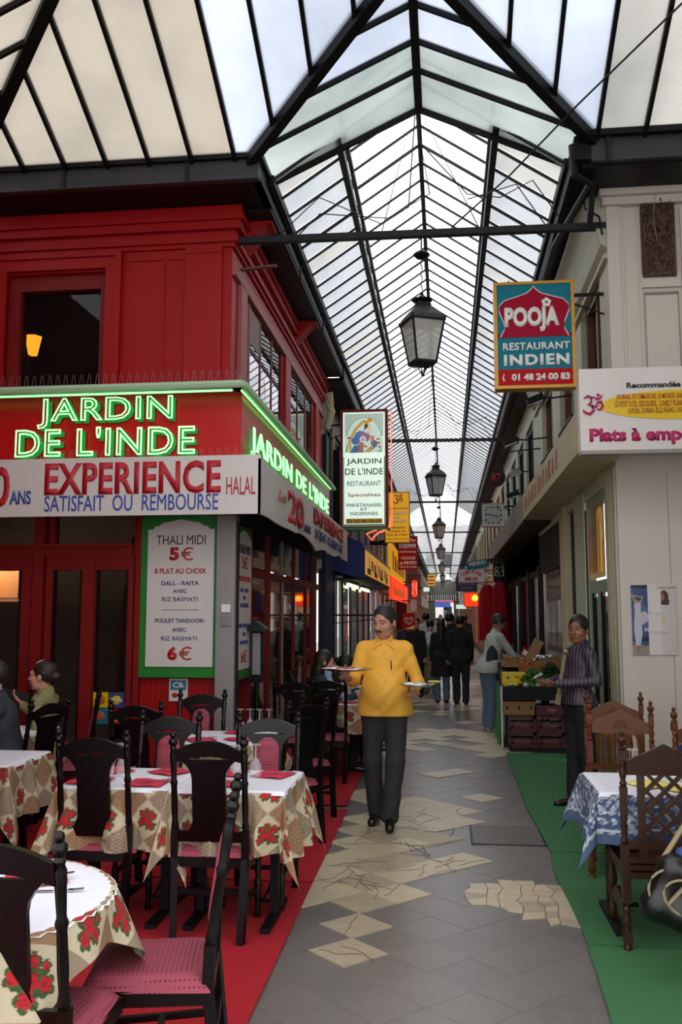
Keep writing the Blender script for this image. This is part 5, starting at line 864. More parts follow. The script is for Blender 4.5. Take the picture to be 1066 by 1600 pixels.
# ============================================================ FURNITURE
WD = M['wood']
def post_parts(x, m, name='post', h=1.0, lean=-.06):
    """square rear leg that turns into a ringed post with two finial balls"""
    b = MB(); b.bar((x*.94, -.25, 0), (x, -.205, .42), .036, .036).bar((x, -.205, .42), (x, -.21, .56), .036, .04)
    prof = [(.0, .017), (.02, .02), (.04, .015), (.10, .018), (.2, .016), (.215, .021), (.23, .015), (.30, .018), (.345, .02), (.36, .014), (.372, .019), (.385, .012)]
    p0 = Vector((x, -.21, .56)); d = Vector((0, lean, .40)); L = d.length; d.normalize(); s_ = (h-.05-.56)/.40
    b.tube([p0+d*t*s_ for t, r in prof], [r for t, r in prof], 8); top = p0+d*.385*s_
    b.ball(top+d*.018, .025, 6); b.ball(top+d*.052, .017, 6); return b
def rail(x0, x1, z0, z1, rise, dip, y, t, n=12):
    P = [(x0+(x1-x0)*k/n, z1+rise*math.sin(math.pi*k/n)) for k in range(n+1)]; Q = [(x0+(x1-x0)*k/n, z0+dip*math.sin(math.pi*k/n)) for k in range(n, -1, -1)]
    fs = [(k, k+1, 2*n-k, 2*n+1-k) for k in range(n)]; pl = P+Q; yy = lambda z: y-.15*(z-.5)
    vs = [(a, yy(c)-t/2, c) for a, c in pl]+[(a, yy(c)+t/2, c) for a, c in pl]; N = len(pl)
    return MB().add(vs, [f for f in fs]+[tuple(i+N for i in f[::-1]) for f in fs]+[(i, (i+1) % N, N+(i+1) % N, N+i) for i in range(N)])
def cushion(w, d, z, hgt, m, par, name='seat_cushion'):
    def f(u, v): x = (u-.5)*2; y = (v-.5)*2; k = (1-np.abs(x)**6)*(1-np.abs(y)**6); return np.stack([x*w/2*(1+.02*k)*(1-.06*y), y*d/2, z+hgt*np.clip(k, 0, 1)**.45], 1)
    return grid_sheet(name, f, 16, 16, None, m, par)
def dark_chair(label):
    t = thing('dining_chair', label, 'chair', group='dark lacquered restaurant chairs')
    for s in (-1, 1):
        post_parts(.185*s, WD, h=1.06).build('back_post', WD, t)
        MB().lathe([(.016, 0), (.02, .02), (.014, .05), (.02, .12), (.022, .2), (.013, .24), (.024, .27), (.015, .3), (.024, .33), (.024, .4)], 8, (.17*s, .18, 0)).build('front_leg', WD, t)
        MB().bar((.175*s, -.22, .2), (.17*s, .18, .18), .022, .022).build('side_stretcher', WD, t)
    MB().bar((-.17, -.02, .19), (.17, -.02, .19), .022, .022).build('stretcher', WD, t); MB().bar((-.175, -.225, .26), (.175, -.225, .26), .02, .03).build('stretcher', WD, t)
    rail(-.175, .175, .905, .965, .05, .03, -.205, .028).build('top_rail', WD, t); rail(-.18, .18, .50, .555, .0, .0, -.205, .024).build('lower_rail', WD, t)
    n = 12; P = []
    for k in range(n+1):
        z = .54+.38*k/n; w = .088+.06*max(0, (k/n-.75)/.25)**2+.035*max(0, (.16-k/n)/.16)**1.5; P.append((w, z))
    vs = []
    for w, z in P: y = -.205-.15*(z-.5); vs += [(-w, y-.011, z), (w, y-.011, z), (w, y+.011, z), (-w, y+.011, z)]
    MB().add(vs, [(i*4+k, i*4+(k+1) % 4, i*4+4+(k+1) % 4, i*4+4+k) for i in range(n) for k in range(4)]+[(0, 1, 2, 3), (n*4, n*4+1, n*4+2, n*4+3)]).build('splat', WD, t)
    def pad(u, v): x = (u-.5)*2; z = .57+v*.33; w = .072*np.sqrt(np.clip(1-np.clip((v-.8)/.2, 0, 1)**2*.9, .05, 1)); k = np.clip((1-np.abs(x)**4)*(1-np.abs(2*v-1)**6), 0, 1)**.5; return np.stack([x*w, -.205-.15*(z-.5)+.012+.02*k, z], 1)
    grid_sheet('back_pad', pad, 8, 14, None, M['brocade'], t)
    MB().box(-.205, .205, -.22, .21, .375, .425).build('seat_frame', WD, t); cushion(.42, .43, .42, .05, M['brocade'], t); return t
def trestle(t, a, b, h=.73, m=None):
    m = m or M['black']; MB().box(-a/2, a/2, -b/2, b/2, h-.025, h).build('tabletop', WD, t)
    for s in (-1, 1):
        x = s*(a/2-.1); MB().bar((x, 0, .04), (x, 0, h-.03), .045, .045).build('leg', m, t); MB().bar((x, -b/2+.04, .025), (x, b/2-.04, .025), .05, .04).build('foot', m, t); MB().bar((x, -b/2+.08, h-.045), (x, b/2-.08, h-.045), .04, .03).build('top_brace', m, t)
    c = MB()
    for s in (-1, 1): c.tube([(s*(a/2-.1), 0, .1)]+[(s*(.12+.08*math.cos(q)), 0, .3+.2*math.sin(q)) for q in (-1.4, -.7, 0, .7, 1.4)]+[(s*(a/2-.1), 0, .6)], .014, 6)
    c.build('scroll_brace', m, t)
def drape_fn(a, b, S1, S2, z, seed=0, rnd=None, flare=.1, ripple=.03):
    def f(u, v):
        x = (u-.5)*S1; y = (v-.5)*S2
        if rnd: r = np.hypot(x, y)+1e-9; k = np.minimum(r, rnd)/r; bx, by = x*k, y*k
        else: bx = np.clip(x, -a/2, a/2); by = np.clip(y, -b/2, b/2)
        ex, ey = x-bx, y-by; e = np.hypot(ex, ey)+1e-9; ox, oy = ex/e, ey/e; th_ = np.arctan2(by, bx)
        w = np.sin(th_*9+seed)*.6+np.sin(th_*15+seed*2)*.4+np.sin((bx+by)*24+seed); out = flare*e+ripple*np.clip(e/.25, 0, 1)*w+.008*(1-np.exp(-e/.01)); corner = np.minimum(np.abs(ex), np.abs(ey)); out = out+corner*.35*(1+.4*np.sin(seed*3+th_*2))
        tx, ty = -oy, ox; sw = .02*np.clip(e/.2, 0, 1)*np.sin(th_*11+seed*1.7)
        return np.stack([bx+ox*out+tx*sw, by+oy*out+ty*sw, z-np.clip(e-.004, 0, 1)*.97], 1)
    return f
def rosecloth(S1, S2, lace=False, cell=.215, ph=0):
    def f(u, v):
        x = (u-.5)*S1; y = (v-.5)*S2; p = (x+y)/math.sqrt(2)/cell*1.4142+ph; q = (x-y)/math.sqrt(2)/cell*1.4142+ph*.5; i, j = np.floor(p), np.floor(q); fp, fq = p-i-.5, q-j-.5
        X = (fp+fq)*.7071; Y = (fp-fq)*.7071; out = np.tile(lc('#a5825f'), (len(u), 1)); par = ((i+j) % 2) == 0
        ck = (np.sin(x*620)*np.sin(y*620) > 0); out[~par & ck] = lc('#8d6b4c'); g = ~par & ((i % 2) == 0); out[g] = lc('#85705c'); out[g & ck] = lc('#a8957e'); out[par] = lc('#c9bb9e')
        leaf = np.zeros(len(u), bool); rose = leaf.copy(); dk = leaf.copy()
        for k, (cx, cy, r) in enumerate(((.0, .02, .15), (.2, .16, .12), (-.17, .2, .10), (-.2, -.12, .12), (.16, -.16, .13), (.02, .32, .07))):
            d = np.hypot(X-cx, Y-cy); a = np.arctan2(Y-cy, X-cx); leaf |= d < r*1.4*(.75+.35*np.abs(np.sin(a*2.5+k))); rose |= d < r*(.9+.12*np.sin(a*5+k)); dk |= (d < r*.9) & (np.sin(d*90+a*2+k) > .75)
        out[par & leaf] = lc('#3a5a2c'); out[par & leaf & (np.sin(X*60)*np.sin(Y*50) > .2)] = lc('#27401f'); out[par & rose] = lc('#c01822'); out[par & rose & dk] = lc('#7d0d16')
        return out*.85
    return f
def bluecloth(S1, S2):
    def f(u, v):
        x = (u-.5)*S1; y = (v-.5)*S2; out = np.tile(lc('#3d4f70'), (len(u), 1)); edge = np.minimum(np.minimum(u*S1, (1-u)*S1), np.minimum(v*S2, (1-v)*S2))
        n = np.sin(x*62+3*np.sin(y*31+1))*np.cos(y*55+3*np.sin(x*27)); out[n > .12] = lc('#a2a9b2'); n3 = np.sin(x*130+2*np.sin(y*60))*np.cos(y*120); out[(n > .12) & (n3 > .45)] = lc('#5a6b85'); n2 = np.abs(np.sin(x*90+5*np.sin(y*22))) < .14; out[n2] = lc('#2f3d56'); out[(edge > .06) & (edge < .075)] = lc('#b0b6bd'); out[edge < .05] = lc('#40536f')
        dots = (np.sin(x*90)*np.sin(y*90) > .75) & (edge > .1) & (edge < .2); out[dots] = lc('#d0d4da'); return out
    return f
TZ = .735
def table(x, y, a, b, lab, paper=True, rz=0, S=None, seed=1, cloth='rose'):
    t = thing('restaurant_table', lab[0], 'table', (x, y, 0), rz, 'restaurant tables'); trestle(t, a, b)
    S1, S2 = S or (a+.68, b+.62); fn = drape_fn(a, b, S1, S2, TZ+.002, seed)
    c = grid_sheet('tablecloth', fn, 190, 190, (rosecloth(S1, S2, ph=seed*.37) if cloth == 'rose' else bluecloth(S1, S2)), M['clothprint'], label=lab[1], cat='tablecloth'); c.location = (x, y, 0); c.rotation_euler = (0, 0, rz)
    if paper:
        p = grid_sheet('paper_cover', drape_fn(a, b, a+.06, b+.05, TZ+.0075, seed, flare=.06, ripple=.002), 30, 30, None, M['paper'], label=lab[2], cat='table cover'); p.location = (x, y, 0); p.rotation_euler = (0, 0, rz)
    return t
TT = TZ+.012
proto = {}
def place(key, build, label, loc, rz, group=None):
    if key not in proto: o = build(label); o.location = loc; o.rotation_euler = (0, 0, rz); proto[key] = o; return o
    return dup(proto[key], loc, rz, label, group)
def chair(label, bx, by, rzdeg):  # bx,by: middle of the chair's back on the floor
    r = R(rzdeg); f = Vector((-math.sin(r), math.cos(r), 0)); return place('dc', dark_chair, label, Vector((bx, by, 0))+f*.23, r)
chair('dark chair with its back to the viewer at the joined tables, aisle side', -1.215, 4.62, 0)
chair('dark chair with its back to the viewer at the joined tables, wall side', -1.85, 4.67, 0)
chair('dark chair facing the viewer across the joined tables, wall side', -1.74, 5.58, 180)
chair('dark chair facing the viewer across the joined tables, aisle side', -1.105, 5.56, 180)
chair('dark chair turned obliquely at the aisle edge between two tables, nearer of two', -1.03, 6.52, 52)
chair('dark chair turned obliquely at the aisle edge, farther of two behind one another', -1.06, 7.38, 48)
chair('dark chair seen edge on beside the round table in the foreground', -.812, 3.25, 101)
chair('dark chair cut by the picture edge in front of the round table', -1.26, 2.52, 0)
chair('dark chair with arched back below the menu board, nearer one', -2.2, 6.33, 0)
chair('dark chair with pink pad beside the grey corner post', -1.98, 7.2, 180)
chair('dark chair seen sideways behind the woman in the olive hoodie', -2.93, 7.3, 112)
chair('dark chair behind the man in the charcoal suit', -2.93, 6.4, 70)
chair('dark chair with pink back beyond the woman in the olive hoodie', -3.75, 7.45, 200)
chair('dark chair of the long haired woman at the far rose cloth table', -1.62, 9.75, -88)
chair('dark chair with its back to the viewer in front of the far rose cloth table', -1.18, 8.95, 4)
chair('dark chair half hidden behind the waiter at the aisle edge', -.52, 10.2, 88)
chair('dark chair in front of the long haired woman close to the side shopfront', -1.48, 8.75, 10)
tl = [((-1.77, 5.03), 'left one of two long rose cloth tables joined side by side', 'rose printed brown tablecloth on the left of the two joined tables', 'white paper cover on the left of the two joined tables'),
      ((-1.155, 5.03), 'right one of two joined rose cloth tables near the aisle', 'rose printed brown tablecloth on the joined table near the aisle', 'white paper cover on the joined table near the aisle')]
for i, (p, a, b, c) in enumerate(tl): table(p[0], p[1], .61, .62, (a, b, c), S=(1.34, 1.26), seed=2+i*3)
table(-1.66, 6.75, .66, .7, ('small table with upturned glasses below the menu board', 'rose printed tablecloth on the small table below the menu board', 'white paper cover on the small table below the menu board'), seed=4)
table(-1.02, 9.75, .6, .8, ('far table with bottles beside the long haired woman', 'rose printed tablecloth on the far table beside the waiter', 'white paper cover on the far table beside the waiter'), seed=5)
table(-1.1, 11.55, .6, .8, ('farthest table behind the waiter with plates and bottles', 'tan tablecloth on the farthest table behind the waiter', 'white paper cover on the farthest table behind the waiter'), seed=6)
table(-3.0, 5.62, .66, .62, ('table of the man in the charcoal suit at the picture edge', 'rose printed tablecloth hanging in a point beside the suited man', 'white paper cover on the table of the suited man'), seed=7)
table(-3.5, 6.95, .6, .6, ('small table in front of the woman in the olive hoodie', 'pale tablecloth in front of the woman in the olive hoodie', 'white paper cover in front of the woman in the olive hoodie'), seed=8)
# round table in the foreground
RC, RRr = (-1.60, 2.88), .50
t = thing('round_table', 'round table in the foreground under a white scalloped cover', 'table', (RC[0], RC[1], 0)); MB().lathe([(RRr-.01, TZ-.03), (RRr, TZ-.015), (RRr-.005, TZ)], 40).build('tabletop', WD, t); MB().lathe([(.2, 0), (.2, .03), (.05, .08), (.04, .35), (.06, .6), (.12, TZ-.03)], 14).build('pedestal', M['black'], t)
c = grid_sheet('tablecloth', drape_fn(0, 0, 1.26, 1.26, TZ+.002, 3.3, rnd=RRr, flare=.12, ripple=.03), 250, 250, rosecloth(1.26, 1.26, ph=.72, cell=.27), M['clothprint'], label='cream rose printed tablecloth hanging in a point from the round table', cat='tablecloth'); c.location = (RC[0], RC[1], 0); c.rotation_euler = (0, 0, R(-8))
def roundpaper(u, v): r = u*(RRr+.012)*(1+.006*np.sin(v*2*math.pi*60)*np.clip((u-.95)*20, 0, 1)); a = v*2*math.pi; return np.stack([r*np.cos(a), r*np.sin(a), TZ+.008-np.clip(r-RRr, 0, 1)], 1)
p = grid_sheet('paper_cover', roundpaper, 12, 240, None, M['paper'], label='white round paper cover with a scalloped edge in the foreground', cat='table cover'); p.location = (RC[0], RC[1], 0)
# place settings
def napkin(label): 
    def f(u, v): x = (u-.5)*.2; y = (v-.5)*.2; return np.stack([x, y, .003+.004*np.sin(9*u+3*v)*np.sin(7*v)+.004], 1)
    t = grid_sheet('napkin', f, 8, 8, None, M['napkin'], label=label, cat='napkin'); MB  # noqa
    m = t.modifiers.new('thickness', 'SOLIDIFY'); m.thickness = .003; return tag(t, group='red napkins')
def cutlery(label):
    b = MB(); b.box(-.008, .008, -.09, .0, 0, .002); b.bar((0, 0, .002), (0, .05, .004), .005, .003); b.box(-.011, .011, .05, .065, .002, .005)
    for k in (-1, -.33, .33, 1): b.bar((k*.009, .065, .004), (k*.009, .1, .007), .003, .002)
    o = b.build('fork', M['steel']); return tag(o, label, 'fork', 'forks and knives on the tables')
def wineglass(label):
    t = tag(MB().lathe([(.032, 0), (.033, .002), (.006, .006), (.005, .07), (.02, .085), (.035, .12), (.036, .15), (.030, .18), (.028, .18), (.033, .15), (.032, .12), (.017, .09)], 16).build('wine_glass', M['glass']), label, 'glass', 'stemmed glasses on the tables'); return t
def upglass(label): # standing on its rim
    t = tag(MB().lathe([(.030, 0), (.036, .03), (.035, .06), (.02, .095), (.006, .11), (.005, .17), (.033, .177), (.033, .18)], 16).build('upturned_glass', M['glass']), label, 'glass', 'upturned glasses on the tables'); return t
def tumbler(label): return tag(MB().lathe([(.027, 0), (.034, .09), (.032, .09), (.025, .006)], 14).build('tumbler', M['glass']), label, 'glass', 'tumblers on the tables')
def place_setting(lst):
    for key, fn, x, y, rz, lab in lst: place(key, fn, lab, (x, y, TT+(.008 if key == 'fk' else 0)), R(rz))
for x, y, w in ((-1.95, 4.86, 'wall side of the left joined table'), (-1.95, 5.2, 'back wall side of the left joined table'), (-1.62, 4.84, 'front middle of the left joined table'), (-1.6, 5.2, 'back middle of the left joined table'), (-1.25, 4.86, 'front middle of the aisle side joined table'), (-1.27, 5.2, 'back middle of the aisle side joined table'), (-.99, 5.17, 'back aisle corner of the joined tables'), (-1.8, 6.55, 'front of the menu board table'), (-1.5, 6.6, 'front aisle side of the menu board table'), (-1.6, 6.98, 'back of the menu board table'), (-1.42, 3.08, 'back of the round foreground table'), (-3.2, 5.6, 'table of the suited man'), (-1.02, 9.5, 'front of the far table beside the waiter'), (-.95, 9.95, 'back of the far table beside the waiter')):
    place('nk', napkin, 'red folded napkin on the ' + w, (x, y, TT), R(20+60*x*y)); place('fk', cutlery, 'steel fork across the napkin on the ' + w, (x+.03, y+.0, TT+.012), R(-60 if w != 'back of the round foreground table' else -75))
place('fk', cutlery, 'steel knife shaped fork beside the napkin at the rear of the round foreground table', (-1.3, 2.95, TT), R(-80))
for k, (x, y, w) in enumerate(((-1.84, 5.05, 'behind the left dark chair'), (-1.16, 5.05, 'in the middle of the aisle side joined table'), (-1.08, 5.1, 'right of its neighbour on the joined table'))): place('ug', upglass, 'upturned stem glass standing on its rim ' + w, (x, y, TT), 0)
for k in range(4): place('ug', upglass, ['upturned stem glass in the row below the corner post, first from the wall', 'upturned stem glass in the row below the corner post, second from the wall', 'upturned stem glass in the row below the corner post, third from the wall', 'upturned stem glass in the row below the corner post, nearest the aisle'][k], (-1.60+k*.075, 6.98, TT), 0)
for k, (x, y, w) in enumerate(((-1.9, 5.0, 'near the left dark chair'), (-1.22, 5.2, 'beside the napkin near the aisle'), (-1.08, 9.55, 'at the front of the far table'), (-.9, 9.75, 'in the middle of the far table'), (-.98, 10.0, 'at the back of the far table'))): place('tb', tumbler, 'clear tumbler standing ' + w, (x, y, TT), 0)
for k, (x, y, w) in enumerate(((-.88, 9.5, 'near the aisle corner of the far table'), (-1.12, 9.85, 'beside the women at the far table'), (-.85, 9.98, 'at the aisle edge of the far table'), (-1.0, 11.4, 'on the farthest table behind the waiter'), (-1.2, 11.5, 'on the wall side of the farthest table'), (-.92, 11.7, 'on the aisle side of the farthest table'))): place('wg', wineglass, 'stemmed wine glass ' + w, (x, y, TT), 0)
def bottle_(label): return tag(MB().lathe([(.032, 0), (.036, .01), (.036, .13), (.02, .17), (.013, .2), (.013, .25), (.011, .25)], 14).build('water_bottle', M['glass']), label, 'bottle', 'clear bottles on the tables')
for x, y, w in ((-1.2, 9.42, 'at the near corner of the far table'), (-1.05, 9.7, 'between the glasses of the far table'), (-1.0, 11.2, 'on the farthest table behind the waiter')): place('bt', bottle_, 'clear water bottle ' + w, (x, y, TT), 0)
def plate_(label, r=.12):
    return tag(MB().lathe([(.05, 0), (.07, .004), (r, .014), (r, .017), (.07, .008), (.01, .006)], 24).build('plate', M['whiteplastic']), label, 'plate')
place('pl', plate_, 'white plate at the front of the far table', (-.95, 9.6, TT), 0); place('pl', plate_, 'white plate on the farthest table behind the waiter', (-1.05, 11.3, TT), 0)
tag(MB().lathe([(.03, 0), (.035, .03), (.03, .05), (.015, .06)], 12, (-2.0, 5.12, TT)).build('salt_pot', M['whiteplastic']), 'small white salt pot on the left joined table behind the chair post', 'pot')
# ------------------------------------------------ carved chairs on the green carpet
def carved(label, style, m, hh=1.08):
    t = thing('carved_chair', label, 'chair')
    for s in (-1, 1):
        x = .2*s; b = MB(); b.bar((x, -.2, .36), (x, -.2, .52), .04, .04).bar((x, -.21, .66), (x, -.215, .80), .036, .036).bar((x, -.22, .93), (x, -.222, .98), .036, .036)
        b.tube([(x, -.2, .52)]+[(x, -.2-.01*k/8, .52+.0175*k) for k in range(1, 9)], [.012, .02, .013, .019, .013, .019, .013, .018, .014], 8)
        b.tube([(x, -.215, .80+.0163*k) for k in range(9)], [.013, .019, .012, .016, .019, .016, .012, .019, .013], 8)
        b.tube([(x, -.222, .98+dz) for dz in (0, .012, .02, .035, .05, .062, .07, .085, .1)], [.016, .02, .01, .02, .024, .018, .009, .015, .003], 8); b.build('back_post', m, t)
        lb = MB(); z = .36
        for zz, hh_ in ((.36, .0),): lb.bar((x, -.2, .24), (x, -.2, .36), .042, .042)
        lb.tube([(x, -.2, .05+.0175*k) for k in range(11)]+[(x, -.2, .24)], [.014, .022, .016, .022, .016, .02, .022, .02, .016, .022, .014, .02], 8).bar((x, -.2, .05), (x, -.2, .11), .042, .042).tube([(x, -.2, 0), (x, -.2, .015), (x, -.2, .03), (x, -.2, .05)], [.018, .022, .022, .012], 8)
        for k in range(7): lb.ball((x, -.222, .14+k*.032), .008, 4)
        lb.build('rear_leg', m, t)
        MB().tube([(x, .2, q) for q in (0, .02, .04, .06, .1, .14, .18, .22, .26, .3, .34, .4)], [.02, .026, .014, .026, .02, .015, .02, .027, .03, .018, .026, .026], 8).build('front_leg', m, t)
        MB().prism([(-.18, .2), (.18, .2), (.18, .24), (.12, .25), (.06, .29), (0, .3), (-.06, .29), (-.12, .25), (-.18, .24)], lambda u, v, tt: (tt, u, v-.04), x-.01, x+.01).build('carved_stretcher', m, t, smooth=False)
        MB().box(x-.012, x+.012, -.19, .2, .36, .42).build('side_rail', m, t)
    MB().prism([(-.185, .86), (.185, .86), (.185, .93), (.1, .965), (0, 1.015), (-.1, .965), (-.185, .93)], lambda u, v, tt: (u, tt-.1*(v-.9), v), -.235, -.208).build('peaked_top_rail', m, t, smooth=False)
    MB().box(-.19, .19, -.225, -.19, .36, .39).box(-.19, .19, -.222, -.195, .40, .425).box(-.19, .19, -.225, -.19, .435, .46).build('rear_rail', m, t)
    MB().box(-.185, .185, -.222, -.2, .50, .54).build('lower_rail', m, t)
    if style == 'lattice':
        for s in (-1, 1): MB().box(s*.115-.018 if s > 0 else -.133, s*.115+.018 if s > 0 else -.097, -.225, -.205, .46, .88).build('stile', m, t)
        for s in (-1, 1):
            for k in range(-1, 5):
                z0 = .50+k*.09; a, b_ = Vector((-.1*s, -.213, z0)), Vector((.1*s, -.219, z0+.2))
                if z0 < .46: q = (.46-z0)/.2; a = a+(b_-a)*q
                if z0+.2 > .88: q = (.88-z0)/.2; b_ = a+(b_-a)*min(1, q) if z0 < .46 else Vector((-.1*s, -.213, z0))+(Vector((.1*s, -.219, z0+.2))-Vector((-.1*s, -.213, z0)))*q
                MB().bar(a, b_, .018, .024, up=(0, 1, 0)).build('lattice_slat', m, t, smooth=False)
    else:
        for k in (-.12, -.04, .04, .12): MB().tube([(k, -.212, z) for z in (.54, .58, .62, .68, .74, .8, .86)], [.012, .016, .01, .015, .01, .016, .012], 7).build('spindle', m, t)
        for k in (-.08, 0, .08): MB().prism([(k-.04, .87), (k-.04, .84), (k-.028, .8), (k-.02, .83), (k, .855), (k+.02, .83), (k+.028, .8), (k+.04, .84), (k+.04, .87)], lambda u, v, tt: (u, tt, v), -.222, -.205).build('arch', m, t, smooth=False)
        MB().prism([(.0+.05*math.cos(R(a)), .9+.05*math.sin(R(a))) for a in range(0, 181, 20)], lambda u, v, tt: (u, tt, v), -.243, -.205).build('carved_fan', m, t, smooth=False)
    MB().box(-.19, .19, -.19, .2, .39, .43).build('seat_frame', m, t); cushion(.37, .38, .425, .03, M['seatleather'], t); return t
def cchair(key, style, m, label, bx, by, rzdeg):
    r = R(rzdeg); f = Vector((-math.sin(r), math.cos(r), 0)); return place(key, lambda l: carved(l, style, m), label, Vector((bx, by, 0))+f*.2, r)
cchair('ccl', 'lattice', M['brown_b'], 'dark carved chair with a diamond lattice back, nearest on the green carpet', 1.07, 4.76, 0)
cchair('cca', 'arch', M['brown'], 'lighter brown carved chair with peaked back, nearer of two beside the striped shirt man', 1.16, 6.36, 170)
cchair('cca', 'arch', M['brown'], 'lighter brown carved chair with peaked back, farther of two beside the striped shirt man', 1.25, 7.1, 172)
cchair('cca', 'arch', M['brown'], 'brown carved chair at the far side of the blue clothed table by the picture edge', 1.62, 5.95, 182)
table(1.42, 5.2, 1.3, .6, ('long table with a blue patterned cloth on the green carpet', 'blue and cream patterned tablecloth hanging in points on the right', 'white paper cover on the blue clothed table'), S=(1.85, 1.12), seed=2.2, cloth='blue')
table(2.2, 6.9, .9, .7, ('rear table with a blue cloth against the white wall', 'blue patterned tablecloth on the rear table at the white wall', 'white paper cover on the rear table at the white wall'), seed=5, cloth='blue')
def ynap(label): o = napkin(label); o.data.materials[0] = M['yellownap']; o['group'] = 'yellow napkins'; return o
for x, y, w in ((1.08, 5.12, 'beside the glass'), (1.25, 4.98, 'behind the lattice chair back'), (1.4, 5.25, 'near the picture edge')): place('yn', ynap, 'yellow napkin on the blue clothed table ' + w, (x, y, TT), R(30*x))
place('ug', upglass, 'upturned stem glass beside the post of the lattice chair', (1.0, 5.15, TT), 0); place('ug', upglass, 'upturned stem glass behind the lattice of the near carved chair', (1.2, 5.2, TT), 0)
for k in range(3): place('tb', tumbler, ['tumbler on the rear blue clothed table, nearest the peaked chair', 'tumbler on the rear blue clothed table, middle one', 'tumbler on the rear blue clothed table, by the picture edge'][k], (1.95+.13*k, 6.8, TT), 0)
# sports bag hanging from the near carved chair
bg_ = thing('shoulder_bag', 'black sports bag with cream piping hanging from the lattice chair', 'bag', (1.08, 4.38, .39), R(-8)); bg_.rotation_euler = (0, R(18), R(-8))
s = SDF(); s.cap((-.12, 0, -.09), (.12, 0, -.09), .07, None, .02); s.cap((-.1, 0, .09), (.1, 0, .09), .06, None, .04); s.cap((-.12, 0, -.09), (-.1, 0, .09), .07, .06, .04); s.cap((.12, 0, -.09), (.1, 0, .09), .07, .06, .04); s.cap((0, 0, -.09), (0, 0, .09), .07, .065, .04); part('body', s.mesh('body', M['leather'], .01), bg_)
for r0, yy in ((.95, -.05), (.62, -.072)): MB().tube([(.195*r0*math.cos(a), yy, .13*r0*math.sin(a)-.0) for a in [2*math.pi*k/28 for k in range(29)]], .006, 5).build('piping', M['tan'], bg_)
for k, xx in enumerate((-.09, .03)): MB().bar((xx, -.075, -.05), (xx+.05, -.075, .06), .03, .01).build('logo_stripe', M['tan'], bg_)
MB().tube([(-.15, 0, .12), (-.1, .02, .3), (0, .05, .42), (.06, .03, .3), (.12, 0, .12)], .012, 6).build('strap', M['tan'], bg_); MB().ball((-.06, .02, .16), .05, 6, (1, .7, .8)).build('blue_cloth', M['bluecloth'], bg_)
# ============================================================ GREENGROCER'S STAND
gs_ = thing('produce_stand', 'low market stand with green side cloth piled with boxes and herbs', 'market stand', (0, 0, 0))
MB().box(.70, 1.45, 11.62, 13.3, .70, .76).build('table_board', M['black'], gs_); MB().prism([(11.9, .76), (13.3, .76), (13.3, 1.0), (12.6, .92)], lambda u, v, t: (t, u, v), .72, 1.45).build('raised_back_board', M['black'], gs_, smooth=False)
for x in (.74, 1.42):
    for y in (11.7, 13.2): MB().bar((x, y, 0), (x, y, .7), .04, .04).build('leg', M['black'], gs_)
def gcl(u, v): return np.stack([.69+.02*np.sin(u*14)*(1-v)-.03*(1-v), 11.6+u*1.4, .02+.74*v], 1)
grid_sheet('green_side_cloth', gcl, 30, 8, None, M['greencloth'], gs_); MB().box(.69, 1.45, 11.6, 11.62, .6, .76).build('front_valance', M['black'], gs_); MB().tube([(.68, 11.6, .02), (.68, 11.6, .77)], .012).build('white_edge', M['whiteplastic'], gs_)
def crate(label, x, y, z, w=.34, d=.3, h=.2, m=None, lid=True):
    m = m or M['cratered']; t = thing('crate', label, 'crate', (x, y, z), group='soft drink crates under the stand'); b = MB(); b.box(-w/2, w/2, -d/2, d/2, 0, .015)
    for zz, hh_ in ((.0, .05), (.075, .045) if lid else (.06, .05), (h-.035, .035)): b.box(-w/2, w/2, -d/2, -d/2+.015, zz, zz+hh_).box(-w/2, w/2, d/2-.015, d/2, zz, zz+hh_).box(-w/2, -w/2+.015, -d/2, d/2, zz, zz+hh_).box(w/2-.015, w/2, -d/2, d/2, zz, zz+hh_)
    for sx in (-1, 1):
        for sy in (-1, 1): b.box(sx*w/2-.03 if sx > 0 else -w/2, w/2 if sx > 0 else -w/2+.03, sy*d/2-.03 if sy > 0 else -d/2, d/2 if sy > 0 else -d/2+.03, 0, h)
    b.box(-w*.3, w*.3, -d/2-.002, -d/2+.01, .05, .13); b.build('shell', m, t, smooth=False); em = MB()
    for k in range(7): em.bar((-.08+k*.025, -d/2-.006, .07), (-.06+k*.025, -d/2-.006, .11), .005, .003)
    em.tube([(-.09, -d/2-.006, .09), (-.04, -d/2-.006, .115), (.03, -d/2-.006, .07), (.09, -d/2-.006, .1)], .004, 4); em.build('printed_emblem', M['tan'], t, smooth=False); return t
for x, w in ((.93, 'green cloth side'), (1.28, 'wall side')):
    for k in range(2): crate('maroon crate under the stand on the %s, %s' % (w, 'lower one' if k == 0 else 'upper one'), x, 11.8, .0+.2*k)
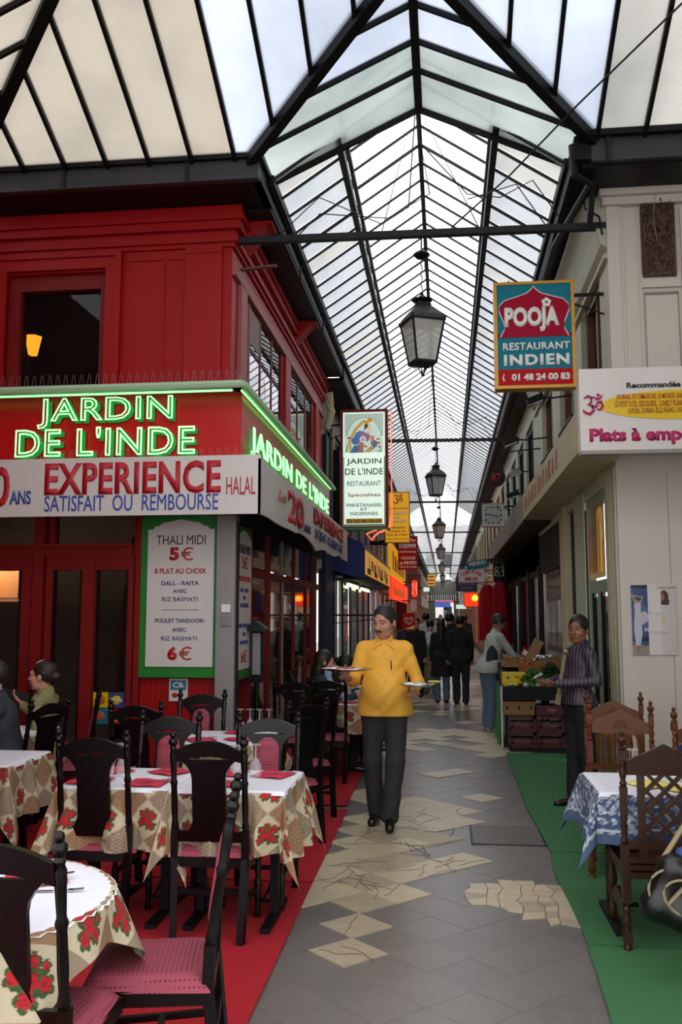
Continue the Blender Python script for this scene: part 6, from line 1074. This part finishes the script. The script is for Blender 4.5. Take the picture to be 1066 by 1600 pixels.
def carton(name, label, c, s, m, rz=0, tilt=(0, 0), open_=False, holes=0, cat='box'):
    t = thing(name, label, cat, c, 0); t.rotation_euler = (R(tilt[0]), R(tilt[1]), R(rz)); w, d, h = s; b = MB(); k = .006
    if open_:
        b.box(-w/2, w/2, -d/2, d/2, 0, k).box(-w/2, w/2, -d/2, -d/2+k, 0, h).box(-w/2, w/2, d/2-k, d/2, 0, h).box(-w/2, -w/2+k, -d/2, d/2, 0, h).box(w/2-k, w/2, -d/2, d/2, 0, h)
    else: b.box(-w/2, w/2, -d/2, d/2, 0, h)
    b.build('carton_body', m, t, smooth=False)
    if open_: MB().bar((-w/2, -d/2, h), (-w/2-.05, -d/2, h+.02), d*.0+.004, .004).box(-w/2, w/2, -d/2-.05, -d/2-.046, h-.01, h-.006).build('flap', m, t, smooth=False)
    for q in range(holes): MB().box(-w*.35+q*w*.7/max(1, holes-1)-.01, -w*.35+q*w*.7/max(1, holes-1)+.01, -d/2-.003, -d/2, h*.4, h*.65).build('hand_hole', M['black'], t, smooth=False)
    return t
carton('cardboard_box', 'beige cardboard box with three hand holes on top of the crates', (.90, 11.8, .41), (.42, .28, .17), M['cardboard'], holes=3)
t = carton('fruit_tray', 'dark maroon fruit tray with a pink label under the stand', (1.27, 11.8, .41), (.36, .28, .12), M['cratered']); MB().ball((.03, -.145, .06), .05, 8, (1.3, .1, .6)).build('pink_label', M['redpink'], t)
t = carton('yellow_box', 'bright yellow printed fruit carton at the corner of the stand', (.88, 11.95, .77), (.34, .25, .15), M['ybox']); text('MANGO', (.06, -.127, .10), .13, .035, M['txtdull'], t, bold=.02); [MB().ball((xx, -.127, .09), .022, 6, (1, .1, 1)).build('blue_mark', M['txtteal'], t) for xx in (-.1,)]
t = carton('yellow_box', 'second yellow carton lying under the first on the stand', (.90, 11.82, .763), (.36, .1, .055), M['ybox'])
t = carton('orange_box', 'open orange cardboard box in the middle of the stand', (1.13, 12.3, .86), (.3, .25, .16), M['orangebox'], rz=-20, tilt=(8, 6), open_=True)
t = carton('cardboard_box', 'open brown carton with silver bags at the wall side of the stand', (1.34, 12.35, .90), (.34, .3, .2), M['cardboard'], rz=12, tilt=(0, -14), open_=True, holes=1)
t = carton('cardboard_box', 'tall cardboard flap standing slanted behind the orange box', (1.12, 12.75, 1.0), (.14, .02, .36), M['cardboard'], tilt=(-10, 28))
t = carton('cardboard_box', 'small brown box of roots at the back corner of the stand', (.92, 12.7, .95), (.3, .25, .1), M['cardboard'], rz=10, open_=True)
t = carton('red_box', 'small red and white box leaning at the back of the stand', (1.06, 13.0, 1.0), (.12, .1, .2), M['redpanel'], tilt=(0, 25)); MB().box(-.05, .05, -.053, -.05, .1, .17).build('white_label', M['txtwhite'], t)
def lumps(name, label, c, n, spread, r, m, cat, z=.0, seed=0):
    q = random.Random(seed); b = MB()
    for k in range(n): b.ball((c[0]+q.uniform(-1, 1)*spread[0], c[1]+q.uniform(-1, 1)*spread[1], c[2]+q.uniform(0, 1)*spread[2]), r*q.uniform(.7, 1.2), 5, (q.uniform(.8, 1.4), 1, q.uniform(.7, 1)))
    return tag(b.build(name, m), label, cat, kind='stuff')
lumps('ginger_roots', 'heap of tan roots at the back of the stand', (.92, 12.7, .98), 50, (.13, .1, .1), .028, M['cardboard'], 'vegetables', seed=1)
lumps('onions', 'orange brown onions piled in and around the orange box', (1.12, 12.35, .95), 60, (.14, .14, .08), .03, M['orangebox'], 'vegetables', seed=2)
lumps('silver_bags', 'pale silvery plastic bags bulging out of the brown carton', (1.34, 12.35, 1.04), 40, (.15, .12, .07), .035, M['silver'], 'bags', seed=3)
lumps('garlic_bulbs', 'white and tan bulbs scattered along the front edge of the stand', (1.0, 11.72, .77), 34, (.22, .06, .02), .022, M['whitesign'], 'vegetables', seed=4)
lumps('yellow_fruit', 'yellow fruit scattered beside the stand\'s yellow carton', (1.1, 11.9, .78), 14, (.05, .12, .03), .025, M['yellowoval'], 'fruit', seed=5)
for i, (x, y, z, n, sx, lab, dk) in enumerate(((1.10, 11.82, .78, 1300, (.2, .14, .2), 'bushy heap of bright green herbs on the front of the stand', 0), (1.33, 11.9, .86, 900, (.14, .12, .2), 'darker green bunch of herbs at the wall side of the stand', 1))):
    b = MB(); q = random.Random(i)
    for k in range(n):
        a = Vector((q.gauss(0, .5)*sx[0], q.gauss(0, .5)*sx[1], 0)); hgt = sx[2]*max(0, 1-(a.x/sx[0])**2-(a.y/sx[1])**2)*q.uniform(.4, 1); p_ = Vector((x, y, z))+a+Vector((0, 0, hgt)); d1 = Vector((q.uniform(-1, 1), q.uniform(-1, 1), q.uniform(-.3, 1))).normalized()*.022; d2 = d1.cross(Vector((q.uniform(-1, 1), q.uniform(-1, 1), q.uniform(-1, 1)))).normalized()*.012
        b.add([p_-d1, p_+d2, p_+d1, p_-d2], [(0, 1, 2, 3)])
    tag(b.build('herb_bunch', M['herb'] if not dk else mat('dark_herbs', '#27501f', .7, scale=30, var=.3), smooth=False), lab, 'herbs', kind='stuff')
tag(MB().ball((.86, 11.64, .79), .03, 8, (1.3, 1, .9)).build('lime', M['lime']), 'lime green fruit at the front corner of the stand', 'fruit'); tag(MB().ball((.92, 11.66, .785), .026, 8, (1.2, 1, .9)).build('pink_fruit', M['crimson']), 'pink fruit beside the lime green one on the stand', 'fruit')
# ============================================================ PEOPLE
def rotm(yaw=0, pitch=0, roll=0): return np.array(Matrix.Rotation(R(yaw), 3, 'Z')@Matrix.Rotation(R(pitch), 3, 'X')@Matrix.Rotation(R(roll), 3, 'Y'))
EYE = mat('dark_eye', '#120b08', .2); EYEW = mat('eye_white', '#8f857d', .6); LIP = mat('lip', '#7d4339', .5); BLUE = mat('pale_blue_cloth', '#9fb4cc', .8, var=.08); WH = mat('white_cloth', '#c9cacc', .8, var=.08)
def stripes():
    m = mat('striped_shirt', '#3a2d3c', .55, var=.08); t = m.node_tree; bs = t.nodes['Principled BSDF']; tc = t.nodes.new('ShaderNodeTexCoord'); w = t.nodes.new('ShaderNodeTexWave'); w.wave_type = 'BANDS'; w.bands_direction = 'DIAGONAL'; w.inputs['Scale'].default_value = 13; w.inputs['Distortion'].default_value = .4
    mp = t.nodes.new('ShaderNodeMapping'); mp.inputs['Scale'].default_value = (1, 1, .05); rp = t.nodes.new('ShaderNodeValToRGB'); rp.color_ramp.elements[0].position = .78; rp.color_ramp.elements[1].position = .92; rp.color_ramp.elements[0].color = C('#2d2433'); rp.color_ramp.elements[1].color = C('#5d5062')
    t.links.new(tc.outputs['Object'], mp.inputs[0]); t.links.new(mp.outputs[0], w.inputs[0]); t.links.new(w.outputs[0], rp.inputs[0]); t.links.new(rp.outputs[0], bs.inputs['Base Color']); return m
M['stripes'] = stripes()
HS = 1.1
def person(label, loc, rz, h=1.75, lean=0, seat=False, head=(0, 0, 0), arms=None, legs=None, girth=1., belly=0., top='blackcloth', bottom='trouser', hem=.80, sleeve=1., skin='skin', hair='hair', hairstyle='short', shoes='leather', vox=.012, coat=0, hands=False, skirt=None, wr=.004, beard=None, collar=True, curl=.9, handdir=None, female=False, hv=1.02):
    k = h/1.75; t = thing('person', label, 'person', loc, R(rz)); pz = .93 if not seat else .54; pel = np.array([0, 0., pz]); RL = rotm(0, -lean)
    up = lambda *p: pel+RL@np.array([p[0], p[1], p[2]-.93])
    sh = .168*(girth*.5+.5)*(.88 if female else 1); S_ = [up(sh, -.01, 1.395), up(-sh, -.01, 1.395)]; neck = up(0, -.015, 1.455); hc = neck+rotm(0, -lean*.6)@np.array([0, .025, .155]); RH = rotm(*head); hp = lambda *p: hc+RH@(np.array(p)*HS)
    arms = arms or (None, None); A = []
    for i, s_ in enumerate((1, -1)):
        if arms[i] is None: A.append((up(s_*(sh+.045), -.01, 1.13), up(s_*(sh+.05), .05, .88)))
        else: A.append(tuple(np.array(q, float) for q in arms[i]))
    H_ = [pel+np.array([.09, 0, -.03]), pel+np.array([-.09, 0, -.03])]; L_ = []
    for i, s_ in enumerate((1, -1)):
        if legs and legs[i]: L_.append(tuple(np.array(q, float) for q in legs[i]))
        elif seat: L_.append((np.array([s_*.11, .42, .50]), np.array([s_*.11, .40, .09]), np.array([s_*.12, .54, .035])))
        else: L_.append((np.array([s_*.10, .02, .49]), np.array([s_*.10, -.02, .09]), np.array([s_*.12, .13, .035])))
    g = girth
    # body, one continuous surface
    b = SDF(); b.cap(pel, up(0, 0, 1.25), .07*g, .065*g, .03); b.ell(up(0, -.005, 1.26), (.11*g, .06*g, .13), .03); b.cap(up(-sh*.8, -.01, 1.39), up(sh*.8, -.01, 1.39), .033, None, .03); b.cap(neck-np.array([0, 0, .05]), hp(0, -.02, -.06), .055, .05, .03)
    e = lambda c, r, kk=.02, sub=False: b.ell(hp(*c), tuple(HS*x for x in r), kk, RH, sub)
    e((0, -.015, .03), (.074, .094, .088)); e((0, .02, -.03), (.061, .07, .085), .03); b.cap(hp(-.035, .03, -.075), hp(.035, .03, -.075), .028, None, .03); e((0, .062, -.095), (.022, .02, .018), .02)
    b.cap(hp(0, .086, .006), hp(0, .108, -.03), .008, .012, .012); e((0, .098, -.034), (.018, .012, .009), .008)
    for s_ in (-1, 1): e((s_*.031, .094, .002), (.017, .012, .010), .012, True); b.cap(hp(s_*.045, .074, .022), hp(s_*.014, .084, .020), .010, None, .015); e((s_*.042, .052, -.028), (.026, .026, .026), .02); e((s_*.078, -.01, -.01), (.010, .02, .032), .01)
    b.cap(hp(-.02, .084, -.056), hp(.02, .084, -.056), .007, None, .006); b.cap(hp(-.016, .083, -.068), hp(.016, .083, -.068), .008, None, .006)
    for i in (0, 1):
        s_ = (1, -1)[i]; el, wrp = A[i]; b.chain([S_[i], el], [.036, .034], .02); b.cap(el, wrp, .034, .027, .02)
        d = wrp-el; d /= np.linalg.norm(d); n = np.array([0, 0, 1.]) if handdir is None or handdir[i] is None else np.array(handdir[i], float); n = n-d*(n@d); n /= np.linalg.norm(n); tt = np.cross(d, n)*s_
        # palm, four fingers, thumb
        pc = wrp+d*.05; b.ell(pc, (.04, .046, .016), .012, np.stack([tt, d, n], 1))
        for f in range(4):
            o = (-.030+.020*f); L = (.062, .074, .078, .068)[f]; p0 = wrp+d*.082+tt*o*1.0; c0 = curl*(.5+.08*f); d1 = d*math.cos(c0*.6)+n*math.sin(c0*.6); d2 = d*math.cos(c0*1.7)+n*math.sin(c0*1.7)
            p1 = p0+d1*L*.55; p2 = p1+d2*L*.45; b.cap(p0-d*.02, p1, .0095, .009, .005); b.cap(p1, p2, .009, .0075, .004)
        th0 = wrp+d*.025+tt*.03; th1 = th0+(tt*.7+d*.7+n*.15)*.035; th2 = th1+(tt*.25+d*.9+n*.3)*.032; b.cap(th0, th1, .013, .011, .01); b.cap(th1, th2, .010, .008, .005)
    for i in (0, 1):
        kn, an, to = L_[i]; b.cap(H_[i], kn, .078*g, .052, .04); b.cap(kn, an, .052, .036, .03); b.cap(an-np.array([0, 0, .03]), to, .036, .026, .02)
    part('body', b.mesh('body', M[skin], vox), t)
    # eyes, brows, lips, ears stay with the body
    for s_ in (-1, 1):
        sd = SDF().ell(hp(s_*.031, .0765, .003), (.0125, .0105, .006), .001, RH); part('eye', sd.mesh('eye', EYEW, .0035), t); part('iris', SDF().ell(hp(s_*.031, .0845, .003), (.0066, .004, .006), .001, RH).mesh('iris', EYE, .0025), t)
        part('eyebrow', SDF().cap(hp(s_*.048, .078, .026), hp(s_*.016, .091, .028), .0042, .005, .002).mesh('eyebrow', M[hair], .0035), t)
    part('lips', SDF().cap(hp(-.019, .089, -.062), hp(.019, .089, -.062), .0045, None, .002).mesh('lips', LIP, .003), t)
    if beard: part('moustache', SDF().cap(hp(0, .1, -.046), hp(.027, .088, -.054), .0065, .004, .003).cap(hp(0, .1, -.046), hp(-.027, .088, -.054), .0065, .004, .003).mesh('moustache', M[hair], .004), t)
    # hair
    q = SDF(); q.ell(hp(0, -.022, .036), (.0785*HS*hv, .098*HS*hv, .0925*HS*hv), .01, RH)
    low = RH@np.array([0, .45, -.89])
    if hairstyle != 'long':
        for s_ in (-1, 1): q.ell(hp(s_*.064, -.012, .012), (.02*HS, .04*HS, .05*HS), .01, RH)
    if hairstyle == 'bun': q.ell(hp(0, -.115, .0), (.04, .045, .04), .01, RH); q.ell(hp(0, -.05, -.02), (.07, .07, .055), .02, RH)
    if hairstyle == 'long': q.ell(hp(0, -.05, -.06), (.085, .075, .13), .03, RH); q.cap(hp(0, -.06, -.1), hp(0, -.08, -.30), .075, .055, .04); q.ell(hp(.0, -.02, .0), (.09, .09, .09), .02, RH)
    q.ell(hp(0, .105, -.012), (.064*HS, .082*HS, .09*HS), .006, RH, True)
    if hairstyle != 'long': q.clip(low, float(low@hp(0, -.075, -.055)))
    part('hair', q.mesh('hair', M[hair], max(vox, .007), .0012, 40), t)
    # top garment
    c = SDF(); w = 1.12*g; c.ell(up(0, .0, 1.27), (.155*w, .112*g, .2), .04); c.ell(up(0, .02+belly*.4, 1.07), (.145*w+belly*.22, .115*g+belly*.5, .20), .05); c.cap(up(-sh*.95, -.01, 1.385), up(sh*.95, -.01, 1.385), .05, None, .035)
    if female and coat == 0: c.ell(up(.07, .08, 1.24), (.06, .05, .06), .04); c.ell(up(-.07, .08, 1.24), (.06, .05, .06), .04)
    hemz = .93-(1.0-hem)*1.0
    if not seat: c.cap(up(-.06*w, 0, .95), up(.06*w, 0, .95), .125*g+belly*.15, None, .06); c.cap(up(-.07*w, 0, hem+.02), up(.07*w, 0, hem+.02), .115*g+belly*.12+coat*.02, None, .06); c.cap(up(-.06*w, 0, .95), up(-.07*w, 0, hem), .12*g, None, .05); c.cap(up(.06*w, 0, .95), up(.07*w, 0, hem), .12*g, None, .05)
    else: c.cap(up(-.06, 0, .97), up(.06, 0, .97), .12*g, None, .05)
    for i in (0, 1): c.cap(neck+np.array([0, -.015, -.035]), S_[i]+np.array([0, 0, .0]), .058, .052, .03)
    for i in (0, 1):
        el, wrp = A[i]; c.cap(S_[i], el, .060*g, .05*g, .018); d = wrp-el
        if sleeve > .5: c.cap(el, el+d*(sleeve*.97), .048*g, .038, .02)
    if collar: c.cap(neck+np.array([0, -.012, -.02]), neck+np.array([0, -.025, .012]), .064, .06, .02)
    if not seat: c.clip((0, 0, -1), -hem*1.0)
    part('shirt' if not coat else 'coat', c.mesh('top_garment', M[top], vox, wr), t)
    if collar:
        f = SDF()
        for s_ in (-1, 1): f.cap(neck+RL@np.array([s_*.058, .02, .03]), neck+RL@np.array([s_*.03, .085, -.02]), .012, .013, .01); f.cap(neck+RL@np.array([s_*.035, .08, -.015]), neck+RL@np.array([s_*.08, .10, -.06]), .015, .008, .012); f.cap(neck+RL@np.array([s_*.055, .02, .045]), neck+RL@np.array([s_*.03, -.055, .05]), .012, .012, .01)
        part('collar', f.mesh('collar', M[top], .006), t)
    # bottom garment
    c = SDF(); c.ell(pel, (.155*g, .12*g, .13), .04)
    for i in (0, 1):
        kn, an, to = L_[i]; c.cap(H_[i], kn, .1*g, .073, .05); c.cap(kn, an-(an-kn)*.0+np.array([0, .005, -.01]), .073, .066, .03)
    if skirt: c.cap(pel, (0, 0, skirt), .17, .24, .05)
    part('trousers' if not skirt else 'skirt', c.mesh('bottom_garment', M[bottom], vox, wr), t)
    for i in (0, 1):
        kn, an, to = L_[i]; c = SDF(); dv = to-an; c.cap(an+np.array([0, -.015, -.035]), to, .045, .036, .03); c.clip((0, 0, -1), -min(0.002, (to[2]-.036)) if to[2] < .06 else -(to[2]-.03))
        part('shoe', c.mesh('shoe', M[shoes], .009), t)
    t.scale = (k, k, k); return t, hp, up
# the waiter
wt, hp, up = person('waiter in a bright yellow shirt walking towards the viewer carrying two platters', (-.50, 7.35, 0), 180, 1.74, head=(-26, -12, 0), girth=1.02, belly=.10, top='yshirt', bottom='trouser', hem=.86, sleeve=.8, hair='hairgrey', beard=True, vox=.008, wr=.0035, curl=.55,
    arms=(((.25, .03, 1.13), (.265, .28, 1.165)), ((-.27, -.03, 1.12), (-.24, .20, 1.06))), handdir=((0, 0, 1), (0, 0, 1)), legs=(((.10, .03, .50), (.075, -.05, .09), (.10, .10, .035)), ((-.09, .14, .50), (-.05, .20, .12), (-.055, .33, .045))), shoes='leather')
sho = [o for o in COL.objects if o.parent == wt and o.name.startswith('shirt')][0]
from mathutils.bvhtree import BVHTree
bv_ = BVHTree.FromPolygons([v.co[:] for v in sho.data.vertices], [tuple(p.vertices) for p in sho.data.polygons])
def front(x, z):
    p_ = bv_.ray_cast(Vector((x, 1, z)), Vector((0, -1, 0)))[0]; return p_.y if p_ else .13
pk = MB(); zz = [1.38-.025*k for k in range(21)]
for a_, b_ in zip(zz, zz[1:]): pk.bar((0, front(0, a_)+.001, a_), (0, front(0, b_)+.001, b_), .032, .004, up=(0, 1, 0))
pk.build('placket', M['yshirt'], wt)
for z in (1.36, 1.27, 1.18, 1.09, 1.0, .92): MB().ball((0, front(0, z)+.004, z), .006, 5).build('button', M['cream'], wt)
pkt = MB()
for k in range(5): pkt.bar((-.13+.018*k, front(-.13+.018*k, 1.26)+.001, 1.26), (-.112+.018*k, front(-.112+.018*k, 1.26)+.001, 1.26), .012, .003, up=(0, 1, 0))
pkt.build('pocket_flap', M['yshirt'], wt)
MB().tube([(-.06, front(-.06, 1.30)+.004, 1.30), (-.065, front(-.065, 1.23)+.004, 1.23)], .004).build('pen', M['black'], wt)
def platter(label, loc, rx, ry, food, rz=0):
    t = thing('platter', label, 'platter', loc, rz); m = MB().lathe([(.3, 0), (.75, .004), (1, .02), (1, .024), (.74, .01), (.01, .008)], 28); m.v = [(x*rx, y*ry, z) for x, y, z in m.v]; m.build('dish', M['steel'], t)
    for k, (x, y, r, mm) in enumerate(food): MB().ball((x, y, .02), r, 6, (1.3, 1.1, .5)).build('food', M[mm], t)
    return t
platter('long steel platter held out on the waiter\'s right hand', (-.76, 6.93, 1.225), .20, .12, [(-.05, 0, .03, 'orangebox'), (.02, .02, .035, 'redpink'), (-.1, .01, .03, 'whitesign'), (.09, -.02, .03, 'cream')])
platter('round steel platter with rice held at the waiter\'s left side', (-.225, 7.02, 1.105), .135, .12, [(-.06, 0, .035, 'whiteplastic'), (0, .01, .04, 'cream'), (.05, -.02, .03, 'silver'), (.02, -.05, .03, 'whitesign')])
tag(MB().lathe([(.01, 0), (.04, .004), (.06, .016), (.055, .018), (.01, .01)], 14, (-.09, 7.0, 1.135)).build('flatbread', M['yellowoval']), 'small orange yellow bread at the edge of the round platter', 'bread')
# the man on the right
mr, hp, up = person('man in a dark purple striped shirt and pale tie standing on the green carpet', (1.14, 8.17, 0), 112, 1.66, lean=-3, head=(38, 0, 0), girth=.96, top='stripes', bottom='blackcloth', hem=.93, hv=1.07, skin='skin_d', vox=.008, wr=.003, curl=1.3,
    arms=(((.24, -.02, 1.16), (.10, .27, 1.12)), ((-.24, -.06, 1.15), (-.07, .26, 1.12))), handdir=((-.6, 0, .8), (.6, 0, .8)), legs=(((.09, .0, .49), (.06, .03, .09), (.07, .2, .035)), ((-.09, -.03, .49), (-.10, -.06, .09), (-.11, .1, .035))))
MB().bar((0, .125, 1.38), (.0, .2, 1.02), .05, .008, up=(0, 1, .2)).bar((0, .2, 1.02), (.0, .21, .93), .085, .008, up=(0, 1, 0)).ball((0, .11, 1.41), .022, 6).build('tie', M['tan'], mr)
t = thing('folded_paper', 'small folded white paper in the hands of the striped shirt man', 'paper', (1.14-.345, 8.17-.14, 1.12)); MB().bar((-.05, 0, -.01), (.03, 0, .03), .05, .004).build('sheet', M['paper'], t); MB().bar((-.04, .01, .0), (.02, .0, .04), .04, .003).build('fold', M['whiteplastic'], t)
# shopper in the grey jacket
gj, hp, up = person('man in a light grey jacket and blue jeans bending over the produce stand', (.60, 13.3, 0), -72, 1.70, lean=16, head=(-10, -25, 0), girth=1.12, top='greyjacket', bottom='jeans', hem=.86, coat=1, skin='skin_d', hair='hairgrey', shoes='greyjacket' , vox=.012,
    arms=(((.22, .30, 1.12), (.15, .52, 1.02)), ((-.24, .26, 1.10), (-.16, .5, 1.0))))
MB().bar((-.13, -.17, 1.28), (-.05, -.185, 1.31), .012, .004, up=(0, -1, 0)).build('swoosh_mark', M['black'], gj); part('dark_side_panel', SDF().ell(up(.165, -.03, 1.04), (.035, .10, .22), .01).mesh('panel', M['suit'], .012), gj)
person('man in black jacket and trousers walking away from the viewer', (.26, 17.2, 0), 2, 1.66, head=(0, -8, 0), girth=1.1, top='blackcloth', bottom='trouser', hem=.84, coat=1, legs=(((.10, -.0, .49), (.09, -.08, .09), (.1, .06, .035)), ((-.09, .1, .49), (-.09, .02, .09), (-.1, .16, .035))))
person('dark haired woman in a long black coat and blue jeans walking away', (-.10, 17.4, 0), 4, 1.60, top='blackcloth', bottom='jeans', hem=.55, coat=1, girth=1.05, hairstyle='long', female=True, legs=(((.10, .02, .49), (.09, -.02, .09), (.1, .12, .035)), ((-.09, .06, .49), (-.08, .04, .09), (-.09, .18, .035))))
person('tall man in a long black coat and grey jeans walking away beside the woman', (.07, 17.75, 0), -4, 1.72, head=(-8, -5, 0), top='blackcloth', bottom='jeans_d', hem=.58, coat=1, girth=1.08, legs=(((.12, .0, .49), (.14, -.14, .13), (.15, .0, .06)), ((-.09, .08, .49), (-.08, .04, .09), (-.09, .18, .035))))
w3, hp, up = person('woman in a tan skirt and brown boots with a white backpack', (-.34, 19.3, 0), -8, 1.58, top='tan', bottom='tan', skirt=.42, hem=.8, coat=1, shoes='boot', female=True, hair='hairbrown', vox=.014)
bp = thing('backpack', 'white backpack on the woman in the tan skirt', 'backpack', (-.35, 19.12, 1.12)); part('sack', SDF().ell((0, 0, 0), (.15, .09, .19), .02).mesh('sack', WH, .012), bp); part('pocket', SDF().ell((0, -.07, -.06), (.1, .05, .08), .02).mesh('pocket', WH, .012), bp); MB().tube([(0, 0, .17), (0, -.01, .26), (.04, .0, .3)], .012).build('strap', WH, bp)
M['whitecloth'] = WH; M['blueclothes'] = BLUE
person('dark haired man in a white jacket beyond the woman with the backpack', (-.47, 21.5, 0), 5, 1.74, top='whitecloth', bottom='trouser', coat=1, vox=.015)
person('passer by in black half hidden behind the waiter', (-.62, 18.6, 0), 172, 1.62, top='blackcloth', bottom='blackcloth', coat=1, hem=.7, vox=.015, female=True, hairstyle='bun')
person('passer by in dark clothes behind the waiter\'s shoulder', (-.88, 20.2, 0), 178, 1.60, top='suit', bottom='trouser', coat=1, hem=.8, vox=.016)
person('distant pedestrian in a grey coat near the garments', (.62, 30, 0), 10, 1.68, top='suit', bottom='trouser', coat=1, hem=.7, vox=.018)
person('distant pedestrian in a pale coat far down the passage', (-.25, 42, 0), 170, 1.7, top='whitecloth', bottom='jeans', coat=1, hem=.7, vox=.02)
person('distant pedestrian in dark clothes far down the passage', (.3, 48, 0), 0, 1.72, top='blackcloth', bottom='trouser', coat=1, hem=.75, vox=.02)
# seated guests
person('young woman with tied dark hair in an olive hoodie sitting sideways', (-3.27, 7.22, 0), 92, 1.66, lean=6, seat=True, head=(0, 2, 0), girth=.92, top='olive', bottom='suit', hem=.8, skin='skin_l', hairstyle='bun', hair='hairbrown', vox=.009, female=True, sleeve=.95, arms=(((.20, .16, .80), (.12, .30, .96)), ((-.23, .0, .80), (-.22, .16, .57))))
person('man in a charcoal suit seated at the table by the picture edge', (-3.12, 6.32, 0), 112, 1.75, lean=16, seat=True, head=(-12, -10, 0), girth=1.12, top='suit', bottom='suit', skin='skin_l', hair='hairgrey', vox=.01, arms=(((.22, .34, .82), (.10, .52, .92)), ((-.24, .26, .80), (-.08, .48, .86))))
person('long haired woman in a dark cardigan and pale blue scarf seated at the far table', (-1.40, 9.75, 0), -84, 1.66, lean=8, seat=True, head=(6, -8, 0), girth=1.12, top='suit', bottom='blackcloth', skin='skin_l', hairstyle='long', hair='hairbrown', vox=.01, female=True, arms=(((.22, .24, .78), (.12, .44, .84)), ((-.22, .24, .78), (-.08, .44, .84))))
sc2 = thing('scarf', 'pale blue scarf around the long haired woman', 'scarf', (-1.40, 9.75, 0), R(-84)); part('scarf_cloth', SDF().cap((.05, .12, 1.02), (.03, .21, .72), .035, .04, .02).cap((-.05, .12, 1.02), (.05, .13, 1.04), .035, None, .02).mesh('scarf', BLUE, .01), sc2)
person('dark haired guest leaning over the table beyond the long haired woman', (-1.45, 10.75, 0), -80, 1.6, lean=26, seat=True, head=(0, -30, 0), girth=1.1, top='blackcloth', bottom='blackcloth', skin='skin_l', hairstyle='bun', vox=.012, female=True, arms=(((.22, .34, .78), (.12, .52, .82)), ((-.22, .34, .78), (-.08, .52, .84))))
